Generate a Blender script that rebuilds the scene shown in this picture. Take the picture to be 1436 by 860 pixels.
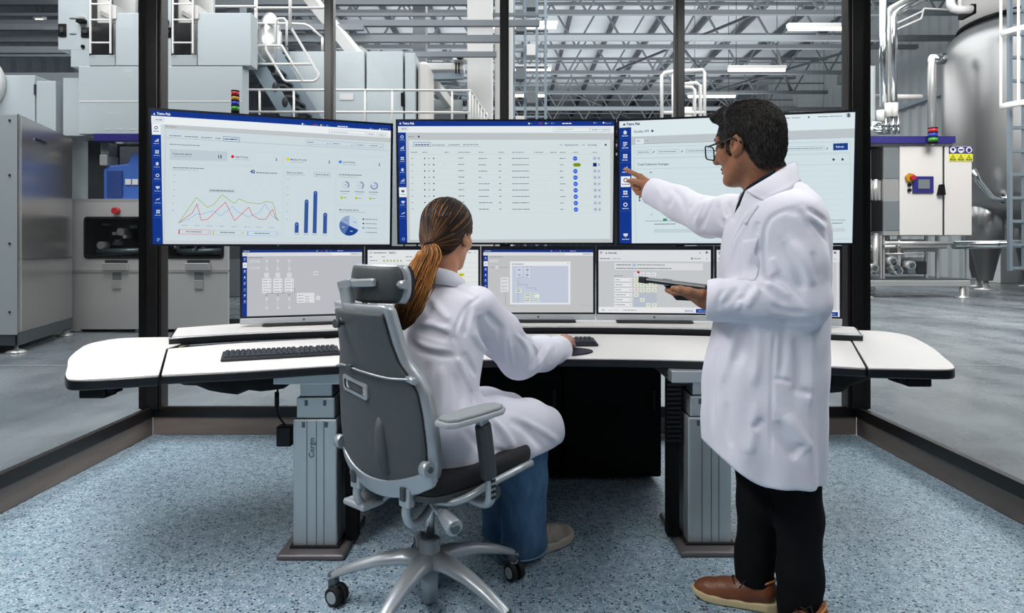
import bpy, bmesh, math, random
import numpy as np
from mathutils import Vector, Matrix

for o in list(bpy.data.objects):
    bpy.data.objects.remove(o)
SC = bpy.context.scene
COL = SC.collection
R = math.radians
random.seed(7)

# ------------------------------------------------------------------ camera
FPX, HOR, CAMZ = 900.0, 348.0, 1.15
cam = bpy.data.cameras.new('camera')
cam.sensor_width = 36.0
cam.lens = FPX / 1436.0 * 36.0
cam.shift_y = -(430.0 - HOR) / 1436.0
cam.clip_end = 300
camo = bpy.data.objects.new('camera', cam)
camo.location = (0, 0, CAMZ)
camo.rotation_euler = (R(90), 0, 0)
COL.objects.link(camo)
SC.camera = camo

# ------------------------------------------------------------------ light
SC.view_settings.view_transform = 'Standard'
SC.view_settings.look = 'None'
SC.view_settings.gamma = 1.0
SC.view_settings.use_curve_mapping = False
SC.view_settings.exposure = 0.0

w = bpy.data.worlds.new('world')
SC.world = w
w.use_nodes = True
bgn = w.node_tree.nodes['Background']
bgn.inputs[0].default_value = (0.80, 0.88, 1.0, 1)
bgn.inputs[1].default_value = 0.06


def area(name, loc, rot, sx, sy, power, col=(1, 1, 1), spread=180):
    l = bpy.data.lights.new(name, 'AREA')
    l.shape = 'RECTANGLE'
    l.size, l.size_y = sx, sy
    l.energy = power
    l.color = col
    l.spread = R(spread)
    o = bpy.data.objects.new(name, l)
    o.location = loc
    o.rotation_euler = rot
    COL.objects.link(o)
    return o


# ceiling lamps of the control room
area('room_ceiling_lamp', (-1.55, 1.3, 2.93), (0, 0, 0), 0.4, 2.8, 92, (1.0, 0.99, 0.98))
area('room_ceiling_lamp', (1.6, 1.5, 2.93), (0, 0, 0), 0.4, 2.6, 40, (1.0, 0.99, 0.98))
area('room_ceiling_lamp', (-0.7, -0.8, 2.93), (0, 0, 0), 2.2, 0.4, 15, (1.0, 0.99, 0.98))
# fill lights added under the hall roof in place of skylights
area('hall_fill_light', (-5.0, 8.0, 9.0), (0, 0, 0), 9, 6, 620, (0.96, 0.98, 1.0))
area('hall_fill_light', (3.0, 18.0, 9.4), (0, 0, 0), 16, 12, 1500, (0.96, 0.98, 1.0))
area('hall_fill_light', (3.0, 36.0, 9.0), (0, 0, 0), 20, 14, 2300, (0.96, 0.98, 1.0))
area('hall_fill_light', (-5.5, 4.6, 7.5), (R(25), 0, 0), 6, 3, 430, (0.97, 0.98, 1.0))  # added, tilted to brighten the machine fronts
area('hall_fill_light', (8.5, 8.5, 8.5), (R(25), 0, 0), 6, 3, 950, (1.0, 0.98, 0.96))  # added, tilted to brighten the skid cabinet and tank
area('roof_fill_light', (3.0, 27.0, 8.6), (R(180), 0, 0), 22, 30, 2900, (0.97, 0.98, 1.0))  # added, faces up to brighten the roof sheet
area('roof_fill_light', (-8.0, 13.0, 7.5), (R(180), 0, 0), 8, 6, 130, (0.97, 0.98, 1.0))  # added, faces up to brighten the roof on the left
area('hall_fill_light', (9.0, 9.0, 9.0), (0, 0, 0), 6, 8, 420, (0.98, 0.98, 1.0))


# ------------------------------------------------------------------ helpers
def lin(h):
    if isinstance(h, (tuple, list)):
        return tuple(h[:3])
    h = h.lstrip('#')
    o = []
    for i in (0, 2, 4):
        c = int(h[i:i + 2], 16) / 255
        o.append(c / 12.92 if c <= .04045 else ((c + .055) / 1.055) ** 2.4)
    return tuple(o)


def mat(name, col, rough=.5, metal=0., bump=None, var=None, spec=None, emit=None, coat=0, aniso=None, sheen=0):
    """principled; bump=(scale,strength,stretch xyz); var=(scale, colour2, lo, hi, stretch)"""
    m = bpy.data.materials.new(name)
    m.use_nodes = True
    nt = m.node_tree
    b = nt.nodes['Principled BSDF']
    b.inputs['Base Color'].default_value = (*lin(col), 1)
    b.inputs['Roughness'].default_value = rough
    b.inputs['Metallic'].default_value = metal
    if spec is not None:
        b.inputs['Specular IOR Level'].default_value = spec
    if coat:
        b.inputs['Coat Weight'].default_value = coat
    if sheen:
        b.inputs['Sheen Weight'].default_value = sheen
    if emit:
        b.inputs['Emission Color'].default_value = (*lin(emit[0]), 1)
        b.inputs['Emission Strength'].default_value = emit[1]

    def noise(scale, stretch, detail=4):
        tc = nt.nodes.new('ShaderNodeTexCoord')
        mp = nt.nodes.new('ShaderNodeMapping')
        mp.inputs['Scale'].default_value = stretch or (1, 1, 1)
        nz = nt.nodes.new('ShaderNodeTexNoise')
        nz.inputs['Scale'].default_value = scale
        nz.inputs['Detail'].default_value = detail
        nt.links.new(tc.outputs['Object'], mp.inputs[0])
        nt.links.new(mp.outputs[0], nz.inputs['Vector'])
        return nz
    if var:
        nz = noise(var[0], var[4] if len(var) > 4 else None)
        cr = nt.nodes.new('ShaderNodeValToRGB')
        cr.color_ramp.elements[0].position = var[2]
        cr.color_ramp.elements[1].position = var[3]
        cr.color_ramp.elements[0].color = (*lin(col), 1)
        cr.color_ramp.elements[1].color = (*lin(var[1]), 1)
        nt.links.new(nz.outputs['Fac'], cr.inputs[0])
        nt.links.new(cr.outputs[0], b.inputs['Base Color'])
    if bump:
        nz = noise(bump[0], bump[2] if len(bump) > 2 else None)
        bp = nt.nodes.new('ShaderNodeBump')
        bp.inputs['Strength'].default_value = bump[1]
        bp.inputs['Distance'].default_value = .01
        nt.links.new(nz.outputs['Fac'], bp.inputs['Height'])
        nt.links.new(bp.outputs[0], b.inputs['Normal'])
    return m


class MB:
    """collects shapes, builds ONE mesh object"""

    def __init__(s):
        s.v, s.f, s.sm = [], [], []

    def add(s, vs, fs, smooth=False, M=None):
        n = len(s.v)
        if M is not None:
            vs = [tuple(M @ Vector(p)) for p in vs]
        s.v += [tuple(p) for p in vs]
        s.f += [tuple(i + n for i in f) for f in fs]
        s.sm += [smooth] * len(fs)
        return s

    def box(s, x0, x1, y0, y1, z0, z1, M=None):
        x0, x1 = min(x0, x1), max(x0, x1)
        y0, y1 = min(y0, y1), max(y0, y1)
        z0, z1 = min(z0, z1), max(z0, z1)
        vs = [(x, y, z) for z in (z0, z1) for y in (y0, y1) for x in (x0, x1)]
        return s.add(vs, [(0, 2, 3, 1), (4, 5, 7, 6), (0, 1, 5, 4), (2, 6, 7, 3), (0, 4, 6, 2), (1, 3, 7, 5)], False, M)

    def bar(s, p0, p1, w, h, up=(0, 0, 1)):
        """rectangular bar from p0 to p1; w sideways, h along up"""
        p0, p1 = Vector(p0), Vector(p1)
        d = (p1 - p0).normalized()
        u = Vector(up)
        a = d.cross(u)
        if a.length < 1e-4:
            a = d.cross(Vector((1, 0, 0)))
        a.normalize()
        u = a.cross(d)
        vs = []
        for p in (p0, p1):
            for i, j in ((-1, -1), (1, -1), (1, 1), (-1, 1)):
                vs.append(p + a * (i * w / 2) + u * (j * h / 2))
        return s.add(vs, [(0, 1, 2, 3), (7, 6, 5, 4), (0, 4, 5, 1), (1, 5, 6, 2), (2, 6, 7, 3), (3, 7, 4, 0)])

    def cyl(s, p0, p1, r0, r1=None, n=14, cap=True, smooth=True):
        p0, p1 = Vector(p0), Vector(p1)
        r1 = r0 if r1 is None else r1
        d = (p1 - p0).normalized()
        a = d.orthogonal().normalized()
        b = d.cross(a)
        vs = []
        for p, r in ((p0, r0), (p1, r1)):
            for i in range(n):
                t = 2 * math.pi * i / n
                vs.append(p + a * (r * math.cos(t)) + b * (r * math.sin(t)))
        s.add(vs, [(i, (i + 1) % n, n + (i + 1) % n, n + i) for i in range(n)], smooth)
        if cap:
            s.f += [tuple(len(s.v) - 2 * n + i for i in reversed(range(n))), tuple(len(s.v) - n + i for i in range(n))]
            s.sm += [False, False]
        return s

    def tube(s, pts, r, n=8, closed=False, cap=True, flat=None):
        """swept tube; r number or list; flat=(a,b) elliptical factors"""
        pts = [Vector(p) for p in pts]
        m = len(pts)
        rs = r if isinstance(r, (list, tuple)) else [r] * m
        vs = []
        prev = None
        for i, p in enumerate(pts):
            q0 = pts[(i - 1) % m] if (closed or i > 0) else p
            q1 = pts[(i + 1) % m] if (closed or i < m - 1) else p
            d = (q1 - q0)
            d = d.normalized() if d.length > 1e-9 else Vector((0, 0, 1))
            if prev is None:
                a = d.orthogonal().normalized() if flat is None else d.cross(Vector((0, 0, 1)))
                if a.length < 1e-5:
                    a = d.orthogonal()
                a.normalize()
            else:
                a = (prev - d * prev.dot(d))
                a = a.normalized() if a.length > 1e-6 else d.orthogonal().normalized()
            prev = a
            b = d.cross(a)
            fa, fb = flat or (1, 1)
            for k in range(n):
                t = 2 * math.pi * k / n
                vs.append(p + a * (rs[i] * fa * math.cos(t)) + b * (rs[i] * fb * math.sin(t)))
        fs = []
        for i in range(m if closed else m - 1):
            j = (i + 1) % m
            for k in range(n):
                fs.append((i * n + k, i * n + (k + 1) % n, j * n + (k + 1) % n, j * n + k))
        s.add(vs, fs, True)
        if cap and not closed:
            b0 = len(s.v) - m * n
            s.f += [tuple(b0 + k for k in reversed(range(n))), tuple(b0 + (m - 1) * n + k for k in range(n))]
            s.sm += [False, False]
        return s

    def prism(s, poly, z0, z1, M=None, smooth=False):
        n = len(poly)
        ar = sum(poly[i][0] * poly[(i + 1) % n][1] - poly[(i + 1) % n][0] * poly[i][1] for i in range(n))
        if ar < 0:
            poly = list(reversed(poly))
        vs = [(x, y, z0) for x, y in poly] + [(x, y, z1) for x, y in poly]
        s.add(vs, [tuple(reversed(range(n))), tuple(range(n, 2 * n))], False, M)
        b0 = len(s.v) - 2 * n
        s.f += [(b0 + i, b0 + (i + 1) % n, b0 + n + (i + 1) % n, b0 + n + i) for i in range(n)]
        s.sm += [smooth] * n
        return s

    def lathe(s, prof, n=20, M=None, smooth=True):
        vs = []
        for r, z in prof:
            for i in range(n):
                t = 2 * math.pi * i / n
                vs.append((r * math.cos(t), r * math.sin(t), z))
        fs = []
        for j in range(len(prof) - 1):
            for i in range(n):
                fs.append((j * n + i, j * n + (i + 1) % n, (j + 1) * n + (i + 1) % n, (j + 1) * n + i))
        s.add(vs, fs, smooth, M)
        b0 = len(s.v) - len(vs)
        if prof[0][0] > 1e-5:
            s.f.append(tuple(b0 + i for i in reversed(range(n)))); s.sm.append(False)
        if prof[-1][0] > 1e-5:
            s.f.append(tuple(b0 + (len(prof) - 1) * n + i for i in range(n))); s.sm.append(False)
        return s

    def loft(s, rings, cap=True, smooth=True, closed=True):
        n = len(rings[0])
        vs = [p for r_ in rings for p in r_]
        fs = []
        for j in range(len(rings) - 1):
            for i in range(n if closed else n - 1):
                fs.append((j * n + i, j * n + (i + 1) % n, (j + 1) * n + (i + 1) % n, (j + 1) * n + i))
        s.add(vs, fs, smooth)
        if cap:
            b0 = len(s.v) - len(vs)
            s.f += [tuple(b0 + i for i in reversed(range(n))), tuple(b0 + (len(rings) - 1) * n + i for i in range(n))]
            s.sm += [False, False]
        return s

    def sphere(s, c, r, n=12, m=8):
        rr = r if isinstance(r, (tuple, list)) else (r, r, r)
        prof = [(max(1e-6, math.sin(math.pi * j / m)), -math.cos(math.pi * j / m)) for j in range(m + 1)]
        Mx = Matrix.Translation(Vector(c)) @ Matrix.Diagonal((*rr, 1))
        return s.lathe(prof, n, Mx)

    def build(s, name, m, parent=None, bevel=0, seg=2, local=False, subsurf=0, fix=True):
        me = bpy.data.meshes.new(name)
        me.from_pydata(s.v, [], s.f)
        me.polygons.foreach_set('use_smooth', s.sm)
        if fix:
            bm = bmesh.new()
            bm.from_mesh(me)
            bmesh.ops.recalc_face_normals(bm, faces=bm.faces)
            bm.to_mesh(me)
            bm.free()
        return link(name, me, m, parent, bevel, seg, local, subsurf)


def wloc(o):
    v = Vector((0, 0, 0))
    while o:
        v += o.location
        o = o.parent
    return v


def link(name, me, m, parent=None, bevel=0, seg=2, local=False, subsurf=0):
    if isinstance(m, str):
        m = MT[m]
    if len(me.materials) == 0:
        me.materials.append(m)
    me.update()
    o = bpy.data.objects.new(name, me)
    COL.objects.link(o)
    if parent is not None:
        o.parent = parent
        if not local:
            o.location = -wloc(parent)
    if bevel:
        b = o.modifiers.new('bevel', 'BEVEL')
        b.width = bevel
        b.segments = seg
        b.limit_method = 'ANGLE'
        b.angle_limit = R(40)
        b.harden_normals = False
    if subsurf:
        b = o.modifiers.new('sub', 'SUBSURF')
        b.levels = b.render_levels = subsurf
    return o


def tag(o, label=None, cat=None, group=None, kind=None):
    if label:
        o['label'] = label
    if cat:
        o['category'] = cat
    if group:
        o['group'] = group
    if kind:
        o['kind'] = kind
    return o


def thing(name, label, cat, loc=(0, 0, 0), rz=0, group=None, kind=None):
    o = bpy.data.objects.new(name, None)
    o.empty_display_size = .1
    COL.objects.link(o)
    o.location = loc
    o.rotation_euler = (0, 0, rz)
    return tag(o, label, cat, group, kind)


def copy_tree(o, parent=None):
    c = o.copy()
    COL.objects.link(c)
    c.parent = parent
    for ch in list(o.children):
        copy_tree(ch, c)
    return c


def P(px, py, Y):
    s = FPX / Y
    return Vector(((px - 718) / s, Y, CAMZ - (py - HOR) / s))


def PG(px, py, z=0.0):
    """the point of the photograph at px,py that lies at height z"""
    s = (py - HOR) / (CAMZ - z)
    return Vector(((px - 718) / s, FPX / s, z))


def rrect(x0, x1, y0, y1, r, n=5):
    pts = []
    for cx, cy, a0 in ((x1 - r, y0 + r, -90), (x1 - r, y1 - r, 0), (x0 + r, y1 - r, 90), (x0 + r, y0 + r, 180)):
        for i in range(n + 1):
            t = R(a0 + 90 * i / n)
            pts.append((cx + r * math.cos(t), cy + r * math.sin(t)))
    return pts


def spline(pts, n=8):
    """Catmull-Rom through points (any dimension)"""
    P_ = [np.array(p, float) for p in pts]
    P_ = [2 * P_[0] - P_[1]] + P_ + [2 * P_[-1] - P_[-2]]
    out = []
    for i in range(1, len(P_) - 2):
        a, b, c, d = P_[i - 1:i + 3]
        for k in range(n):
            t = k / n
            out.append(.5 * ((2 * b) + (c - a) * t + (2 * a - 5 * b + 4 * c - d) * t * t + (3 * b - a - 3 * c + d) * t ** 3))
    out.append(P_[-2])
    return [tuple(p) for p in out]


def XZ(y=0):
    """matrix that takes (x, y, z) prism coordinates to (x, -z+..., y): drawing plane X-Z, extruded along +Y from y"""
    return Matrix(((1, 0, 0, 0), (0, 0, 1, y), (0, 1, 0, 0), (0, 0, 0, 1)))


def text_mesh(s, size, align='LEFT', bold=0, res=2):
    """(verts2d, faces) of a line of lettering"""
    key = (s, align, bold, res)
    if key not in TXT:
        cu = bpy.data.curves.new('t', 'FONT')
        cu.body = s
        cu.size = 1
        cu.align_x = align
        cu.resolution_u = res
        cu.offset = bold
        o = bpy.data.objects.new('t', cu)
        COL.objects.link(o)
        dg = bpy.context.evaluated_depsgraph_get()
        me = o.evaluated_get(dg).to_mesh()
        TXT[key] = ([tuple(v.co) for v in me.vertices], [tuple(p.vertices) for p in me.polygons])
        o.evaluated_get(dg).to_mesh_clear()
        bpy.data.objects.remove(o)
        bpy.data.curves.remove(cu)
    v, f = TXT[key]
    return [(x * size, y * size) for x, y, z in v], f


TXT = {}
MT = {}
# ------------------------------------------------------------------ materials
def room_floor_mat():
    m = bpy.data.materials.new('speckled_floor')
    m.use_nodes = True
    nt = m.node_tree
    N, L = nt.nodes.new, nt.links.new
    b = nt.nodes['Principled BSDF']
    tc = N('ShaderNodeTexCoord')
    prev = None
    base = N('ShaderNodeTexNoise')
    base.inputs['Scale'].default_value = 26
    base.inputs['Detail'].default_value = 5
    L(tc.outputs['Object'], base.inputs['Vector'])
    cr = N('ShaderNodeValToRGB')
    cr.color_ramp.elements[0].position = .3
    cr.color_ramp.elements[1].position = .7
    cr.color_ramp.elements[0].color = (*lin('#7d98ab'), 1)
    cr.color_ramp.elements[1].color = (*lin('#adc0cb'), 1)
    L(base.outputs['Fac'], cr.inputs[0])
    prev = cr.outputs[0]
    # chips: voronoi cells, some of them coloured
    for sc, thr, col, rad in ((95, .84, '#16202e', .46), (150, .80, '#26384b', .42), (120, .80, '#cfdde5', .42), (210, .76, '#4b6277', .42)):
        vo = N('ShaderNodeTexVoronoi')
        vo.inputs['Scale'].default_value = sc
        dn = N('ShaderNodeTexNoise')
        dn.inputs['Scale'].default_value = sc * 1.7
        L(tc.outputs['Object'], dn.inputs['Vector'])
        mx = N('ShaderNodeMixRGB')
        mx.inputs[0].default_value = .006
        L(tc.outputs['Object'], mx.inputs[1])
        L(dn.outputs['Color'], mx.inputs[2])
        L(mx.outputs[0], vo.inputs['Vector'])
        sp = N('ShaderNodeSeparateColor')
        L(vo.outputs['Color'], sp.inputs[0])
        g = N('ShaderNodeMath'); g.operation = 'GREATER_THAN'; g.inputs[1].default_value = thr
        L(sp.outputs[0], g.inputs[0])
        ls = N('ShaderNodeMath'); ls.operation = 'LESS_THAN'; ls.inputs[1].default_value = rad
        L(vo.outputs['Distance'], ls.inputs[0])
        mu = N('ShaderNodeMath'); mu.operation = 'MULTIPLY'
        L(g.outputs[0], mu.inputs[0]); L(ls.outputs[0], mu.inputs[1])
        mm = N('ShaderNodeMixRGB')
        mm.inputs[2].default_value = (*lin(col), 1)
        L(mu.outputs[0], mm.inputs[0]); L(prev, mm.inputs[1])
        prev = mm.outputs[0]
    L(prev, b.inputs['Base Color'])
    b.inputs['Roughness'].default_value = .42
    b.inputs['Specular IOR Level'].default_value = .35
    return m


def hall_floor_mat():
    m = mat('polished_concrete', '#5c6369', .28, 0, None, (1.1, '#868c90', .38, .70, (1, .3, 1)))
    nt = m.node_tree
    b = nt.nodes['Principled BSDF']
    tc = nt.nodes.new('ShaderNodeTexCoord')
    nz = nt.nodes.new('ShaderNodeTexNoise')
    nz.inputs['Scale'].default_value = 2.2
    nz.inputs['Detail'].default_value = 6
    nt.links.new(tc.outputs['Object'], nz.inputs['Vector'])
    mr = nt.nodes.new('ShaderNodeMapRange')
    mr.inputs['From Min'].default_value = .3; mr.inputs['From Max'].default_value = .7
    mr.inputs['To Min'].default_value = .16; mr.inputs['To Max'].default_value = .42
    nt.links.new(nz.outputs['Fac'], mr.inputs[0])
    nt.links.new(mr.outputs[0], b.inputs['Roughness'])
    return m


def glass_mat(name='clear_glass', tint=(.97, .985, .98)):
    m = bpy.data.materials.new(name)
    m.use_nodes = True
    nt = m.node_tree
    nt.nodes.remove(nt.nodes['Principled BSDF'])
    out = nt.nodes['Material Output']
    tr = nt.nodes.new('ShaderNodeBsdfTransparent')
    tr.inputs[0].default_value = (*tint, 1)
    gl = nt.nodes.new('ShaderNodeBsdfGlossy')
    gl.inputs['Roughness'].default_value = .02
    fr = nt.nodes.new('ShaderNodeFresnel')
    fr.inputs[0].default_value = 1.06
    mx = nt.nodes.new('ShaderNodeMixShader')
    nt.links.new(fr.outputs[0], mx.inputs[0])
    nt.links.new(tr.outputs[0], mx.inputs[1])
    nt.links.new(gl.outputs[0], mx.inputs[2])
    nt.links.new(mx.outputs[0], out.inputs[0])
    return m


def attr_mat(name, rough=.5, emit=0., metal=0.):
    """colour comes from the mesh's own colour attribute (flat print / strands)"""
    m = bpy.data.materials.new(name)
    m.use_nodes = True
    nt = m.node_tree
    b = nt.nodes['Principled BSDF']
    at = nt.nodes.new('ShaderNodeAttribute')
    at.attribute_name = 'col'
    if emit:
        em = nt.nodes.new('ShaderNodeEmission')
        em.inputs[1].default_value = emit
        nt.links.new(at.outputs['Color'], em.inputs[0])
        nt.links.new(em.outputs[0], nt.nodes['Material Output'].inputs[0])
    else:
        nt.links.new(at.outputs['Color'], b.inputs['Base Color'])
        b.inputs['Roughness'].default_value = rough
        b.inputs['Metallic'].default_value = metal
        b.inputs['Specular IOR Level'].default_value = .3
    return m


MT['floor'] = room_floor_mat()
MT['hall_floor'] = hall_floor_mat()
MT['glass'] = glass_mat()
MT['print'] = attr_mat('flat_print', .5)
MT['screen'] = attr_mat('screen_light', emit=1.0)
MT['frame_black'] = mat('black_frame', '#151313', .38)
MT['frame_brown'] = mat('dark_bronze', '#2a2422', .35, .3)
MT['base_brown'] = mat('baseboard', '#8a7c74', .55, 0, None, (3, '#7a6d66', .35, .7, (1, 1, 6)))
MT['ceil'] = mat('ceiling_board', '#e8e8e6', .8)
MT['laminate'] = mat('white_laminate', '#e4e0dd', .38, 0, (900, .03))
MT['edge'] = mat('black_edge', '#12141a', .33)
MT['black'] = mat('black_panel', '#040507', .7, spec=.2)
MT['blackm'] = mat('black_metal', '#101216', .4, .3)
MT['bezel'] = mat('bezel', '#0b0f1c', .3)
MT['rubber'] = mat('rubber', '#17181a', .7)
MT['alu'] = mat('anodised_aluminium', '#c3cacd', .38, .75, (1400, .04, (1, 1, .01)))
MT['alu_dark'] = mat('dark_aluminium', '#5f686d', .4, .6)
MT['silver_plastic'] = mat('silver_plastic', '#b4b9bd', .4, .25)
MT['baseplate'] = mat('grey_steel_base', '#6f6a6b', .45, .35)
MT['fabric_black'] = mat('black_fabric', '#101216', .9, 0, (500, .5))
MT['chrome'] = mat('chrome', '#d3d6d8', .14, 1)
# ------------------------------------------------------------------ control room shell
XL, XR, YB = -2.21, 2.12, 3.95
ZT = 2.95
o = MB().box(XL, XR, -2.6, YB, -.05, 0).build('floor', 'floor')
tag(o, 'blue grey speckled vinyl floor of the control room', 'floor', kind='structure')
o = MB().box(XL - .08, XR + .08, -2.6, YB + .08, ZT, ZT + .1).build('ceiling', 'ceil')
tag(o, 'flat white ceiling of the glazed control room', 'ceiling', kind='structure')


def glazed(name, label, A, B, stops, side):
    """glazed partition on the line A-B; stops are mullion positions along it (m from A)"""
    A, B = Vector((*A, 0)), Vector((*B, 0))
    d = (B - A).normalized()
    L_ = (B - A).length
    n = Vector((d.y, -d.x, 0)) * side            # into the room
    root = thing(name, label, 'wall', tuple(A), kind='structure')

    def seg(mb, a, b, n0, n1, z0, z1):
        p, q = A + d * a, A + d * b
        vs = [p + n * n0, q + n * n0, q + n * n1, p + n * n1]
        mb.add([(*v.xy, z0) for v in vs] + [(*v.xy, z1) for v in vs],
               [(3, 2, 1, 0), (4, 5, 6, 7), (0, 1, 5, 4), (1, 2, 6, 5), (2, 3, 7, 6), (3, 0, 4, 7)])
        return mb
    seg(MB(), 0, L_, -.055, .0, 0, .112).build('baseboard', 'base_brown', root, .004)
    r = seg(MB(), 0, L_, -.05, .012, .112, .165).build('bottom_rail', 'frame_black', root, .003)
    seg(MB(), 0, L_, -.012, .0135, .158, .176).build('glazing_bead', 'frame_brown', r)
    seg(MB(), 0, L_, -.05, .012, ZT - .07, ZT).build('top_rail', 'frame_black', root, .003)
    ends = [0] + stops + [L_]
    for a in stops:
        m_ = seg(MB(), a - .028, a + .028, -.05, .014, .165, ZT - .07).build('mullion', 'frame_brown', root, .004)
        seg(MB(), a - .016, a + .016, .014, .02, .165, ZT - .07).build('cover_strip', 'frame_black', m_)
    for a, b in zip(ends[:-1], ends[1:]):
        seg(MB(), a + .005, b - .005, -.022, -.014, .16, ZT - .06).build('glass_pane', 'glass', root)
    return root


glazed('wall_back', 'glazed partition with thin dark mullions behind the big monitors', (XL, YB), (XR, YB), [1.085, 2.163, 3.242], 1)
glazed('wall_left', 'glazed partition on the left with brown skirting and black rail', (XL, YB), (XL, -2.6), [1.42, 2.9, 4.4], -1)
glazed('wall_right', 'glazed partition on the right with brown skirting and black rail', (XR, YB), (XR, -2.6), [1.42, 2.9, 4.4], 1)
for k, (x, sx) in enumerate(((XL, 1), (XR, -1))):
    root = thing('trim_%d' % (k + 1), ['black corner post of the glazing by the grey machines', 'black corner post of the glazing by the steel tank'][k],
                 'post', (x, YB, 0), kind='structure')
    MB().box(x - .05, x + .05, YB - .045, YB + .06, .165, ZT).build('post', 'frame_black', root, .004)
    MB().box(x + sx * .05, x + sx * .068, YB - .03, YB + .05, .165, ZT).build('fillet', 'frame_brown', root, .003)
    MB().box(x - sx * .05, x - sx * .072, YB - .03, YB + .05, .165, ZT).build('fillet', 'frame_brown', root, .003)
# ------------------------------------------------------------------ factory hall behind the glass
MT['paint'] = mat('machine_paint', '#b9c0c3', .45, .15, (260, .05))
MT['paint2'] = mat('machine_paint_warm', '#d6d0cc', .5)
MT['steel'] = mat('brushed_steel', '#c4c2c0', .38, .35, (220, .06, (8, 8, .12)))
MT['steel2'] = mat('satin_steel', '#c9c7c5', .30, .6, (30, .02))
MT['tank'] = mat('tank_steel', '#a5a3a2', .30, .92, (9, .03, (1, 1, .3)))
MT['dark_in'] = mat('dark_interior', '#2a2d31', .5)
MT['purple'] = mat('violet_blue_band', '#2b2570', .4)
MT['blue_mod'] = mat('blue_cover', '#3f66b4', .4)
MT['white_rail'] = mat('white_rail', '#e6e2df', .4)
MT['galv'] = mat('galvanised', '#86929c', .45, .3)
MT['truss'] = mat('truss_steel', '#7c8186', .5, .2)
MT['truss_dark'] = mat('truss_dark', '#44484e', .55, .2)
MT['sheet'] = mat('roof_sheet', '#c3c8cc', .6, .1, (14, .3, (.05, 1, 1)), (9, '#c3c8cb', .35, .7, (.04, 1, 1)))
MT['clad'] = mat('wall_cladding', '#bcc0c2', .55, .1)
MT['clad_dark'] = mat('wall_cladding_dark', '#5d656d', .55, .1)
MT['col_white'] = mat('column_paint', '#dcd9d6', .55)
MT['red'] = mat('red_plastic', '#b3202a', .35)
MT['amber'] = mat('amber_plastic', '#b5851c', .35)
MT['blue_l'] = mat('blue_plastic', '#2636a8', .35)
MT['green_l'] = mat('green_plastic', '#3f9a2f', .35)
MT['yellow'] = mat('yellow_plastic', '#d8d23a', .5)
MT['lamp'] = mat('tube_lamp', '#fff7ea', .4, emit=('#fff3e2', 3.2))
MT['mid_grey'] = mat('mid_grey', '#6d7377', .5)
HX0, HX1, HY0, HY1, HZ = -15.0, 17.0, -6.0, 62.0, 11.9

o = MB()
o.add([(HX0, HY0, -.012), (HX1, HY0, -.012), (HX1, HY1, -.012), (HX0, HY1, -.012)], [(0, 1, 2, 3)])
tag(o.build('floor_hall', 'hall_floor'), 'polished grey concrete floor of the factory hall', 'floor', kind='structure')
# expansion joints of the slab
j = thing('trim_3', 'thin joints in the polished hall floor', 'joint', (0, 8, 0), kind='structure')
for y in (6.35, 12.4, 18.4):
    MB().box(HX0, HX1, y - .012, y + .012, -.011, -.0095).build('floor_joint', mat('joint', '#8f9090', .6), j)


def corrugated(name, label, A, B, z0, z1, pitch, depth, m):
    A, B = Vector((*A, 0)), Vector((*B, 0))
    d = (B - A).normalized()
    n = Vector((d.y, -d.x, 0))
    L_ = (B - A).length
    pts, a = [], 0.
    while a < L_:
        for f, q in ((0, 0), (.55, 0), (.68, depth), (.87, depth)):
            t = a + f * pitch
            if t <= L_:
                p = A + d * t + n * q
                pts.append((p.x, p.y))
        a += pitch
    vs = [(x, y, z0) for x, y in pts] + [(x, y, z1) for x, y in pts]
    k = len(pts)
    mb = MB().add(vs, [(i, i + 1, k + i + 1, k + i) for i in range(k - 1)])
    return tag(mb.build(name, m), label, 'wall', kind='structure')


corrugated('wall_hall_right', 'ribbed metal cladding of the right hall wall behind the tank', (HX1, 62), (HX1, 4), 0, HZ, .62, .10, 'clad')
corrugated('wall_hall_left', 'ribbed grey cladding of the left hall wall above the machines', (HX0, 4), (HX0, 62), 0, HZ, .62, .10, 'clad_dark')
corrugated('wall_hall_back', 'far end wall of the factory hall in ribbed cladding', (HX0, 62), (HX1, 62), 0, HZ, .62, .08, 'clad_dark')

# roof: sheet, purlins in depth, lattice trusses across
roof = thing('ceiling_hall', 'sheet metal hall roof carried by grey lattice trusses', 'roof', (0, 30, HZ), kind='structure')
MB().box(HX0, HX1, 3, 62, HZ, HZ + .15).build('roof_sheet', 'sheet', roof)
for k in range(16):
    x = -14.0 + k * 2.08
    MB().bar((x, 4.2, HZ - .22), (x, 61.8, HZ - .22), .14, .30).build('purlin', 'truss_dark', roof)
TB, TT = 9.55, 11.35
mbc = MB()
mbc.bar((HX0, 0, TB), (HX1, 0, TB), .16, .17)
mbc.bar((HX0, 0, TT), (HX1, 0, TT), .13, .13)
mbc.bar((HX0, .25, TB + .55), (HX1, .25, TB + .55), .06, .06)
mbw = MB()
x = HX0
k = 0
while x < HX1 - 1:
    mbw.bar((x, 0, TT), (x + 1.04, 0, TB), .075, .075)
    mbw.bar((x + 1.04, 0, TB), (x + 2.08, 0, TT), .075, .075)
    x += 2.08
for i, y in enumerate((15.1, 19.0, 22.9, 26.8, 30.7, 34.6, 38.5, 42.4, 46.3, 50.2, 54.1, 58.0)):
    if i == 0:
        tr = mbc.build('roof_truss', 'truss', roof)
        tw = mbw.build('lattice_web', 'truss', tr)
        base_loc = tr.location.copy()
        tr.location = base_loc + Vector((0, y, 0))
        first = tr
    else:
        c = first.copy(); COL.objects.link(c); c.location = base_loc + Vector((0, y, 0))
        c2 = tw.copy(); COL.objects.link(c2); c2.parent = c
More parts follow.
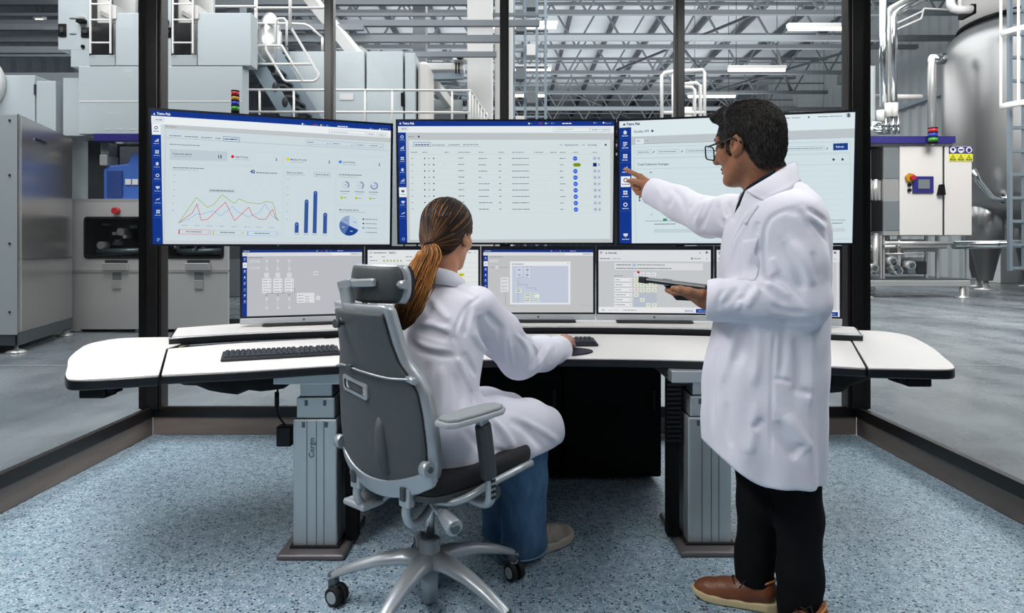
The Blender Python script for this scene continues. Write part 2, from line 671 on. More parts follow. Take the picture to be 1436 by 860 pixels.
# diagonal bracing between trusses
for (xa, ya, xb, yb) in ((5, 22.9, 9, 30.7), (9, 22.9, 5, 30.7), (11, 26.8, 15, 34.6), (15, 26.8, 11, 34.6), (8, 30.7, 13, 38.5), (13, 38.5, 16.5, 46.3), (3, 34.6, 8, 42.4)):
    MB().bar((xa, ya, TB + .1), (xb, yb, TB + .1), .09, .09).build('wind_brace', 'truss_dark', roof)

# columns and wall girts on the right
for y in (21.5, 30.7, 39.5, 50.0):
    c = MB().box(HX1 - .9, HX1 - .35, y - .35, y + .35, 0, TB + .1).build('column', 'col_white')
    tag(c, 'white column standing against the ribbed right wall, %s' % {21.5: 'beside the steel tank', 30.7: 'above the control cabinet', 39.5: 'far behind the man', 50.0: 'deepest of the row'}[y], 'column', kind='structure')
    MB().box(HX1 - 1.25, HX1 - .3, y - .4, y + .4, TB - .5, TB - .05).build('bracket', 'truss', c)
g = thing('trim_4', 'horizontal rails along the right hall wall', 'rail', (HX1 - .3, 30, 5), kind='structure')
for z in (5.0, 7.2):
    MB().bar((HX1 - .25, 10, z), (HX1 - .25, 61, z), .12, .16).build('wall_girt', 'galv', g)

# hall-wide cross beams seen low under the roof (crane rails, service pipes)
b = thing('trim_5', 'grey crane beams crossing the hall above the machines', 'beam', (-6, 14, 7), kind='structure')
for (x0, x1, y, z, h_) in ((-15, -.3, 12.5, 4.92, .10), (-15, .6, 14.0, 6.05, .13), (-15, .6, 14.3, 6.35, .07), (-15, 17, 24.0, 9.0, .2), (-15, -.2, 13.2, 5.45, .14), (-15, -.2, 15.0, 6.9, .15), (-15, -.2, 15.2, 7.3, .08),
                           (-15, -4.9, 11.0, 4.05, .18), (-15, -4.2, 12.0, 4.85, .12), (-15, -3.0, 13.0, 5.62, .12), (-15, 17, 33, 8.3, .18), (-15, 17, 44, 8.2, .2), (0.2, 17, 40, 7.0, .16)):
    MB().bar((x0, y, z), (x1, y, z), h_ * .8, h_).build('crane_beam', 'truss', b)
MB().bar((-12.2, 11.5, 3.6), (-6.0, 11.5, 3.6), .25, .42).build('crane_beam', 'white_rail', b)
for (xa, ya, za, xb, yb, zb) in ((-4.4, 13.5, 6.6, -2.9, 12.6, 4.75), (-3.2, 13.2, 5.2, -1.6, 15.5, 4.4), (-7.5, 12, 6.2, -5.5, 15, 5.4)):
    MB().bar((xa, ya, za), (xb, yb, zb), .18, .22).build('crane_strut', 'col_white', b)
for x in (-10.2, -6.6, -2.2):
    MB().bar((x, 15.4, 0), (x, 15.4, 9.6), .4, .3).build('crane_post', 'truss', b)


def hcol(label, x0, x1, y0, y1, h_, m='col_white'):
    return tag(MB().box(x0, x1, y0, y1, 0, h_).build('column', m, None, .02), label, 'column', kind='structure')


hcol('broad white column left of the middle glazing bar', -.98, -.43, 14.0, 14.6, 10)
hcol('white column hidden behind the middle glazing bar', -.40, .02, 14.9, 15.3, 9.8)

# a grid of service pipes and cable racks by the middle column
r_ = thing('service_rack', 'grey lattice of pipes and cable trays beside the white column', 'rack', (.35, 17.6, 0))
for x in (.05, .36, .68, .92):
    MB().bar((x, 17.6, 0), (x, 17.6, 8.6), .07, .07).build('upright', 'galv', r_)
for k, z in enumerate((4.3, 4.75, 5.2, 5.6, 6.1, 6.55, 7.1, 7.5, 8.0, 8.4)):
    MB().bar((0.0, 17.6, z), (.98, 17.6, z), .06, .05).build('crossbar', 'galv' if k % 2 else 'truss_dark', r_)
for k in range(6):
    z = 4.45 + k * .65
    MB().box(.1 + (k % 2) * .3, .34 + (k % 2) * .3, 17.45, 17.75, z, z + .3).build('junction_box', 'mid_grey' if k % 3 else 'col_white', r_)

# tube lamps
lamp_n = 0
lamp_labels = ['bright tube lamp crossing the middle glazing bar near the top', 'bright tube lamp at the right under the roof trusses', 'tube lamp just below the topmost one by the middle bar',
               'long tube lamp above the standing man', 'small tube lamp left of the standing man\'s hair', 'far tube lamp beside the right corner post', 'small tube lamp high in the top left corner', 'tube lamp by the stair rail under the crane beams']
for (xa, xb, py, Y) in ((676, 782, 37, 21.5), (1104, 1182, 40, 21.0), (700, 774, 97, 25.0), (1020, 1102, 98, 24.5), (964, 1032, 135, 28.0), (1150, 1184, 158, 34.0), (50, 62, 29, 17.0), (712, 765, 134, 29.0)):
    a, b_ = P(xa, py, Y), P(xb, py, Y)
    t = thing('tube_lamp', lamp_labels[lamp_n], 'lamp', ((a.x + b_.x) / 2, Y, a.z), 0, 'tube lamps under the hall roof')
    L2 = (b_.x - a.x) / 2
    MB().box(-L2, L2, -.09, .09, .03, .16).build('lamp_housing', 'col_white', t, local=True)
    MB().cyl((-L2 + .04, 0, 0), (L2 - .04, 0, 0), .07, n=10).build('tube', 'lamp', t, local=True)
    for s_ in (-1, 1):
        MB().cyl((s_ * L2 * .7, 0, .15), (s_ * L2 * .7, 0, HZ - a.z), .012, n=5).build('hanger', 'truss_dark', t, local=True)
    lamp_n += 1


# ------------------------------------------------------------------ packaging machine modules (left)
def module(dx, full, label):
    """one machine module; px coordinates of the left module, moved right by dx pixels at its own distance"""
    YF = 8.8
    s = FPX / YF
    ox = dx / s
    base = P(98, 462, YF)
    t = thing('packaging_machine', label, 'machine', (base.x + ox + .5, YF + .6, 0), 0, 'grey packaging machine modules')

    def X(px):
        return (px - 718) / s + ox

    def Z(py):
        return CAMZ - (py - HOR) / s

    def bx(px0, px1, py0, py1, d0, d1, name, m, bev=.0, par=None):
        return MB().box(X(px0), X(px1), YF + d0, YF + d1, Z(py1), Z(py0)).build(name, m, par or t, bev)
    # lower steel front made of pieces around the window
    x0, x1 = 98, 205
    fp = bx(x0, x1, 284, 306, 0, .04, 'front_panel', 'steel')
    bx(x0, 120, 306, 361, 0, .04, 'front_panel', 'steel'); bx(197, x1, 306, 361, 0, .04, 'front_panel', 'steel')
    bx(x0, x1, 361, 379, 0, .04, 'front_panel', 'steel')
    dr = bx(x0, x1, 381, 462, 0, .04, 'lower_door', 'steel', .004)
    bx(94, 98, 284, 462, .01, .05, 'corner_strip', 'steel2')
    bx(91, 94, 284, 462, .02, .05, 'corner_strip', 'steel2')
    bx(x0, x1, 378, 382, -.012, .012, 'rail', 'steel2')
    # window: frame ring, glass, mechanism
    W = MB()
    o_ = [(X(px), Z(py)) for px, py in rrect(118, 199, 304, 363, 5, 4)]
    i_ = [(X(px), Z(py)) for px, py in rrect(121, 196, 307, 360, 4, 4)]
    n = len(o_)
    W.add([(x, YF - .012, z) for x, z in o_] + [(x, YF - .012, z) for x, z in i_] + [(x, YF + .05, z) for x, z in o_] + [(x, YF + .05, z) for x, z in i_],
          [(k, (k + 1) % n, n + (k + 1) % n, n + k) for k in range(n)] + [(k, 2 * n + k, 2 * n + (k + 1) % n, (k + 1) % n) for k in range(n)]
          + [(n + k, n + (k + 1) % n, 3 * n + (k + 1) % n, 3 * n + k) for k in range(n)])
    wf = W.build('window_frame', 'frame_black', t)
    bx(121, 196, 307, 360, .02, .026, 'window_glass', 'glass', 0, wf)
    bx(116, 200, 302, 364, .5, .52, 'inner_back', 'dark_in')
    bx(116, 120, 302, 364, .04, .5, 'inner_side', 'dark_in'); bx(197, 201, 302, 364, .04, .5, 'inner_side', 'dark_in')
    rr = random.Random(int(dx) + 3)
    mech = thing
    for k in range(12):
        px, py = rr.uniform(126, 190), rr.uniform(312, 355)
        w_, h_ = rr.uniform(3, 14), rr.uniform(2, 7)
        d = rr.uniform(.12, .42)
        bx(px, px + w_, py, py + h_, d, d + .06, 'mechanism_block', ('mid_grey', 'alu_dark', 'steel2')[k % 3], .004)
    for k in range(5):
        a = P(rr.uniform(124, 190), rr.uniform(318, 352), YF + .2)
        r0 = rr.uniform(.02, .06)
        MB().cyl((a.x + ox, YF + .16, a.z), (a.x + ox, YF + .3, a.z), r0, n=12).build('roller', 'steel2', t)
    MB().cyl((X(124), YF + .2, Z(354)), (X(194), YF + .2, Z(352)), .05, n=12).build('drive_shaft', 'alu_dark', t)
    # button, latch
    MB().cyl((X(164), YF - .06, Z(296)), (X(164), YF, Z(296)), .045, .05, n=16).build('stop_button', 'red', t)
    la = bx(147, 181, 369, 379, -.06, 0, 'handle_bracket', 'steel2', .006)
    bx(149, 179, 365, 369, -.03, 0, 'handle_slot', 'dark_in', 0, la)
    bx(158, 170, 381, 393, -.01, 0, 'latch_recess', 'mid_grey', .003, dr)
    lk = bx(158, 170, 393, 405, -.025, 0, 'latch', 'steel2', .004, dr)
    bx(161, 168, 401, 403.5, -.03, -.02, 'latch_slot', 'dark_in', 0, lk) if False else None
    bx(96, 205, 462, 472, .12, 1.3, 'plinth', 'black')
    # open recess with blue unit and violet band
    bx(x0, x1, 279, 284, 0, 1.2, 'sill', 'steel2')
    bx(95, x1, 190, 283, .7, .74, 'recess_back', mat('dark_reflection_steel', '#6a6b6e', .25, .6) if 'dark_reflection_steel' not in bpy.data.materials else bpy.data.materials['dark_reflection_steel'])  # the dark reflection in the recess is put into this steel's colour
    bx(95, 134, 190, 283, .42, .46, 'recess_screen', 'dark_in')  # added dark sheet standing in for the reflection at the recess's left
    bx(133, x1, 188, 198, -.03, .06, 'violet_band', 'purple')
    bx(146, x1, 200, 232, .35, .4, 'inner_plate', 'paint2')
    bx(134, 146, 198, 216, .1, .3, 'hinge_block', 'mid_grey', .01); bx(134, 145, 216, 231, .08, .34, 'hinge_block', 'steel2', .01)
    bm_ = MB()
    pl = [(137, 283), (137, 236), (142, 231), (172, 228), (176, 216), (180, 213), (196, 213), (201, 218), (201, 283)]
    bm_.prism([(X(px), Z(py)) for px, py in pl], YF + .12, YF + .6, Matrix(((1, 0, 0, 0), (0, 0, 1, 0), (0, 1, 0, 0), (0, 0, 0, 1))))
    bo = bm_.build('blue_cover', 'blue_mod', t, .02, 2)
    bx(143, 165, 238, 275, .10, .13, 'cover_inset', mat('blue_cover_dark', '#243f7d', .45), .004, bo)
    for px in (169, 179):
        bx(px, px + 8, 250, 258, .105, .125, 'white_tag', 'col_white', 0, bo)
    # painted upper body
    up = bx(110, 225 if full else 194, 93, 188, 0, .22, 'upper_door', 'paint', .006)
    bx(111, 225 if full else 193, 141.5, 143, -.004, 0, 'pressed_line', 'col_white', 0, up)
    for px in (146, 164, 182):
        bx(px, px + 9, 181, 182, -.004, 0, 'pressed_line', 'col_white', 0, up)
    bx(80, 125, -60, 69, .02, .9, 'upper_column', 'paint', .004)
    bx(98, 125, 69, 93, .02, .9, 'upper_column', 'paint')
    for px, py, w_, h_ in ((81, 33, 11, 18), (113, 38, 13, 14)):
        h1 = bx(px, px + w_, py, py + h_, .0, .03, 'access_hole', 'black', .008)
        bx(px + 4, px + w_ - 3, py + 5, py + h_ - 5, -.02, .0, 'hole_insert', 'dark_in', .004, h1)
    for py in (25, 47):
        MB().sphere((X(101), YF + .02, Z(py)), (.055, .012, .012), 10, 6).build('grip_slot', 'mid_grey', t)
    MB().cyl((X(115.5), YF - .0, Z(65)), (X(115.5), YF + .03, Z(65)), .025, n=12).build('plug_hole', 'black', t)
    h2 = bx(110, 121, 28, 33, -.06, .02, 'clamp', 'black', .004)
    bx(112, 119, 24, 28, -.05, .02, 'clamp_top', 'steel2', .004, h2)
    # niche with ladder frame
    bx(127, 160, -60, 78, .5, .56, 'niche_back', 'steel')
    MB().cyl((X(150), YF + .4, Z(78)), (X(150), YF + .4, Z(45)), .1, n=16).build('niche_cylinder', 'steel2', t)
    bx(125, 127, -60, 78, 0, .5, 'niche_side', 'dark_in')
    nc = bx(125, 161, 77, 92, .0, .6, 'niche_sill', mat('panel_grey', '#a9b0b3', .5) if 'panel_grey' not in bpy.data.materials else bpy.data.materials['panel_grey'], .004)
    lf = MB()
    for px in (129.5, 157.5):
        lf.bar((X(px), YF - .04, Z(76)), (X(px), YF - .04, Z(-60)), .02, .02)
    lf.build('ladder_rail', 'white_rail', t)
    for py in (61, 29, 7):
        MB().bar((X(129.5), YF - .04, Z(py)), (X(157.5), YF - .04, Z(py)), .018, .018).build('ladder_rung', 'white_rail', t)
    wp = MB()
    wp.prism([(X(130), Z(28)), (X(156), Z(28)), (X(156), Z(8)), (X(138), Z(-10)), (X(130), Z(-10))], YF + .1, YF + .14, Matrix(((1, 0, 0, 0), (0, 0, 1, 0), (0, 1, 0, 0), (0, 0, 0, 1))))
    wp.build('white_plate', 'paint2', t)
    MB().bar((X(136), YF + .08, Z(14)), (X(154), YF + .08, Z(24)), .03, .05).build('plate_groove', mat('groove_grey', '#b7b2ae', .5), t)
    bx(157, 164, 8, 27, -.02, .25, 'bracket_plate', 'paint2', .006)
    bx(80, 110, 106, 188, .12, 1.0, 'filler_panel', 'paint')
    bx(162, 237 if full else 194, 18, 92, .0, .22, 'top_box', 'paint', .006)
    bx(158, 162, 27, 92, .2, .6, 'gap_cover', 'mid_grey')
    for px in (106, 196):
        p = P(px, 472, YF + .1)
        MB().lathe([(.085, 0), (.085, .015), (.06, .03), (.02, .045), (.018, .14)], 14, Matrix.Translation((p.x + ox, YF + .14, -.012))).build('foot', 'steel2', t)
    return t


m1 = module(0, False, 'left grey packaging machine module with a framed window left of the corner post')
m2 = module(115, True, 'grey packaging machine module right of the corner post behind the left monitors')

# tall cabinet nearest on the left, steel side turned to us
cb = thing('machine_cabinet', 'tall grey cabinet with brushed steel side at the left edge', 'cabinet', (-6.2, 7.6, 0))
zb = .2
A0, A1 = (-5.42, 7.03), (-5.92, 8.62)
MB().prism([A0, A1, (-8.0, 8.62), (-8.0, 7.03)], zb, 2.61).build('cabinet_body', 'paint', cb)
zt0, zt1 = 2.62, 2.83
d = Vector((A1[0] - A0[0], A1[1] - A0[1])).normalized()
nn = Vector((d.y, -d.x)) * .012


def side(f0, f1, z00, z01, z10, z11, name, m, off=1.0, par=None):
    L_ = (Vector(A1) - Vector(A0)).length
    p, q = Vector(A0) + d * (f0 * L_), Vector(A0) + d * (f1 * L_)
    vs = []
    for k in (0.01, off):
        vs += [(*(p + nn * k), z00), (*(q + nn * k), z10), (*(q + nn * k), z11), (*(p + nn * k), z01)]
    return MB().add(vs, [(0, 1, 2, 3), (7, 6, 5, 4), (0, 4, 5, 1), (1, 5, 6, 2), (2, 6, 7, 3), (3, 7, 4, 0)]).build(name, m, par or cb)


sp = side(.0, 1.0, zb + .02, 2.62, zb + .02, 2.62, 'side_panel', mat('mirror_steel', '#c2c0be', .22, .85, (220, .05, (8, 8, .12))), 1.0)
side(.02, .98, 1.02, 1.035, 1.02, 1.035, 'pressed_line', 'alu_dark', 1.3, sp)
side(.02, .04, zb + .04, 2.6, zb + .04, 2.6, 'edge_fold', 'steel2', 1.6, sp)
side(0, 1, .08, zb + .015, .08, zb + .015, 'plinth', 'alu_dark', 1.0)
MB().box(-8, -5.45, 7.04, 7.2, .08, zb).build('plinth', 'alu_dark', cb)
MB().box(-6.6, -6.585, 7.02, 7.03, zb, 2.58).build('door_gap', 'dark_in', cb)
for z in (.45, 1.2, 1.95, 2.55):
    MB().cyl((-5.5, 7.02, z), (-5.5, 7.04, z), .012, n=8).build('screw', 'dark_in', cb)
hd = MB().tube([(-5.52, 6.97, 2.35), (-5.56, 6.95, 2.35)], .02, 8)
side(.25, .45, 2.40, 2.43, 2.40, 2.43, 'name_plate', 'chrome', 1.8, sp)
for (x, y) in ((-5.50, 7.12), (-5.93, 8.5), (-7.6, 7.2)):
    MB().lathe([(.1, 0), (.1, .014), (.07, .03), (.022, .045), (.02, .1)], 16, Matrix.Translation((x, y, -.012))).build('foot', 'steel2', cb)
# painted body behind it
bk = thing('machine_housing', 'grey painted housing standing behind the steel cabinet at far left', 'machine', (-7.1, 9.3, 0))
MB().box(-8.6, -6.62, 8.9, 10, 0.0, 3.55).build('housing', 'paint', bk, .01)
MB().box(-6.60, -6.33, 8.9, 10, 0.0, 3.47).build('housing', 'paint', bk, .01)
MB().box(-6.625, -6.60, 8.89, 8.95, 3.28, 3.42).build('hinge', 'dark_in', bk)
rl = thing('paper_roll', 'white paper roll at the far left edge', 'roll', (-7.45, 9.2, 3.55))
MB().cyl((-7.42, 8.7, 3.42), (-7.42, 8.88, 3.42), .42, n=28).build('roll', 'col_white', rl)
MB().cyl((-7.42, 8.68, 3.42), (-7.42, 8.71, 3.42), .09, n=18).build('roll_core', 'dark_in', rl)


# ------------------------------------------------------------------ signal towers
def tower(label, base, r, hs, cols, pole):
    t = thing('signal_tower', label, 'signal light', tuple(base), 0)
    x, y, z = base
    MB().cyl((x, y, z), (x, y, z + pole), r * .35, n=10).build('pole', 'steel2', t)
    zz = z + pole
    MB().cyl((x, y, zz), (x, y, zz + hs * .5), r, n=14).build('socket', 'black', t)
    zz += hs * .5
    for c in cols:
        s_ = MB().cyl((x, y, zz), (x, y, zz + hs * .8), r * .97, n=14).build('lens', c, t)
        MB().cyl((x, y, zz + hs * .8), (x, y, zz + hs), r * 1.02, n=14).build('ring', 'black', s_)
        zz += hs
    return t


p = P(330, 158, 8.55)
tower('signal tower with red, amber, blue and green lenses above the left monitor', (p.x, 8.55, 2.55), .052, .066, ['green_l', 'blue_l', 'amber', 'red'], .40)
MB().box(p.x - .04, p.x + .04, 8.53, 8.79, 2.50, 2.55).build('wall_bracket', 'steel2', bpy.data.objects['signal_tower'])

# ------------------------------------------------------------------ stair, platform, railings
st = thing('steel_stair', 'grey steel stair with white looped handrails behind the left monitor', 'stair', (-3.7, 10.5, 0))
YS = 10.5


def pp(px, py, y=YS):
    return tuple(P(px, py, y))


def strip(a, b, wpx, y, name, m, th=.05):
    """inclined plate between two photo points"""
    p0, p1 = P(*a, y), P(*b, y)
    return MB().bar(p0, p1, th, wpx / (FPX / y), (0, 0, 1)).build(name, m, st)


s1 = strip((352, 75), (418, 185), 19, YS, 'stringer', 'galv')
strip((385, 75), (452, 185), 19, YS + .75, 'stringer', 'galv')
for k in range(4):
    q = P(386 + k * 13.5, 122 + k * 21, YS - .03)
    MB().sphere(q, (.05, .02, .085), 10, 8).build('stringer_hole', 'dark_in', s1)
for k in range(8):
    a = P(368 + k * 9.5, 88 + k * 15.5, YS)
    MB().box(a.x - .12, a.x + .14, YS, YS + .75, a.z - .02, a.z + .015).build('tread', 'truss_dark', st)
r1 = .022


def rail(pts, name='handrail', par=None, y=YS, r=r1, m='white_rail'):
    return MB().tube([pp(a, b_, y) for a, b_ in pts], r, 7).build(name, m, par or st)


rail([(373, 33), (373, 70), (398, 112), (402, 114), (440, 114), (446, 110), (447, 104), (407, 37), (407, -40)], y=YS - .05)
rail([(360, 33), (405, 33), (427, 34), (434, 37), (452, 53)], y=YS + .8)
rail([(362, 64), (395, 64), (425, 115)], y=YS - .05)
rail([(387, 105), (387, 30), (391, 26), (398, 26), (402, 30), (402, 64)], y=YS + .3)
rail([(360, 90), (438, 90)], y=YS - .05)
rail([(452, 53), (452, 72)], y=YS + .8)
for px in (359, 407):
    rail([(px, 95 if px == 359 else 40), (px, -40)], 'guard_post', y=YS - .2, r=.028)
rail([(240, 9), (359, 9)], 'guard_rail', y=YS - .3); rail([(359, 11), (460, 11)], 'guard_rail', y=YS - .2)
MB().box(*[v for pair in ((pp(352, 0)[0], pp(363, 0)[0]), (YS - .3, YS + .3), (pp(0, 95)[2], pp(0, 78)[2])) for v in pair]).build('corner_block', 'paint', st)
MB().sphere(pp(379, 45, YS + 1.0), (.18, .2, .35), 14, 10).build('dome_vessel', 'steel2', st)
MB().cyl(pp(379, 45, YS + 1.0), pp(379, 92, YS + 1.0), .2, n=16).build('vessel_body', 'steel2', st)

gr = thing('guard_railing', 'white guard railing running above the left and middle monitors', 'railing', (-2.2, 10.08, 0))
Yg = 10.08
for py in (126, 157):
    MB().tube([pp(341, py, Yg), pp(660, py + 1, Yg)], .020, 7).build('rail', 'white_rail', gr)
for px in (364, 412, 512, 550, 634, 659):
    MB().tube([pp(px, 126, Yg), pp(px, 200, Yg)], .018, 7).build('post', 'white_rail', gr)
MB().tube([pp(660, 127, Yg), pp(690, 175, Yg + 1.5)], .018, 7).build('rail', 'white_rail', gr)
for k in range(6):
    MB().tube([pp(663 + k * 4, 133 + k * 5, Yg + .2 * k), pp(663 + k * 4, 190, Yg + .2 * k)], .012, 6).build('baluster', 'white_rail', gr)

# tall cabinets behind the railing
tc = thing('switch_cabinet', 'row of tall light grey cabinets behind the guard railing', 'cabinet', (-2.2, 12.1, 0))
Yc = 11.9
for px0, px1, py in ((405, 462, 72), (463, 512, 71.5), (513, 566, 72), (567, 583, 74)):
    a, b_ = P(px0, py, Yc), P(px1, py, Yc)
    dd = MB().box(a.x + .01, b_.x - .01, Yc, Yc + 1.0, 0, a.z).build('cabinet_door', 'paint', tc, .01)
    if px0 == 513:
        hh = P(565, 140, Yc)
        MB().box(hh.x - .03, hh.x + .01, Yc - .05, Yc, hh.z - .12, hh.z + .12).build('handle', 'black', dd)
    if px0 == 463:
        hh = P(486, 136, Yc)
        MB().box(hh.x - .13, hh.x + .13, Yc - .012, Yc, hh.z - .06, hh.z + .06).build('lock_plate', 'steel2', dd)
a = P(584, 83, Yc); b_ = P(600, 83, Yc)
MB().box(a.x, b_.x, Yc + .1, Yc + 1, 0, a.z).build('rounded_side', 'paint2', tc, .08, 4)
# equipment far behind: conveyor drive and ducts
cv = thing('overhead_conveyor', 'dark conveyor drive and white duct between the cabinets and white column', 'conveyor', (-1.6, 13.2, 0))
Yv = 13.1
q0, q1 = P(600, 88, Yv), P(650, 98, Yv)
MB().box(q0.x - .6, q1.x, Yv, Yv + .4, q1.z, q0.z).build('duct', 'col_white', cv, .02)
q = P(645, 81, Yv - .1)
MB().box(q.x - .14, q.x + .14, Yv - .2, Yv + .1, q.z - .08, q.z + .1).build('drive_box', 'steel2', cv, .01)
MB().cyl((q.x, Yv - .28, q.z), (q.x, Yv - .2, q.z), .07, n=14).build('drive_motor', 'black', cv)
for k in range(2):
    MB().cyl((q.x - .08 + .06 * k, Yv - .1, q.z - .1), (q.x - .08 + .06 * k, Yv - .1, q.z - .32), .015, n=6).build('drive_cable', 'black', cv)
MB().bar(P(602, 108, Yv), P(650, 107, Yv), .1, .12).build('beam', 'galv', cv)
MB().bar(P(602, 108, Yv), P(630, 145, Yv + 1), .12, .2).build('slide', 'col_white', cv)
for k in range(6):
    MB().bar(P(612 + k * 7, 112 + k * 5, Yv + .2), P(640 + k * 4, 113 + k * 5, Yv + .2), .04, .05).build('slat', 'galv', cv)
MB().box(P(602, 0, Yv + 1)[0], P(648, 0, Yv + 1)[0], Yv + 1, Yv + 1.2, 0, P(0, 140, Yv + 1)[2]).build('lower_panel', 'clad', cv)
MB().box(P(610, 0, Yv + .9)[0], P(652, 0, Yv + .9)[0], Yv + .9, Yv + 1.0, P(0, 165, Yv)[2], P(0, 143, Yv)[2]).build('grille', 'mid_grey', cv)

# white pipe frames and vessel right of the third mullion
pf = thing('pipework', 'white bent pipe frames standing behind the right monitor by the man', 'frame', (6.0, 20, 0))
Yp = 20.0
for pts in ([(928, 175), (928, 106), (932, 102), (944, 100), (985, 98), (988, 102), (988, 175)], [(958, 118), (976, 116), (982, 120), (982, 175)], [(958, 122), (970, 122), (974, 126), (974, 175)], [(944, 104), (944, 175)], [(930, 158), (990, 158)]):
    MB().tube([tuple(P(a, b_, Yp)) for a, b_ in pts], .055, 8).build('pipe', 'white_rail', pf)
q = P(962, 175, Yp + .3)
MB().cyl((q.x, Yp + .3, 0), (q.x, Yp + .3, q.z + .5), .35, .3, n=16).build('vessel', 'col_white', pf)

# ------------------------------------------------------------------ right side: control cabinet on its skid
YK = 15.0
sk = thing('process_skid', 'stainless control cabinet on a piping skid in front of the tank', 'machine', (9.5, 15.5, 0))


def kb(px0, px1, py0, py1, d0, d1, name, m, bev=0, par=None):
    a, b_ = P(px0, py0, YK), P(px1, py1, YK)
    return MB().box(a.x, b_.x, YK + d0, YK + d1, b_.z, a.z).build(name, m, par or sk, bev)


cbod = kb(1240, 1364, 205, 330, .05, 1.1, 'cabinet_body', 'steel2', .01)
dl = kb(1262, 1322, 204, 330, 0, .05, 'cabinet_door', 'paint2', .012)
dr = kb(1325, 1363, 205, 330, .0, .05, 'cabinet_door', 'paint2', .012)
kb(1322, 1325, 205, 330, .03, .06, 'door_gap', 'dark_in')
kb(1240, 1261, 205, 330, .03, .06, 'side_post', 'steel2')
scn = kb(1279, 1308, 247.5, 271, -.04, 0, 'touch_panel', 'purple', .01, dl)
kb(1286, 1302, 252, 265, -.05, -.03, 'display', 'mid_grey', 0, scn)
q = P(1275, 249.5, YK)
MB().cyl((q.x, YK - .06, q.z), (q.x, YK, q.z), .11, n=6).build('warning_plate', 'amber', dl)
MB().cyl((q.x + .03, YK - .13, q.z), (q.x + .03, YK - .05, q.z), .055, n=12).build('stop_knob', 'red', dl)
for py in (259.5, 267):
    q = P(1274.5, py, YK)
    MB().cyl((q.x, YK - .05, q.z), (q.x, YK, q.z), .04, n=10).build('push_button', 'black', dl)
a, b_ = P(1316, 259, YK), P(1321, 274, YK)
MB().prism([(a.x, a.z), (b_.x, a.z), (b_.x + .03, b_.z), (a.x - .05, b_.z)], YK - .1, YK, XZ()).build('door_handle', 'black', dl, .01)
# safety signs
for k in range(3):
    px = 1330.5 + k * 11.3
    sg = kb(px, px + 10.6, 205.5, 215.5, -.012, 0, 'blue_sign', 'purple', 0, dr)
    q = P(px + 5.3, 210.5, YK)
    MB().cyl((q.x, YK - .016, q.z), (q.x, YK - .011, q.z), .072, n=18).build('sign_disc', 'col_white', sg)
    if k == 0:
        MB().cyl((q.x, YK - .02, q.z + .015), (q.x, YK - .015, q.z + .015), .035, n=10).build('sign_figure', 'purple', sg)
    elif k == 1:
        MB().box(q.x - .05, q.x + .05, YK - .02, YK - .015, q.z - .015, q.z + .02).build('sign_figure', 'purple', sg)
    else:
        MB().prism([(q.x - .04, q.z - .05), (q.x + .02, q.z - .05), (q.x + .05, q.z), (q.x + .01, q.z + .05), (q.x - .04, q.z + .03)], YK - .02, YK - .015, XZ()).build('sign_figure', 'purple', sg)
    sg = kb(px, px + 10.6, 216, 226.5, -.012, 0, 'yellow_sign', 'yellow', 0, dr)
    q = P(px + 5.3, 221.5, YK)
    tri = lambda r: [(q.x - r, q.z - r * .75), (q.x + r, q.z - r * .75), (q.x, q.z + r * .95)]
    MB().prism(tri(.075), YK - .016, YK - .011, XZ()).build('sign_border', 'black', sg)
    MB().prism(tri(.05), YK - .02, YK - .015, XZ()).build('sign_figure', 'yellow', sg)
    MB().prism(tri(.02), YK - .024, YK - .019, XZ()).build('sign_mark', 'black', sg)
kb(1205, 1336, 192, 201.5, -.1, .05, 'violet_beam', 'purple')
kb(1205, 1336, 201, 205, .0, .9, 'top_rail', 'steel2')
# dark modules and steel chamber left of the cabinet
for py0, py1 in ((208, 251), (281, 324)):
    kb(1208, 1226, py0, py1, .1, .8, 'dark_module', 'mid_grey', .02)
    kb(1225, 1239, py0, py1, .05, .8, 'dark_module', 'black', .02)
    kb(1240, 1262, py0, py1, .02, .06, 'dark_window', 'mid_grey', .02)
kb(1208, 1239, 251, 281, .1, .8, 'steel_chamber', 'steel2', .02)
for px in (1213, 1222, 1231):
    a = P(px, 251, YK); b_ = P(px, 281, YK)
    MB().cyl((a.x, YK + .1, a.z), (b_.x, YK + .1, b_.z), .06, n=12).build('chamber_column', 'steel2', sk)
# skid frame and piping
kb(1208, 1357, 393, 402, -.1, 0, 'skid_beam', 'steel2', .02)
kb(1208, 1357, 393, 399, 1.5, 1.6, 'skid_beam', 'steel2')
kb(1208, 1357, 391, 394, -.05, 1.6, 'skid_deck', 'alu_dark')
for px in (1239, 1241.5, 1334, 1318):
    a = P(px, 330, YK); b_ = P(px, 394, YK)
    MB().bar((a.x, YK + (.1 if px < 1300 else .5), b_.z), (a.x, YK + (.1 if px < 1300 else .5), a.z), .06, .06).build('skid_post', 'steel2', sk)
for px in (1215, 1348):
    a = P(px, 402, YK)
    MB().lathe([(.16, 0), (.16, .02), (.06, .06), (.05, a.z + .012)], 14, Matrix.Translation((a.x, YK - .03, -.012))).build('foot', 'steel2', sk)
for py, r0, px0, px1, d in ((341, .045, 1240, 1335, .0), (346, .05, 1208, 1337, .25), (351, .04, 1240, 1335, .5), (360, .14, 1208, 1282, .5), (372, .12, 1208, 1270, .8), (337, .03, 1250, 1330, .8), (356, .02, 1245, 1300, .1)):
    a, b_ = P(px0, py, YK), P(px1, py, YK)
    MB().cyl((a.x, YK + d, a.z), (b_.x, YK + d, b_.z), r0, n=12).build('pipe', 'steel2', sk)
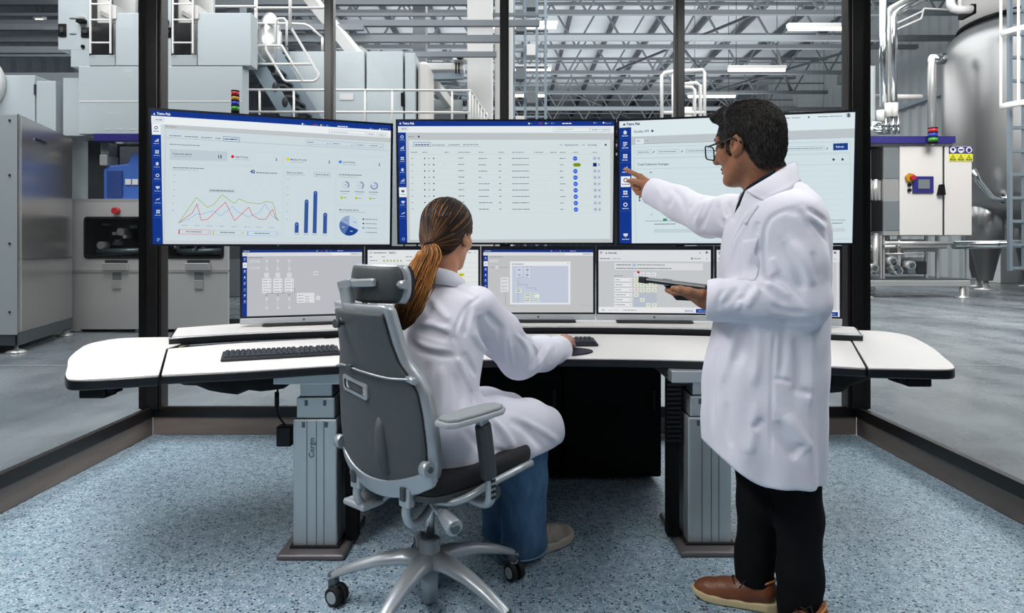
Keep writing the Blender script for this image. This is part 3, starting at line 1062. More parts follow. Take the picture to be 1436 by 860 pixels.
for k, px in enumerate((1213, 1219, 1226, 1233, 1246, 1256, 1266)):
    a, b_ = P(px, 327, YK), P(px, 385 - (k % 3) * 6, YK)
    MB().cyl((a.x, YK + .15 + .1 * (k % 3), a.z), (b_.x, YK + .15 + .1 * (k % 3), b_.z), .04 + .02 * (k % 2), n=10).build('pipe', 'steel2', sk)
for px, py in ((1256, 374), (1260, 380), (1278, 372), (1216, 380), (1226, 376), (1252, 366)):
    a = P(px, py, YK)
    MB().cyl((a.x, YK - .02, a.z), (a.x, YK + .25, a.z), .10, n=14).build('flange', 'steel2', sk)
    MB().cyl((a.x, YK - .05, a.z), (a.x, YK - .02, a.z), .06, n=10).build('flange_bolt', 'alu_dark', sk)
kb(1288, 1300, 366, 386, .4, .9, 'pump_motor', 'mid_grey', .03); kb(1300, 1316, 367, 386, .4, .9, 'pump_motor', 'dark_in', .03)
kb(1270, 1335, 362, 386, 1.0, 1.1, 'rear_tray', 'steel2')
for k in range(4):
    a = P(1209 + k * 10, 203, YK)
    MB().cyl((a.x, YK + .3, a.z), (a.x, YK + .3, a.z + .12 + .05 * (k % 2)), .05, n=8).build('valve_top', 'steel2', sk)
p = P(1308, 203, YK - .2)
tower('signal tower with red, blue and green lenses on the violet beam', (p.x, YK - .205, p.z), .10, .105, ['green_l', 'blue_l', 'red'], .02)

# vertical process pipes
vp = thing('pipe_riser', 'polished vertical process pipes with valves left of the tank', 'pipes', (9.9, 17, 0))
Yq = 17.0
for k, (px, r0) in enumerate(((1239, .10), (1245.5, .075), (1252.5, .10))):
    top = [(px, 165), (px, 22 - k * 3)]
    if k == 2:
        top = [(px, 150), (px, 26), (1254, 20), (1260, 15), (1296, -4)]
    if k == 1:
        top = [(px, 150), (px, 18), (1249, 12), (1290, -10)]
    if k == 0:
        top = [(px, 150), (px, -30)]
    MB().tube([tuple(P(a, b_, Yq)) for a, b_ in top], r0, 12).build('pipe', 'chrome' if k != 1 else 'steel2', vp)
for k, (px, py0, py1, w_) in enumerate(((1240, 147, 166, 5), (1247.5, 147, 166, 5), (1228.5, 157, 172, 5), (1236, 168, 188, 3), (1246, 166, 190, 3.2), (1253, 165, 190, 2.5))):
    a, b_ = P(px, py0, Yq), P(px, py1, Yq)
    MB().cyl((a.x, Yq - .2, a.z), (b_.x, Yq - .2, b_.z), w_ / (FPX / Yq), n=14).build('valve_body', 'col_white' if k < 3 else 'chrome', vp)
for py, x0, x1 in ((176, 1222, 1252), (183, 1218, 1256)):
    MB().cyl(tuple(P(x0, py, Yq)), tuple(P(x1, py, Yq)), .11, n=12).build('manifold', 'chrome', vp)
a, b_ = P(1225, 136, Yq + .6), P(1292, 136, Yq + .6)
MB().cyl((a.x, Yq + .6, a.z), (b_.x, Yq + .6, b_.z), .07, n=8).build('cross_pipe', 'white_rail', vp)
for pts in ([(1255, 34), (1293, 16), (1296, 12), (1335, 14)], [(1256, 42), (1292, 26), (1295, 14)]):
    MB().tube([tuple(P(a, b_, Yq + .2)) for a, b_ in pts], .025, 6).build('thin_pipe', 'white_rail', vp)
MB().bar((P(1210, 0, 17.5).x, 17.5, 0), (P(1210, 0, 17.5).x, 17.5, CAMZ + 250 / 51), .5, .4).build('support_post', 'clad', vp)

# ------------------------------------------------------------------ tank with ladder
YT = 18.0
c = P(1452, 0, YT)
tk = thing('storage_tank', 'large cylindrical stainless steel tank on cone legs at the right edge', 'tank', (c.x, YT, 0))
sT = FPX / YT


def tz(py):
    return CAMZ - (py - HOR) / sT


Rt = 110 / sT
prof = [(.02, tz(322)), (Rt * .35, tz(318)), (Rt * .7, tz(306)), (Rt * .9, tz(290)), (Rt * .985, tz(272)), (Rt, tz(255)), (Rt, tz(84)), (Rt * .99, tz(68)), (Rt * .955, tz(55)), (Rt * .89, tz(44)), (Rt * .80, tz(36))]
MB().lathe(prof, 64, Matrix.Translation((c.x, YT, 0))).build('shell', 'tank', tk)
MB().lathe([(Rt * .80, tz(36)), (Rt * .84, tz(34)), (Rt * .83, tz(31)), (Rt * .80, tz(30))], 48, Matrix.Translation((c.x, YT, 0))).build('rim_band', 'black', tk)
MB().lathe([(Rt * .80, tz(32)), (Rt * .8, tz(-30)), (Rt * .5, tz(-60)), (.02, tz(-70))], 48, Matrix.Translation((c.x, YT, 0))).build('upper_dome', 'paint2', tk)
for sx, dy, sc_ in ((-.70, -.2, 1.0), (.7, -.2, 1), (-.3, 1.3, 1), (.4, 1.3, 1)):
    x = c.x + sx * Rt
    lg = MB().lathe([(.42, tz(275)), (.42, tz(342)), (.38, tz(342)), (.16, tz(393)), (.05, tz(393))][::-1], 20, Matrix.Translation((x, YT + dy, 0))).build('cone_leg', 'tank', tk)
    MB().lathe([(.28, 0), (.28, .03), (.07, .06), (.06, tz(392) + .02)], 16, Matrix.Translation((x, YT + dy, -.012))).build('leg_foot', 'steel2', lg)
MB().tube([tuple(P(a, b_, YT - 1.2)) for a, b_ in ((1364, 238), (1372, 254), (1390, 275), (1396, 279), (1440, 279))], .075, 10).build('drain_pipe', 'chrome', tk)
q = P(1408, 279, YT - 1.2)
MB().cyl((q.x - .02, q.y, q.z), (q.x + .08, q.y, q.z), .12, n=14).build('pipe_clamp', 'chrome', tk)
MB().tube([tuple(P(a, b_, YT - .3)) for a, b_ in ((1326, 82), (1314, 83), (1308, 86), (1307, 94), (1307, 240))], .105, 12).build('side_pipe', 'steel2', tk)
MB().cyl(tuple(P(1306, 84, YT - .3)), tuple(P(1324, 82, YT - .3)), .15, n=14).build('pipe_elbow', 'chrome', tk)
MB().tube([tuple(P(a, b_, YT - 1.7)) for a, b_ in ((1333, -20), (1333, 6), (1337, 12), (1344, 14), (1362, 13))], .10, 10).build('vent_pipe', 'white_rail', tk)
MB().tube([tuple(P(a, b_, YT - 1.7)) for a, b_ in ((1346, -20), (1346, 12))], .05, 8).build('vent_pipe', 'white_rail', tk)
q = P(1366, 12, YT - 1.7)
MB().box(q.x - .06, q.x + .06, q.y, q.y + .5, q.z - .12, q.z + .12).build('vent_flange', 'black', tk)
# ladder
ld = thing('tank_ladder', 'grey blue caged ladder in front of the steel tank', 'ladder', (P(1424, 0, 15.2).x, 15.2, 0))
YL = 15.2
for px in (1416, 1436.5):
    a, b_ = P(px, 380, YL), P(px, -60, YL)
    MB().bar(a, b_, .075, .09, (0, 1, 0)).build('side_rail', 'galv', ld)
for k in range(12):
    py = 376 - k * 32.8
    a, b_ = P(1417, py, YL), P(1436, py, YL)
    MB().bar(a, b_, .07, .07).build('rung', 'galv', ld)
for py in (48, 150):
    cx = P(1426, py, YL)
    pts = []
    for k in range(13):
        t = math.pi * k / 12
        pts.append((cx.x - .38 * math.cos(t), YL - .55 * math.sin(t), cx.z))
    MB().tube(pts, .055, 8, flat=(.5, 1.3)).build('cage_hoop', 'white_rail', ld)
for k in (0, 3, 6):
    t = math.pi * k / 12
    x, y = P(1426, 0, YL).x - .38 * math.cos(t), YL - .55 * math.sin(t)
    if k == 6:
        continue
    MB().bar((x, y, P(0, 150, YL).z), (x, y, P(0, -60, YL).z), .04, .04, (0, 1, 0)).build('cage_bar', 'white_rail', ld)
sgn = thing('wall_sign', 'small violet plate hanging under the tank by the ladder', 'sign', (0, 0, 0))
a = P(1365, 324, 18.5); b_ = P(1379, 332, 18.5)
sgn.location = ((a.x + b_.x) / 2, 18.5, b_.z)
MB().box(a.x + .3, b_.x + .3, 18.5, 18.53, b_.z, a.z).build('plate', 'purple', sgn)
MB().bar(((a.x + b_.x) / 2 + .3, 18.55, -.01), ((a.x + b_.x) / 2 + .3, 18.55, a.z), .05, .05).build('stand', 'steel2', sgn)
# pipe along the floor behind the skid
fpz = P(1337, 344, 15.8)
t = thing('transfer_pipe', 'thick horizontal steel pipe running from the skid under the tank', 'pipe', (fpz.x, 15.8, fpz.z))
MB().cyl(tuple(fpz), (15.5, 15.8, fpz.z + .1), .10, n=14).build('pipe', 'chrome', t)
MB().bar((15.0, 15.8, -.012), (15.0, 15.8, fpz.z), .06, .06).build('pipe_stand', 'steel2', t)
MB().bar((11.2, 15.8, -.012), (11.2, 15.8, fpz.z), .06, .06).build('pipe_stand', 'steel2', t)
# ------------------------------------------------------------------ control desk
DZ = .72
desk = thing('control_desk', 'wide curved white control desk with black edges on two aluminium columns', 'desk', (0, 2.6, 0))
front = spline([(-1.19, 2.175), (-.907, 2.255), (-.63, 2.355), (-.2, 2.465), (.25, 2.50), (.7, 2.455), (1.0, 2.385), (1.27, 2.30)], 6)
back = spline([(-1.47, 2.74), (-1.2, 2.92), (-.6, 3.13), (0, 3.21), (.6, 3.19), (1.2, 3.08), (1.57, 2.97)], 6)


def inset(poly, d):
    n = len(poly)
    ar = sum(poly[i][0] * poly[(i + 1) % n][1] - poly[(i + 1) % n][0] * poly[i][1] for i in range(n))
    sg = 1 if ar > 0 else -1
    out = []
    for i in range(n):
        p0, p1, p2 = Vector(poly[i - 1]), Vector(poly[i]), Vector(poly[(i + 1) % n])
        e1, e2 = (p1 - p0), (p2 - p1)
        if e1.length < 1e-6 or e2.length < 1e-6:
            out.append(tuple(p1)); continue
        n1 = Vector((-e1.y, e1.x)).normalized() * sg
        n2 = Vector((-e2.y, e2.x)).normalized() * sg
        m_ = (n1 + n2)
        m_ = m_ / max(.4, m_.dot(n1) if m_.length > 1e-6 else 1)
        q = p1 + m_ * d
        out.append(tuple(q))
    return out


def worktop(name, poly, z, th, parent, white_inset=.0025):
    t = MB().prism(inset(poly, white_inset), z - .004, z).build(name, 'laminate', parent)
    MB().prism(poly, z - th, z - .0035).build('edge_band', 'edge', t, .006, 3)
    return t


worktop('worktop', front + list(reversed(back)), DZ, .034, desk)
lw = [(-1.194, 2.172)] + spline([(-1.32, 2.12), (-1.43, 2.095), (-1.497, 2.15), (-1.61, 2.32), (-1.745, 2.53), (-1.885, 2.83), (-1.90, 2.98), (-1.85, 3.07), (-1.69, 3.10)], 6) + [(-1.55, 3.10), (-1.49, 2.93), (-1.475, 2.742)]
rw = [(1.275, 2.298)] + spline([(1.40, 2.285), (1.50, 2.275), (1.57, 2.285), (1.625, 2.36), (1.70, 2.52), (1.82, 2.78), (1.93, 3.08), (1.95, 3.22), (1.90, 3.33), (1.75, 3.37)], 6) + [(1.66, 3.30), (1.62, 3.1), (1.575, 2.972)]
w1 = worktop('side_wing', lw, DZ, .037, desk)
w2 = worktop('side_wing', rw, DZ, .037, desk)
MB().box(-1.452, -1.365, 2.15, 2.22, .645, .684).build('light_switch', 'blackm', w1, .004)
MB().box(-1.365, -1.34, 2.16, 2.21, .66, .684).build('switch_cable_clip', 'blackm', w1)
MB().box(1.44, 1.525, 2.33, 2.40, .645, .684).build('light_switch', 'blackm', w2, .004)
MB().box(1.40, 1.43, 2.33, 2.39, .66, .684).build('switch_cable_clip', 'blackm', w2)
# cable trough behind the worktop
tro_b = spline([(-1.56, 3.0), (-1.2, 3.18), (-.6, 3.32), (0, 3.38), (.6, 3.36), (1.2, 3.22), (1.64, 3.05)], 6)
MB().prism([(x, y + .004) for x, y in back] + list(reversed(tro_b)), .655, .69).build('cable_trough', 'edge', desk)
# raised monitor shelf
sf = spline([(-1.53, 2.86), (-1.2, 3.03), (-.6, 3.20), (0, 3.265), (.6, 3.245), (1.2, 3.13), (1.62, 2.96)], 6)
sb = spline([(-1.68, 3.20), (-1.3, 3.48), (-.6, 3.70), (0, 3.74), (.6, 3.72), (1.3, 3.5), (1.74, 3.24)], 6)
shelf = worktop('monitor_shelf', sf + list(reversed(sb)), .752, .040, desk, .012)
MB().tube([(x, y - .004, .747) for x, y in sf], .0035, 6).build('aluminium_lip', 'alu', shelf)
# small yellow label in the trough corner
MB().box(-1.50, -1.475, 2.86, 2.90, .70, .7105).build('corner_plug', mat('pale_yellow', '#c9c48a', .5), desk)
# cabinet behind the legs
MB().box(-.72, .73, 3.14, 3.46, .03, .69).build('cabinet_body', 'black', desk, .006)
for k in range(3):
    x0 = -.715 + k * .483
    d_ = MB().box(x0, x0 + .475, 3.122, 3.139, .05, .685).build('cabinet_door', 'black', desk, .004)
    MB().box(x0 + .43, x0 + .445, 3.108, 3.122, .36, .46).build('pull', 'blackm', d_, .002)
# sagging fabric cable trays
for x0, x1, ya, yb in ((-1.42, -.80, 2.62, 2.80), (1.0, 1.50, 2.72, 2.66)):
    rings = []
    for i in range(15):
        t = i / 14
        x = x0 + (x1 - x0) * t
        y = ya + (yb - ya) * t
        sag = .125 * math.sin(math.pi * t) ** .6 + .008 * math.sin(t * 21) + .004 * math.sin(t * 47)
        ring = []
        for k in range(9):
            a = math.pi * k / 8
            ring.append((x, y - .1 * math.cos(a), .684 - (.02 + sag) * math.sin(a)))
        rings.append(ring)
    MB().loft(rings, True).build('cable_tray', 'fabric_black', desk)


def pedestal(x, y, rz, chain):
    """telescopic lifting column, front face at local y=0"""
    M = Matrix.Translation((x, y, 0)) @ Matrix.Rotation(rz, 4, 'Z')

    def bx(mb, *a):
        return mb.box(*a, M=M)
    col = bx(MB(), -.083, .083, 0, .13, .012, .505).build('lifting_column', 'alu', desk, .006)
    for gx in (-.030, .006, .034):
        bx(MB(), gx - .0012, gx + .0012, -.0012, .002, .02, .50).build('groove', 'alu_dark', col)
    s2 = bx(MB(), -.072, .072, .008, .122, .505, .585).build('upper_stage', 'alu', col, .005)
    bx(MB(), -.074, .074, .006, .124, .503, .508).build('wiper_ring', 'rubber', s2)
    s3 = bx(MB(), -.061, .061, .016, .114, .585, .648).build('top_stage', 'alu', col, .005)
    bx(MB(), -.064, .064, .013, .117, .583, .588).build('wiper_ring', 'rubber', s3)
    for sx, sz in ((-.043, .485), (.043, .485)):
        bx(MB(), sx - .006, sx + .006, -.002, .004, sz - .011, sz + .011).build('fixing_slot', 'alu_dark', col, .002)
    for sx, sz in ((-.035, .565), (.035, .565)):
        bx(MB(), sx - .006, sx + .006, .006, .011, sz - .011, sz + .011).build('fixing_slot', 'alu_dark', s2, .002)
    bx(MB(), -.15, .14, -.02, .30, .640, .686).build('bracket', 'alu', col, .004)
    bx(MB(), -.125, .125, -.06, .30, 0, .022).build('base_plate', 'baseplate', desk, .009, 3)
    bx(MB(), -.093, .093, -.008, .14, .020, .032).build('base_collar', 'rubber', col, .003)
    bx(MB(), -.083, .083, .13, .17, .012, .6).build('rear_cover', 'blackm', col)
    if chain:
        cx = chain * .125
        ch = bx(MB(), cx - .022, cx + .022, .05, .10, .03, .66).build('cable_chain', 'black', desk)
        for k in range(15):
            z = .40 + k * .018
            bx(MB(), cx - .027, cx + .027, .042, .05, z, z + .010).build('chain_link', 'blackm', ch)
    return col


pc = pedestal(-.742, 2.415, 0, 1)
pc2 = pedestal(.752, 2.44, 0, -1)
# maker's lettering down the left column
tv, tf = text_mesh('Cergo', .030)
mb = MB()
mb.add([(-.742 - .002 - yy, 2.4128, .36 + xx) for xx, yy in tv], tf)
tv, tf = text_mesh('height adjustable', .0075)
mb.add([(-.742 + .010 - yy, 2.4128, .365 + xx) for xx, yy in tv], tf) if False else None
mb.build('lettering', mat('dark_ink', '#3c4448', .6), pc, fix=False)
# power adapter with cable hanging beside the left column
t = thing('power_adapter', 'black power adapter hanging on its cable left of the column', 'adapter', (-.95, 2.62, .40))
MB().box(-.957, -.897, 2.60, 2.65, .343, .425).build('case', 'blackm', t, .006)
MB().tube(spline([(-.927, 2.63, .42), (-.96, 2.63, .47), (-.965, 2.63, .54), (-.95, 2.63, .60), (-.93, 2.63, .645), (-.915, 2.64, .676)], 6), .004, 6).build('cable', 'rubber', t)
MB().cyl((-.9635, 2.63, .50), (-.9635, 2.63, .56), .009).build('ferrite_bead', 'rubber', t)
# ------------------------------------------------------------------ screens
NAVY, BLUE, INK, PALE, WHITE, GREY, LGREY, MGREY = '#16388c', '#1c49a8', '#33435c', '#cbd9df', '#e9eef1', '#bfc4c7', '#c9cdd0', '#8f9ba8'


def homog(src):
    """projective map taking the four corners TL,TR,BR,BL to the unit square (v down)"""
    dst = [(0, 0), (1, 0), (1, 1), (0, 1)]
    A, b = [], []
    for (x, y), (u, v) in zip(src, dst):
        A.append([x, y, 1, 0, 0, 0, -u * x, -u * y]); b.append(u)
        A.append([0, 0, 0, x, y, 1, -v * x, -v * y]); b.append(v)
    h = np.linalg.solve(np.array(A, float), np.array(b, float))

    def f(x, y):
        d = h[6] * x + h[7] * y + 1
        return (h[0] * x + h[1] * y + h[2]) / d, (h[3] * x + h[4] * y + h[5]) / d
    return f


class UI:
    """flat coloured print of one display: one mesh, colours per face"""

    def __init__(s, corners, w, h):
        s.m = homog(corners)
        s.w, s.h = w, h
        s.v, s.f, s.c = [], [], []
        s.rnd = random.Random(int(corners[0][0]) + int(w * 100))

    def full(s, col):
        s._raw([(-s.w / 2, s.h / 2), (-s.w / 2, -s.h / 2), (s.w / 2, -s.h / 2), (s.w / 2, s.h / 2)], [(0, 1, 2, 3)], col, 0)

    def _raw(s, pts, fs, col, lay):
        n = len(s.v)
        e = s.w / 2 - .0002, s.h / 2 - .0002
        s.v += [(max(-e[0], min(e[0], x)), -.00022 * lay, max(-e[1], min(e[1], z))) for x, z in pts]
        s.f += [tuple(i + n for i in f) for f in fs]
        s.c += [lin(col)] * len(fs)

    def poly(s, pts, col, lay=1):
        q = []
        for x, y in pts:
            u, v = s.m(x, y)
            q.append(((u - .5) * s.w, (.5 - v) * s.h))
        n = len(q)
        ar = sum(q[i][0] * q[(i + 1) % n][1] - q[(i + 1) % n][0] * q[i][1] for i in range(n))
        idx = tuple(range(n)) if ar > 0 else tuple(reversed(range(n)))
        s._raw(q, [idx], col, lay)

    def r(s, x0, y0, x1, y1, col, lay=1, dy=0):
        """rectangle; dy = extra drop of the right end"""
        s.poly([(x0, y0), (x1, y0 + dy), (x1, y1 + dy), (x0, y1)], col, lay)

    def fr(s, x0, y0, x1, y1, col, t=1.6, lay=2, dy=0):
        s.r(x0, y0, x1, y0 + t, col, lay, dy); s.r(x0, y1 - t, x1, y1, col, lay, dy)
        s.r(x0, y0, x0 + t, y1, col, lay, 0); s.poly([(x1 - t, y0 + dy), (x1, y0 + dy), (x1, y1 + dy), (x1 - t, y1 + dy)], col, lay)

    def line(s, pts, t, col, lay=3):
        for (x0, y0), (x1, y1) in zip(pts[:-1], pts[1:]):
            L_ = math.hypot(x1 - x0, y1 - y0) or 1
            nx, ny = -(y1 - y0) / L_ * t / 2, (x1 - x0) / L_ * t / 2
            s.poly([(x0 + nx, y0 + ny), (x1 + nx, y1 + ny), (x1 - nx, y1 - ny), (x0 - nx, y0 - ny)], col, lay)

    def disc(s, x, y, rad, col, lay=3, n=14):
        s.poly([(x + rad * math.cos(2 * math.pi * i / n), y + rad * math.sin(2 * math.pi * i / n)) for i in range(n)], col, lay)

    def arc(s, x, y, r0, r1, a0, a1, col, lay=3, n=12):
        for i in range(n):
            t0, t1 = R(a0 + (a1 - a0) * i / n), R(a0 + (a1 - a0) * (i + 1) / n)
            s.poly([(x + r0 * math.cos(t0), y + r0 * math.sin(t0)), (x + r1 * math.cos(t0), y + r1 * math.sin(t0)),
                    (x + r1 * math.cos(t1), y + r1 * math.sin(t1)), (x + r0 * math.cos(t1), y + r0 * math.sin(t1))], col, lay)

    def t(s, x, y, size, txt, col, lay=3, align='LEFT', bold=0.012, slope=0):
        tv, tf = text_mesh(txt, size, align, bold)
        q = []
        for a, b in tv:
            u, v = s.m(x + a, y - b + slope * a)
            q.append(((u - .5) * s.w, (.5 - v) * s.h))
        s._raw(q, tf, col, lay)

    def g(s, x, y, w, col=INK, h=5, lay=3, slope=0):
        """a run of small print too fine to read: short dashes"""
        e = x + w
        h *= .78
        if col == INK:
            col = '#637283'
        while x < e - 2:
            k = min(s.rnd.uniform(5, 20), e - x)
            y0 = y + slope * (x - (e - w))
            s.r(x, y0 - h / 2, x + k, y0 + h / 2, col, lay)
            x += k + 2.6

    def icon(s, x, y, r_, col, k, lay=3):
        if k == 0:
            s.arc(x, y, r_ * .6, r_, 0, 360, col, lay)
        elif k == 1:
            for i in range(3):
                s.r(x - r_ + i * r_ * .75, y + r_ - r_ * (.8 + .55 * i), x - r_ + i * r_ * .75 + r_ * .5, y + r_, col, lay)
        elif k == 2:
            for i in range(2):
                for j in range(2):
                    s.r(x - r_ + i * r_ * 1.1, y - r_ + j * r_ * 1.1, x - r_ + i * r_ * 1.1 + r_ * .9, y - r_ + j * r_ * 1.1 + r_ * .8, col, lay)
        elif k == 3:
            s.poly([(x, y - r_), (x + r_, y), (x + r_ * .7, y), (x + r_ * .7, y + r_), (x - r_ * .7, y + r_), (x - r_ * .7, y), (x - r_, y)], col, lay)
        elif k == 4:
            for i in range(3):
                s.r(x - r_, y - r_ + i * r_ * .8, x + r_ * (1 if i < 2 else .3), y - r_ + i * r_ * .8 + r_ * .4, col, lay)
        elif k == 5:
            s.line([(x - r_, y + r_ * .6), (x - r_ * .2, y - r_ * .3), (x + r_ * .3, y + r_ * .3), (x + r_, y - r_ * .8)], r_ * .35, col, lay)
        elif k == 6:
            s.r(x - r_, y - r_ * .7, x + r_, y + r_ * .4, col, lay); s.r(x - r_ * .4, y + r_ * .5, x + r_ * .4, y + r_ * .9, col, lay)

    def build(s, parent):
        me = bpy.data.meshes.new('screen')
        me.from_pydata(s.v, [], s.f)
        at = me.color_attributes.new('col', 'FLOAT_COLOR', 'CORNER')
        cs = []
        for p in me.polygons:
            cs += [*s.c[p.index], 1.0] * p.loop_total
        at.data.foreach_set('color', cs)
        return link('screen', me, 'screen', parent, local=True)


BW, BH = 1.215, .684


def header(u, x0, y0, x1, y1, h, sl):
    """navy title bar with small status marks"""


def ui_alarm():
    u = UI([(48, 46), (1409, 76), (1407, 767), (96, 794)], BW, BH)
    u.full(PALE)
    u.poly([(40, 40), (1420, 72), (1420, 108), (44, 78)], NAVY, 1)
    u.t(80, 71, 19, 'Tetra Pak', WHITE, slope=.02, bold=.03)
    u.poly([(66, 60), (72, 72), (60, 72)], WHITE, 3)
    for x, c in ((896, WHITE), (964, '#c8202f'), (1002, '#cfd04a'), (1036, '#5a8fe0'), (1288, MGREY), (1344, WHITE)):
        u.disc(x, 64 + (x - 45) * .03, 5, c)
        u.g(x + 8, 64 + (x - 45) * .03, 10, MGREY, 3)
    u.g(1098, 95, 58, WHITE, 7); u.g(1356, 98, 34, MGREY, 4)
    u.poly([(44, 78), (1420, 108), (1420, 152), (48, 122)], WHITE, 1)
    u.fr(62, 88, 122, 110, MGREY, 1.5, 2, 1.5); u.g(74, 100, 38, NAVY, 6)
    u.poly([(125, 126), (1410, 148), (1410, 178), (127, 150)], GREY, 1)
    u.g(128, 137, 62, INK, 4, slope=.02)
    u.fr(1048, 116, 1262, 136, MGREY, 1.5, 2, 3); u.g(1062, 128, 100, MGREY, 4, slope=.02)
    u.fr(1268, 121, 1316, 141, MGREY, 1.5, 2, 1); u.g(1278, 133, 32, INK, 5)
    u.fr(1326, 122, 1388, 144, MGREY, 1.5, 2, 1); u.g(1336, 135, 44, INK, 5)
    u.poly([(52, 118), (104, 119), (150, 794), (92, 798)], NAVY, 1)
    u.poly([(54, 120), (104, 121), (108, 185), (60, 186)], WHITE, 2)
    u.icon(80, 146, 10, INK, 0); u.g(66, 166, 30, INK, 6)
    for k, y in enumerate((216, 283, 348, 415, 482, 548, 616)):
        x = 80 + (y - 146) * .068
        u.icon(x + 3, y, 10, '#c7d3e8', (1, 2, 3, 0, 6, 5, 2)[k]); u.g(x - 14, y + 20, 34, '#aebfe0', 4)
        u.r(x - 24, y + 32, x + 28, y + 33.5, '#3f5fae', 2)
    u.icon(124, 770, 8, '#8ea6d8', 4)
    u.poly([(127, 148), (135, 148), (160, 776), (152, 776)], LGREY, 2)
    u.poly([(150, 774), (1407, 758), (1407, 768), (150, 786)], LGREY, 2)
    # tabs
    for x, w_ in ((155, 66), (240, 72), (330, 60), (408, 34)):
        u.g(x, 188 + (x - 155) * .02, w_, INK, 5.5)
    u.fr(452, 180, 544, 208, NAVY, 2, 2, 2); u.g(460, 195, 76, NAVY, 8)
    u.line([(135, 199), (452, 207)], 1.6, MGREY, 2); u.line([(544, 209), (1390, 226)], 1.6, MGREY, 2)
    for x0, x1 in ((918, 1058), (1064, 1200), (1206, 1366)):
        u.fr(x0, 180 + (x0 - 900) * .02, x1, 206 + (x0 - 900) * .02, MGREY, 1.5, 2, 2)
        u.g(x0 + 10, 194 + (x0 - 900) * .02, 36, INK, 5); u.g(x1 - 20, 196 + (x1 - 900) * .02, 10, INK, 4)
    u.g(1286, 201, 46, INK, 5)
    u.g(158, 237, 166, INK, 5, slope=.01)
    # four number cards
    u.poly([(160, 264), (478, 266), (480, 322), (164, 326)], '#bccad2', 1)
    for x0, x1 in ((480, 790), (792, 1100), (1100, 1376)):
        u.fr(x0, 262, x1, 340, '#c3d0d7', 1.5, 1)
    u.t(176, 294, 14, 'Total active alarms', INK); u.g(178, 304, 98, MGREY, 3)
    u.t(424, 306, 26, '15', INK, bold=.03)
    for x, c, s_, xn in ((508, '#d11f3a', 'High Priority', 748), (819, '#d5cf2d', 'Medium Priority', 1048), (1117, '#3f86e0', 'Low Priority', 1338)):
        u.disc(x, 294 + (x - 508) * .013, 9, c); u.t(x + 14, 299 + (x - 508) * .013, 14, s_, INK); u.g(x + 14, 309 + (x - 508) * .013, 80, MGREY, 3)
        u.t(xn, 310 + (xn - 748) * .014, 24, '5', INK)
    # line chart
    u.fr(166, 346, 796, 745, '#c3d0d7', 1.5, 1)
    u.g(182, 368, 170, INK, 6); u.g(182, 380, 144, MGREY, 3)
    u.t(610, 384, 26, '42', NAVY, bold=.04); u.g(642, 381, 118, INK, 6)
    for y in (408, 447, 491, 528, 567, 607):
        u.g(190, y, 9, MGREY, 4)
    u.r(384, 480, 530, 500, '#bfcad2', 2); u.g(392, 490, 130, INK, 6)
    u.line([(228, 676), (282, 652), (322, 624), (356, 622), (415, 602), (452, 632), (520, 575), (545, 605), (608, 632), (668, 606), (697, 555), (738, 622), (778, 650)], 3, '#8fb4e6', 3)
    u.line([(228, 676), (300, 618), (323, 567), (350, 657), (384, 652), (478, 553), (532, 655), (608, 577), (630, 622), (668, 643), (704, 643), (740, 585), (758, 632), (778, 650)], 3, '#cf3d55', 4)
    u.line([(228, 676), (318, 531), (380, 585), (413, 570), (458, 511), (528, 560), (552, 531), (598, 551), (670, 557), (700, 543), (738, 546), (752, 580), (762, 630), (778, 650)], 3.4, '#a4b545', 5)
    for x in range(245, 760, 68):
        u.g(x, 688, 30, MGREY, 3.5)
    for x0, c in ((230, '#c92a44'), (416, '#c3bd2c'), (604, '#86b0ea')):
        u.fr(x0, 711, x0 + 174, 736, c, 1.6, 2, -1); u.r(x0, 711, x0 + 6, 737, c, 3); u.g(x0 + 40, 722, 84, INK, 6)
        u.g(x0 + 158, 722, 8, MGREY, 6)
    # bar chart
    u.fr(802, 346, 1092, 745, '#c3d0d7', 1.5, 1)
    u.t(812, 378, 13, 'Alarms by station', INK); u.g(812, 386, 106, MGREY, 3)
    u.fr(967, 366, 1063, 392, MGREY, 1.6, 2, 1); u.g(977, 380, 76, INK, 6)
    for y in (412, 458, 502, 550, 596, 640):
        u.g(818, y, 9, MGREY, 4)
    for x, y in ((878, 655), (930, 525), (979, 475), (1037, 597)):
        u.r(x - 11, y + 9, x + 11, 714, '#35569b', 3); u.disc(x, y + 10, 11, '#35569b', 3); u.disc(x, y + 12, 3, '#9db3da', 4)
        u.g(x - 14, 722, 30, MGREY, 3.5)
    # rings, pie
    u.fr(1096, 346, 1376, 545, '#c3d0d7', 1.5, 1); u.fr(1096, 549, 1376, 742, '#c3d0d7', 1.5, 1)
    u.g(1110, 376, 134, INK, 6.5); u.g(1110, 389, 110, MGREY, 3)
    for k, x in enumerate((1150, 1234, 1315)):
        u.arc(x, 434, 13, 23, -90, (50, 60, 190)[k], '#8d9dbb', 3)
        u.arc(x, 434, 13, 23, (50, 60, 190)[k], 270, '#c2cedb', 3)
        u.g(x - 6, 434, 12, INK, 4)
        u.g(x - 30, 471, 54, INK, 5.5); u.g(x - 24, 484, 40, MGREY, 3); u.disc(x - 21, 508, 8, '#b7bf3a'); u.g(x - 8, 508, 14, INK, 4)
    u.t(1116, 581, 13, 'Most frequent alarms', INK); u.g(1116, 589, 150, MGREY, 3)
    for a0, a1, c in ((-90, 24, '#c3d2e2'), (24, 118, '#1d4290'), (118, 205, '#5574ac'), (205, 270, '#93a7c9')):
        pts = [(1175, 666)] + [(1175 + 57 * math.cos(R(a0 + (a1 - a0) * i / 12)), 666 + 57 * math.sin(R(a0 + (a1 - a0) * i / 12))) for i in range(13)]
        u.poly(pts, c, 3)
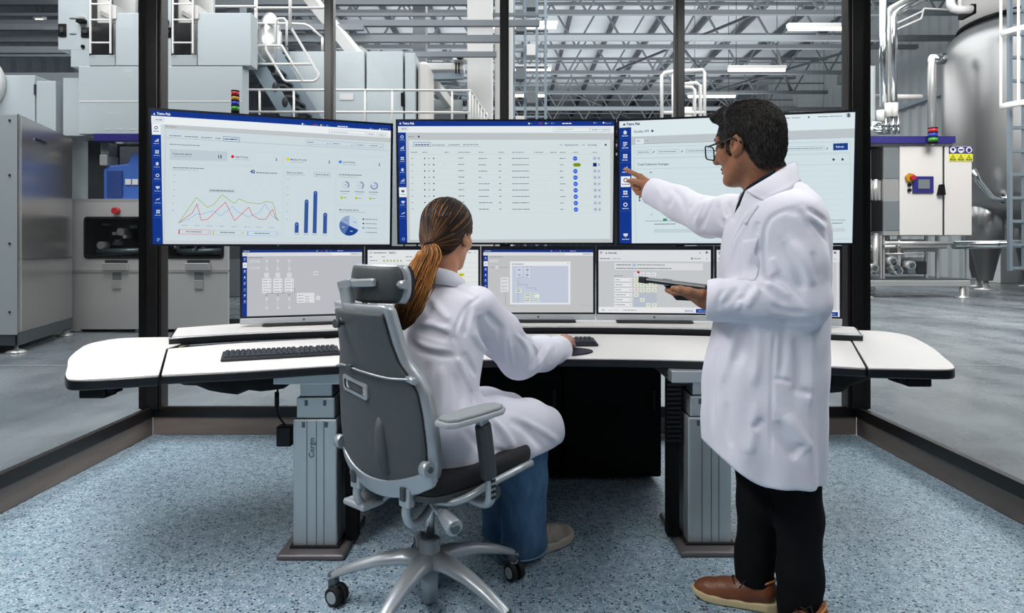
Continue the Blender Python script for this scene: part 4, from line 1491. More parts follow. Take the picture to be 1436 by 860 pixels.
    for (x, y) in ((1207, 646), (1188, 697), (1142, 675), (1158, 634)):
        u.g(x - 8, y, 14, WHITE if y > 660 else INK, 4, 4)
    for k, y in enumerate((627, 652, 677, 702)):
        u.disc(1255, y, 5, (INK, NAVY, '#5574ac', '#c3d2e2')[k]); u.g(1268, y, 66, INK, 4.5)
    return u


def ui_recipe():
    u = UI([(56, 62), (1357, 76), (1337, 796), (62, 796)], BW, BH)
    u.full('#d2dde0')
    u.poly([(50, 60), (1360, 74), (1360, 104), (52, 92)], NAVY, 1)
    u.t(84, 81, 18, 'Tetra Pak', WHITE, slope=.01, bold=.03); u.poly([(70, 68), (77, 80), (63, 80)], WHITE, 3)
    for x, c in ((851, WHITE), (914, '#c8202f'), (952, '#cfd04a'), (988, '#5a8fe0'), (1241, MGREY), (1295, WHITE)):
        u.disc(x, 84, 5, c); u.g(x + 8, 84, 9, MGREY, 3)
    u.g(1050, 86, 56, WHITE, 7); u.g(1306, 88, 34, MGREY, 4)
    u.poly([(54, 92), (1360, 104), (1358, 142), (56, 130)], '#e3eaec', 1)
    u.fr(66, 98, 118, 119, MGREY, 1.5, 2); u.g(76, 109, 34, NAVY, 6)
    u.fr(996, 110, 1212, 134, MGREY, 1.5, 2, 2); u.g(1012, 122, 100, MGREY, 4); u.fr(1216, 113, 1270, 136, MGREY, 1.5, 2); u.g(1228, 125, 34, INK, 5)
    u.fr(1276, 114, 1334, 138, MGREY, 1.5, 2); u.g(1284, 126, 46, INK, 5)
    u.poly([(105, 132), (1354, 148), (1352, 186), (106, 176)], '#bdc2c4', 1)
    u.g(120, 157, 34, INK, 5); u.disc(183, 157, 6, INK)
    u.poly([(106, 174), (122, 174), (126, 796), (112, 796)], '#bdc2c4', 1); u.poly([(1334, 186), (1354, 186), (1338, 796), (1322, 796)], '#bdc2c4', 1)
    u.poly([(112, 780), (1338, 774), (1338, 797), (112, 797)], '#bdc2c4', 2)
    u.poly([(54, 130), (104, 130), (110, 797), (60, 797)], NAVY, 1)
    for k, y in enumerate((157, 222, 289, 355, 420, 552, 620)):
        u.icon(80 + (y - 157) * .012, y, 10, '#c7d3e8', (0, 1, 2, 3, 1, 6, 5)[k]); u.g(66, y + 18, 30, '#aebfe0', 4); u.r(58, y + 31, 104, y + 32.5, '#3f5fae', 2)
    u.poly([(60, 463), (106, 463), (107, 522), (62, 522)], WHITE, 2); u.icon(84, 487, 10, INK, 6); u.g(70, 506, 30, INK, 5)
    u.icon(86, 775, 9, '#8ea6d8', 0)
    u.fr(150, 190, 256, 216, NAVY, 2, 2, 1); u.g(160, 206, 86, NAVY, 8)
    for x, w_ in ((264, 78), (362, 70), (452, 96)):
        u.g(x, 208, w_, INK, 5.5)
    u.line([(135, 215), (150, 216)], 1.6, MGREY, 2); u.line([(256, 216), (562, 220)], 1.6, MGREY, 2)
    u.g(1034, 214, 16, MGREY, 5); u.t(1062, 219, 13, 'Requested start', INK); u.g(1164, 216, 22, MGREY, 5); u.t(1200, 220, 13, 'Ascending', INK); u.disc(1306, 216, 6, INK)
    for x, w_ in ((135, 38), (205, 28), (340, 26), (422, 76), (545, 34), (666, 38), (747, 72), (880, 54), (976, 38), (1033, 34), (1113, 28), (1224, 32)):
        u.g(x, 251 + (x - 135) * .009, w_, '#7a4a50' if x == 1113 else INK, 4.5)
    u.line([(132, 264), (1290, 272)], 1.4, '#b9c4c9', 2)
    wd = (52, 46, 54, 18, 66, 64, 60, 84, 62)
    for k in range(9):
        y = 289 + k * 38
        sl = .006
        u.g(136, y, 14, MGREY, 5)
        for x in (218, 245, 273):
            u.disc(x, y, 4.5, INK if x != 245 else MGREY, 3, 8)
        if k == 1:
            u.g(340, y, 8, MGREY, 3)
        u.g(422, y, 36, '#66757f', 5.5); u.g(545, y + 3, wd[k], '#66757f', 5.5); u.g(666, y + 3, 16, '#66757f', 5.5)
        u.g(746, y + 4, 102, '#66757f', 5.5); u.g(1032, y + 6, (34, 20, 20, 20, 34, 20, 34, 20, 20)[k], '#66757f', 5.5)
        if k == 1:
            u.r(1122, y - 4, 1146, y + 18, '#7f9a1f', 3); u.disc(1122, y + 7, 11, '#7f9a1f', 3); u.disc(1146, y + 7, 11, '#7f9a1f', 3); u.g(1120, y + 7, 28, '#4f6610', 5, 4)
            u.r(1229, y - 4, 1251, y + 18, '#15306f', 3)
        else:
            u.disc(1124, y + 7, 13.5, '#2f5fd8', 3); u.g(1116, y + 7, 16, '#bcd0fa', 4, 4)
            u.r(1229, y - 4, 1250, y + 18, '#bfc8d8', 2); u.g(1236, y + 7, 8, INK, 7)
        u.r(1254, y - 3, 1274, y + 18, '#c6ced9', 2); u.g(1260, y + 7, 8, INK, 7)
        u.line([(132, y + 20), (1290, y + 27)], 1.0, '#c3ced3', 2)
    return u


def ui_quality():
    u = UI([(28, 86), (1388, 62), (1326, 806), (15, 786)], BW, BH)
    u.full('#cfdfe4')
    u.poly([(20, 84), (1395, 60), (1383, 156), (20, 176)], '#dbe8ec', 1)
    u.t(68, 110, 20, 'Tetra Pak', '#1c2b52', slope=-.017, bold=.035)
    u.poly([(56, 97), (66, 110), (46, 110)], '#1c2b52', 3)
    u.t(110, 154, 19, 'Quality KPI', '#3c4d60', slope=-.015); u.disc(218, 146, 7, INK)
    u.g(940, 88, 76, INK, 6); u.g(1024, 87, 48, '#6c87c0', 6); u.disc(1121, 85, 5, INK); u.g(1174, 84, 62, INK, 6); u.g(1240, 83, 74, '#6c87c0', 6)
    u.disc(1349, 79, 14, '#aab4bb'); u.disc(1350, 74, 6, '#3a3f48', 4); u.r(1342, 80, 1358, 90, '#5b6570', 4)
    u.poly([(96, 178), (1382, 156), (1377, 204), (96, 222)], '#bcc4c8', 1)
    u.poly([(116, 188), (170, 187), (170, 220), (116, 221)], '#dbe8ec', 2); u.fr(116, 188, 170, 222, '#7d8a95', 1.5, 3); u.t(126, 208, 13, 'KPI 1', INK, 4); u.g(185, 203, 8, INK, 5)
    u.line([(96, 222), (116, 221)], 2, '#7d8a95', 3); u.line([(170, 220), (1376, 207)], 2, '#7d8a95', 3)
    u.fr(108, 238, 1350, 302, '#aab8bf', 1.5, 2, -8)
    for x0, x1 in ((122, 208), (245, 368), (406, 640), (800, 1200)):
        u.fr(x0, 258 - x0 * .004, x1, 281 - x0 * .004, '#90a0aa', 1.6, 3, -1.2)
        u.g(x0 + 10, 269 - x0 * .004, x1 - x0 - 22, '#566570', 4.5)
    for x in (222, 385, 1216):
        u.line([(x - 5, 274), (x + 5, 263)], 4, INK, 4)
    u.poly([(1252, 241), (1336, 239), (1334, 279), (1250, 280)], '#1c3f8c', 3); u.t(1266, 265, 15, 'Refresh', WHITE, 4)
    u.fr(108, 306, 1344, 790, '#aab8bf', 1.5, 2, -6)
    u.t(126, 345, 18, 'Total Defective Packages', '#44586a'); u.disc(1249, 333, 7, INK); u.disc(1300, 333, 7, INK)
    u.line([(108, 366), (1340, 360)], 1.5, '#aab8bf', 3)
    for y in (388, 420, 452, 484, 516, 548, 580, 612, 636):
        u.line([(170, y + 10), (1300, y + 10)], 1, '#c0d0d6', 2)
    u.g(196, 386, 14, '#4c6c5c', 6); u.g(196, 570, 12, MGREY, 4); u.g(197, 628, 8, INK, 5)
    for k in range(4):
        u.r(130, 494 + k * 15, 138, 505 + k * 15, INK, 3)
    u.line([(164, 663), (1298, 678)], 2.4, '#5b6871', 3)
    u.r(265, 651, 288, 663, '#2f8f64', 4)
    u.g(216, 682, 118, INK, 6); u.g(390, 683, 120, INK, 6); u.g(1200, 694, 78, INK, 6)
    u.poly([(212, 710), (1290, 722), (1290, 742), (212, 730)], '#c2d0d5', 2)
    # side bar
    u.poly([(24, 124), (96, 122), (84, 790), (12, 788)], NAVY, 2)
    for k, (y, s_) in enumerate(((150, 'Cockpit'), (220, 'Plan'), (290, 'Execute'), (360, 'Monitor'), (500, 'Configure'), (568, 'Set up'))):
        x = 60 - (y - 150) * .018
        u.icon(x, y, 12, '#d5def0', (3, 4, 2, 5, 2, 0)[k]); u.g(x - 18, y + 22, 36, '#c5d2ec', 6); u.r(x - 32, y + 36, x + 34, y + 37.5, '#3f5fae', 3)
    u.poly([(30, 406), (84, 406), (83, 467), (29, 467)], WHITE, 3); u.arc(57, 428, 8, 13, 0, 360, INK, 4); u.g(36, 452, 42, INK, 7, 4)
    u.icon(50, 740, 12, '#d5def0', 6); u.g(30, 764, 40, '#c5d2ec', 6)
    return u


SW, SH = .588, .335


def ui_process(kind):
    if kind == 0:
        u = UI([(37, 66), (732, 68), (732, 440), (37, 452)], SW, SH)
        bgc, x0, x1, yb = '#b9bbc0', 37, 732, 452
    else:
        u = UI([(65, 50), (705, 48), (705, 445), (65, 445)], SW, SH)
        bgc, x0, x1, yb = '#bfc0c1', 65, 705, 446
    y0 = 66 if kind == 0 else 49
    u.full(bgc)
    u.r(x0, y0 - 3, x1, y0 + 15, NAVY, 1); u.g(x0 + 8, y0 + 7, 36, '#b9c6e2', 5)
    for x, c in ((.62, WHITE), (.66, '#c8202f'), (.7, '#cfd04a'), (.735, '#5a8fe0')):
        u.disc(x0 + (x1 - x0) * x, y0 + 6, 2.6, c, 3, 8)
    u.g(x0 + (x1 - x0) * .79, y0 + 6, 34, '#b9c6e2', 4)
    u.r(x0, y0 + 15, x1, y0 + 36, '#d9dadd', 1); u.g(x0 + 12, y0 + 25, 18, '#9a5560' if kind == 0 else MGREY, 3); u.r(x0 + (x1 - x0) * .74, y0 + 18, x0 + (x1 - x0) * .9, y0 + 32, '#e8e9ea', 2); u.g(x0 + (x1 - x0) * .91, y0 + 25, 46, INK, 4)
    u.r(x0, y0 + 36, x0 + 26, yb, NAVY, 1)
    for k in range(8):
        y = y0 + 52 + k * 35
        if k == 1:
            u.r(x0 + 2, y - 14, x0 + 25, y + 17, WHITE, 2)
        u.icon(x0 + 13, y, 5, INK if k == 1 else '#c7d3e8', k % 7); u.g(x0 + 6, y + 10, 14, '#aebfe0', 2)
    u.g(x0 + 34, y0 + 45, 82, '#6b7380', 4)
    if kind == 0:
        u.r(76, 126, 136, 138, '#cfd0d4', 2); u.r(76, 164, 134, 176, '#cfd0d4', 2); u.g(80, 132, 40, MGREY, 3); u.g(80, 170, 40, MGREY, 3)
        for x in (176, 240, 306):
            u.r(x - 2, 130, x + 2, 200, '#c9cace', 1); u.disc(x, 130, 9, '#cccdd1', 2); u.disc(x, 175, 9, '#cccdd1', 2)
            u.r(x - 14, 200, x + 14, 228, '#d3d4d8', 2)
            u.r(x - 26, 232, x + 26, 318, '#dcdde0', 2)
            for j in range(5):
                u.g(x - 20, 243 + j * 16, 30, '#7f8794', 4); u.disc(x + 19, 243 + j * 16, 3, INK if j % 2 else '#99aaaa', 3, 6)
            u.icon(x, 328, 6, '#6e7886', 0); u.disc(x, 352, 9, '#cccdd1', 2); u.disc(x, 404, 9, '#cccdd1', 2); u.r(x - 1.5, 318, x + 1.5, 400, '#c9cace', 1)
        u.line([(336, 290), (336, 316), (176, 318)], 2.4, '#6e7886', 3)
        u.r(350, 318, 452, 376, '#dcdde0', 2)
        for j in range(3):
            u.g(358, 332 + j * 17, 30, '#7f8794', 4); u.g(398, 340 + j * 15, 24, '#7f8794', 4)
        u.r(462, 336, 486, 362, '#d3d4d8', 2)
        for y in (196, 212):
            u.g(446, y, 28, '#e2e3e5', 6)
    else:
        u.r(98, 112, 150, 126, '#cfd0d4', 2); u.g(104, 160, 106, '#8d95a0', 4); u.r(134, 152, 152, 168, '#e2e3e5', 2)
        u.r(165, 222, 212, 316, '#d9dadb', 2)
        for j in range(4):
            u.g(172, 236 + j * 22, 30, '#7f8794', 4)
        u.line([(193, 316), (193, 400)], 2, '#8d95a0', 3); u.g(200, 404, 50, '#9aa2ac', 3); u.g(632, 402, 60, '#9aa2ac', 3)
        u.r(220, 122, 572, 394, '#e3e6e8', 2); u.r(232, 150, 560, 384, '#c0c8d8', 3); u.t(228, 143, 11, 'Batch Traceability', INK, 4) if False else u.g(230, 139, 70, INK, 6, 4)
        u.g(555, 134, 8, INK, 6, 4)
        for x in (273, 320):
            for y in (176, 208):
                u.fr(x - 15, y - 13, x + 15, y + 13, '#dfe4ea', 3, 4); u.g(x - 8, y, 16, '#5b6b86', 5, 5)
        u.line([(268, 222), (320, 222), (320, 150)], 2, '#7f8fae', 4); u.line([(268, 222), (268, 290)], 2, '#7f8fae', 4)
        u.line([(268, 268), (318, 268), (318, 290), (370, 290), (370, 306)], 2, '#7f8fae', 4)
        for x, y in ((270, 306), (322, 334), (322, 366), (372, 340), (372, 366)):
            u.r(x - 18, y - 16, x + 18, y + 14, '#d4dcd6', 4); u.g(x - 14, y - 8, 28, '#7f9e3a', 5, 5); u.g(x - 12, y + 4, 22, '#4d5a50', 4, 5)
        u.r(364, 332, 388, 350, '#eef1f2', 5); u.line([(268, 320), (268, 384)], 2, '#8d95a0', 4)
    return u


def ui_scheme():
    u = UI([(752, 66), (1405, 67), (1405, 446), (752, 446)], SW, SH)
    u.full('#dfe3e4')
    u.icon(770, 83, 8, MGREY, 0); u.g(786, 84, 76, '#5b6672', 7); u.r(872, 74, 922, 93, '#cdd2d6', 2); u.g(880, 84, 34, '#5b6672', 6, 4)
    u.g(1345, 84, 18, INK, 5); u.g(1384, 84, 4, INK, 8)
    u.g(762, 108, 18, INK, 5); u.g(836, 108, 20, INK, 5); u.g(976, 108, 38, INK, 5); u.g(1040, 108, 46, INK, 5)
    for k in range(10):
        y = 130 + k * 29
        u.line([(752, y + 15), (1405, y + 15)], 1.6, '#c4cacd', 2); u.g(764, y, 46, '#5b6672', 5); u.g(980, y, 28, '#7b8690', 5)
        for j in range(6):
            u.poly([(842 + j * 20, y + 6), (848 + j * 20, y - 7), (855 + j * 20, y + 6)], '#8fa23a' if k == 0 else '#b4babc', 3)
    u.r(1286, 209, 1320, 226, '#c3c62a', 3); u.r(1306, 246, 1326, 256, '#b9cf6a', 3); u.g(1292, 218, 22, '#7d7f1c', 5, 4)
    return u


def ui_check(full=True):
    if full:
        u = UI([(722, 46), (1385, 41), (1385, 447), (722, 446)], SW, SH)
    else:
        u = UI([(722, 46), (1385, 41), (1385, 447), (722, 446)], SW, SH * .999)
    u.full('#c3c6c8')
    u.r(718, 38, 1392, 116, '#dadde0', 1)
    u.icon(738, 64, 7, INK, 4); u.r(818, 410, 824, 446, '#c3c6c8', 1)
    u.t(778, 69, 13, 'Tetra Pak', '#1c2b52', bold=.04); u.poly([(768, 60), (774, 70), (762, 70)], '#1c2b52', 3)
    u.g(1318, 60, 6, INK, 9); u.disc(1361, 58, 8, '#8d959c'); u.disc(1361, 55, 4, '#33383f', 4)
    u.g(730, 101, 60, INK, 7); u.g(800, 101, 56, MGREY, 5); u.icon(1274, 97, 6, INK, 2); u.g(1286, 97, 44, INK, 6); u.g(1359, 97, 4, INK, 10)
    if not full:
        u.r(1368, 110, 1380, 446, '#d3d5d7', 2); u.r(722, 408, 1388, 447, '#e4e6e8', 2)
        u.r(1297, 419, 1376, 444, '#1c3f8c', 3); u.g(1310, 432, 54, '#8fa6d8', 6, 4)
        u.r(816, 128, 1350, 172, '#dfe1e2', 2); u.g(826, 141, 280, INK, 6)
        for k in range(6):
            u.r(815, 224 + k * 32, 921, 246 + k * 32, '#e1e3e5', 2); u.g(821, 236 + k * 32, 40, INK, 5)
        return u
    u.r(816, 128, 1338, 172, '#d7d9da', 2); u.g(826, 141, 90, '#4a5668', 6); u.r(922, 134, 942, 149, '#9fb6e2', 3); u.g(950, 140, 166, INK, 6); u.g(826, 162, 326, '#4a5668', 6)
    u.g(815, 211, 50, INK, 5)
    for x in (945, 980, 1016, 1050):
        u.r(x - 13, 188, x + 13, 213, '#dfe0e6', 2); u.g(x - 7, 202, 12, INK, 5, 4)
    u.disc(957, 187, 8, '#c7364b', 4); u.disc(957, 187, 4, '#51121c', 5)
    u.r(930, 318, 1066, 410, '#b4bcc9', 2)
    for k in range(6):
        y = 236 + k * 32
        u.r(815, y - 12, 921, y + 11, '#e3e5e7', 2); u.g(821, y, (28, 44, 34, 62, 42, 62)[k], INK, 5); u.g(908, y, 5, INK, 6)
    cells = [(0, 0), (0, 1), (1, 1), (2, 1), (3, 1), (0, 2), (1, 2), (2, 2), (3, 2), (0, 3), (1, 4), (2, 5), (3, 5)]
    for i, j in cells:
        x, y = 945 + i * 35.5, 236 + j * 32
        red = (i, j) == (0, 2)
        u.r(x - 13, y - 12, x + 13, y + 12, '#e6dfda' if red else '#dfe5d4', 3); u.icon(x, y, 6, '#8a3a3a' if red else '#7a8a55', 0, 4)
    u.r(718, 410, 1392, 448, '#e4e6e8', 2); u.g(740, 430, 18, INK, 5); u.g(780, 430, 60, '#b7bdc4', 4); u.g(866, 430, 84, '#6e7886', 5)
    u.fr(1228, 418, 1284, 444, '#b6bcc4', 1.5, 3); u.g(1234, 432, 46, '#2f4f9a', 7); u.r(1297, 419, 1385, 444, '#1c3f8c', 3); u.g(1310, 432, 54, '#8fa6d8', 6, 4)
    return u


# ------------------------------------------------------------------ monitors
def big_monitor(label, cx, cy, cz, rz, tilt, ui):
    t = thing('wall_monitor', label, 'monitor', (cx, cy, cz), 0, 'large upper monitors')
    t.rotation_euler = (R(tilt), 0, rz)
    W, H = BW / 2 + .012, BH / 2 + .011
    MB().box(-W, W, .012, .048, -H, H).build('housing', 'bezel', t, .004, local=True)
    b = MB()
    for a in ((-W, W, BH / 2, H), (-W, W, -H, -BH / 2), (-W, -BW / 2, -BH / 2, BH / 2), (BW / 2, W, -BH / 2, BH / 2)):
        b.box(a[0], a[1], .0, .013, a[2], a[3])
    b.build('bezel', 'bezel', t, local=True)
    s_ = ui().build(t)
    s_.location = (0, .006, 0)
    MB().box(-W * .55, W * .55, .048, .075, -H * .55, H * .4).build('rear_cover', 'black', t, .01, local=True)
    MB().box(-.004, .004, -.0012, .002, -H + .003, -H + .007).build('status_led', mat('led', '#4c8a6a', .3), t, local=True)
    MB().box(-.11, .11, .075, .10, -.2, .1).build('mount_bracket', 'blackm', t, local=True)
    # pole down to the monitor shelf (vertical in spite of the tilt)
    ca, sa = math.cos(R(-tilt)), math.sin(R(-tilt))
    L_ = cz - .752
    MB().bar((0, .115, 0), (0, .115 + sa * L_ * 1.0, -ca * L_), .05, .03, (0, 1, 0)).build('pole', 'blackm', t, local=True)
    return t


big_monitor('large left upper monitor showing alarm line chart, bars and pie', -1.272, 3.49, 1.512, math.atan2(.42, 1.177), 4, ui_alarm)
big_monitor('large middle upper monitor showing a table with blue dots', -.034, 3.63, 1.522, 0, 4, ui_recipe)
big_monitor('large right upper monitor behind the standing man with pale chart page', 1.2, 3.49, 1.518, math.atan2(-.245, 1.206), 4, ui_quality)


def aio(label, xl, yl, xr, yr, ui):
    cx, cy = (xl + xr) / 2, (yl + yr) / 2
    t = thing('desktop_monitor', label, 'monitor', (cx, cy, .753), math.atan2(yr - yl, xr - xl), 'small monitors along the desk shelf')
    W = .3055
    z0, z1 = .045, .408
    MB().box(-W, W, .014, .045, .012, z1).build('housing', 'silver_plastic', t, .006, local=True)
    b = MB()
    zb, zt = .052, .052 + SH
    for a in ((-W, W, zt, z1), (-W, W, z0 - .002, zb), (-W, -SW / 2, zb, zt), (SW / 2, W, zb, zt)):
        b.box(a[0], a[1], .002, .015, a[2], a[3])
    b.build('bezel', 'bezel', t, local=True)
    s_ = ui().build(t)
    s_.location = (0, .006, (zb + zt) / 2)
    c = MB().box(-W, W, .0, .016, .012, z0 - .002).build('chin', 'silver_plastic', t, .003, local=True)
    MB().cyl((0, -.0008, .029), (0, .001, .029), .006, n=12).build('emblem', 'alu_dark', c, local=True)
    MB().box(-.20, .20, -.028, .05, .0, .011).build('sound_bar', 'edge', t, .004, local=True)
    MB().box(-.10, .10, .03, .17, 0, .012).build('foot', 'edge', t, .004, local=True)
    MB().bar((0, .14, .006), (0, .05, .2), .09, .012, (0, 1, 0)).build('stand', 'silver_plastic', t, local=True)
    return t


aio('first small monitor from the left, grey process diagram with three white blocks', -1.366, 3.22, -.784, 3.41, lambda: ui_process(0))
aio('small monitor behind the chair headrest showing a white list with green marks', -.781, 3.412, -.168, 3.435, ui_scheme)
aio('small monitor right of the seated woman with a pop-up flow diagram', -.165, 3.435, .446, 3.432, lambda: ui_process(1))
aio('small monitor behind the tablet showing a grid of check boxes', .449, 3.431, 1.062, 3.38, lambda: ui_check(True))
aio('rightmost small monitor, mostly hidden behind the standing man', 1.066, 3.378, 1.652, 3.21, lambda: ui_check(False))
# ------------------------------------------------------------------ office chair
MT['shell_grey'] = mat('grey_shell', '#4f5457', .55, 0, (700, .25))
MT['shell_dark'] = mat('dark_grey_plastic', '#3f4447', .5, 0, (700, .2))
MT['silver'] = mat('silver_paint', '#b2b8bd', .34, .45)
MT['seat_black'] = mat('black_upholstery', '#15171b', .85, 0, (600, .4))
MT['pad_grey'] = mat('armrest_pad', '#8f9698', .55, 0, (700, .15))
CH = Vector((-.264, 2.065, 0))
chair = thing('office_chair', 'grey high-back office chair with silver frame and headrest under the seated woman', 'chair', tuple(CH), R(-40))


def cl(mb, name, m, par=None, bev=0, **k):
    return mb.build(name, m, par or chair, bev, local=True, **k)


# five-star base
cl(MB().lathe([(.034, .125), (.042, .135), (.04, .16), (.034, .165), (.033, .215), (.028, .22)], 24), 'base_hub', 'silver')
cl(MB().cyl((0, 0, .02), (0, 0, .125), .026, n=20), 'gas_cylinder', 'silver')
cl(MB().cyl((0, 0, .215), (0, 0, .40), .0145, n=18), 'gas_lift', 'chrome')
for k in range(5):
    a = R(177 + 72 * k + 40)
    u = Vector((math.cos(a), math.sin(a), 0)); v = Vector((-u.y, u.x, 0))
    rings = []
    for r_, z, w_, h_ in ((.02, .150, .040, .030), (.09, .152, .033, .026), (.17, .140, .027, .022), (.25, .116, .022, .018), (.315, .090, .019, .013), (.335, .078, .014, .008)):
        c_ = u * r_ + Vector((0, 0, z))
        rings.append([c_ + v * (w_ * math.cos(t)) + Vector((0, 0, 1)) * (h_ * (math.sin(t) if math.sin(t) > 0 else .75 * math.sin(t))) for t in [2 * math.pi * i / 14 for i in range(14)]])
    arm = cl(MB().loft(rings), 'base_arm', 'silver')
    e = u * .315
    cs = cl(MB().cyl(e + Vector((0, 0, .045)), e + Vector((0, 0, .095)), .018, n=14), 'caster', 'alu_dark')
    th = a + R(65 + 40 * k)
    ax = Vector((math.cos(th), math.sin(th), 0))
    off = Vector((-ax.y, ax.x, 0)) * .014
    for s_ in (-1, 1):
        c_ = e + off + ax * (s_ * .016) + Vector((0, 0, .030))
        wmb = MB()
        wmb.cyl(c_ - ax * .0095, c_ + ax * .0095, .030, n=22)
        w_ = cl(wmb, 'wheel', 'rubber', cs, .003)
        cl(MB().cyl(c_ + ax * (s_ * .0085), c_ + ax * (s_ * .0115), .019, n=18), 'wheel_cap', 'silver', cs)
    cl(MB().bar(e + off * 0 + Vector((0, 0, .062)), e + off + Vector((0, 0, .05)), .03, .02), 'fork', 'alu_dark', cs)

# mechanism and seat
cl(MB().box(-.085, .085, -.14, .14, .385, .43), 'tilt_mechanism', 'shell_dark', None, .012)
cl(MB().box(-.15, .15, -.05, .12, .425, .445), 'seat_plate', 'alu_dark', None, .005)


def slab(outline, z0, z1, r=.02):
    return MB().prism(outline, z0, z1)


so = spline([(0, -.20), (.15, -.195), (.215, -.15), (.235, 0), (.235, .15), (.215, .25), (.13, .285), (0, .29), (-.13, .285), (-.215, .25), (-.235, .15), (-.235, 0), (-.215, -.15), (-.15, -.195), (0, -.2)], 4)[:-1]
cl(MB().prism(so, .445, .50), 'seat_cushion', 'seat_black', None, .02, seg=4)
cl(MB().prism([(x * .97, y * .97) for x, y in so], .425, .447), 'seat_pan', 'shell_dark', None, .006)
for s_ in (-1, 1):
    pts = spline([(s_ * .16, -.125, .412), (s_ * .215, -.115, .420), (s_ * .243, -.075, .432), (s_ * .25, .0, .445), (s_ * .25, .14, .455), (s_ * .225, .24, .445)], 6)
    cl(MB().tube(pts, .011, 10), 'seat_rail', 'silver')
# side lever with round knob (right) and paddle (left)
lv = cl(MB().cyl((.10, -.10, .405), (.20, -.13, .385), .012, .016, n=14), 'adjuster_lever', 'silver')
cl(MB().cyl((.195, -.128, .386), (.262, -.148, .370), .019, .025, n=22), 'lever_knob', 'silver', lv, .003)
cl(MB().cyl((.258, -.147, .371), (.268, -.150, .3685), .014, n=18), 'knob_cap', 'alu_dark', lv)
cl(MB().box(.10, .20, .04, .11, .405, .432), 'adjuster_block', 'shell_dark', None, .008)
cl(MB().cyl((.16, .07, .40), (.22, .07, .395), .026, n=10), 'tension_knob', 'alu_dark')
pd = cl(MB().box(-.19, -.085, -.20, -.115, .338, .358), 'paddle_lever', 'silver', None, .008, seg=3)
cl(MB().box(-.175, -.10, -.185, -.13, .358, .361), 'paddle_inset', 'silver_plastic', pd, .001)

# backrest: curved shell between frame edges
BZ = [.425, .445, .48, .53, .60, .68, .745, .79, .83, .88, .94, .975, .99]
BW_ = [.08, .145, .195, .212, .213, .207, .198, .178, .152, .138, .130, .126, .118]
BY = [-.165, -.175, -.188, -.20, -.207, -.212, -.217, -.222, -.228, -.237, -.250, -.258, -.262]


def back_sheet(dz0, dz1, shrink, d0, d1, nz=40, nx=20):
    """curved sheet of the backrest outline; d0 rear depth, d1 front depth (towards -y is rear)"""
    zs = np.linspace(BZ[0] + dz0, BZ[-1] - dz1, nz)
    rings = []
    fr, bk = [], []
    for z in zs:
        w_ = np.interp(z, BZ, BW_) - shrink
        y = np.interp(z, BZ, BY)
        row_b, row_f = [], []
        for i in range(nx + 1):
            x = w_ * (-1 + 2 * i / nx)
            cv = -.035 + .035 * (x / .21) ** 2 * 1.6
            row_b.append((x, y + cv - d0, z)); row_f.append((x, y + cv + d1, z))
        rings.append(row_b + row_f[::-1])
    return MB().loft(rings, True, True)


fr = cl(back_sheet(0, 0, 0, .0, .03), 'back_frame', 'silver', None)
sh = cl(back_sheet(.05, .022, .017, .0065, .0), 'back_shell', 'shell_grey')
cl(back_sheet(.04, .03, .022, -.028, .052), 'back_cushion', 'seat_black')


def back_pt(x, z, d=.008):
    y = float(np.interp(z, BZ, BY))
    return Vector((x, y - .035 + .035 * (x / .21) ** 2 * 1.6 - d, z))


# dark seam line between shell and frame
gap = []
for z in np.linspace(.478, .965, 30):
    gap.append(back_pt(np.interp(z, BZ, BW_) - .017, z, .004))
cl(MB().tube(gap, .0028, 6), 'seam', 'rubber', sh)
cl(MB().tube([Vector((-p.x, p.y, p.z)) for p in gap], .0028, 6), 'seam', 'rubber', sh)
# raised rib low on the shell
rb = MB()
rb.tube([back_pt(.06, .50, .0), back_pt(.06, .56, .006), back_pt(.055, .63, .003), back_pt(.05, .68, -.008)], [.016, .021, .018, .008], 12)
cl(rb, 'shell_rib', 'shell_grey', sh)
# handle opening
hz0, hz1 = .715, .762
out_, inn = [], []
for x, z in rrect(-.12, .02, hz0, hz1, .012, 4):
    out_.append(back_pt(x, z - .10 * (x + .05), .013))
for x, z in rrect(-.108, .008, hz0 + .010, hz1 - .010, .008, 4):
    inn.append(back_pt(x, z - .10 * (x + .05), .013))
n = len(out_)
hm = MB().add(out_ + inn, [(i, (i + 1) % n, n + (i + 1) % n, n + i) for i in range(n)])
hm.add([p + Vector((0, .012, 0)) for p in out_] + list(out_), [(i, (i + 1) % n, n + (i + 1) % n, n + i) for i in range(n)])
hf = cl(hm, 'grip_frame', 'silver', sh)
cl(MB().add([p + Vector((0, .005, 0)) for p in inn], [tuple(range(n))]), 'grip_opening', mat('grip_inner', '#c9ced2', .5), sh)
# tension cord across the back with its slider
cord = cl(MB().tube(spline([back_pt(-.183, .782, .012), back_pt(-.1, .80, .016), back_pt(0, .795, .016), back_pt(.1, .785, .016), back_pt(.172, .785, .014)], 5), .0032, 8), 'tension_cord', 'silver')
q = back_pt(-.05, .799, .018)
cl(MB().box(q.x - .012, q.x + .012, q.y - .006, q.y + .006, q.z - .008, q.z + .008), 'cord_slider', 'alu_dark', cord, .002)
q = back_pt(.176, .783, .012)
cl(MB().cyl(q + Vector((-.02, 0, .002)), q + Vector((.012, 0, -.002)), .010, n=14), 'cord_end', 'silver', cord)
q = back_pt(-.065, .93, .0)
kb_ = cl(MB().cyl(q, q + Vector((0, -.028, 0)), .008, n=12), 'back_knob', 'shell_dark', sh)
cl(MB().cyl(q + Vector((0, -.024, 0)), q + Vector((0, -.036, 0)), .013, n=14), 'knob_head', 'shell_dark', sh)
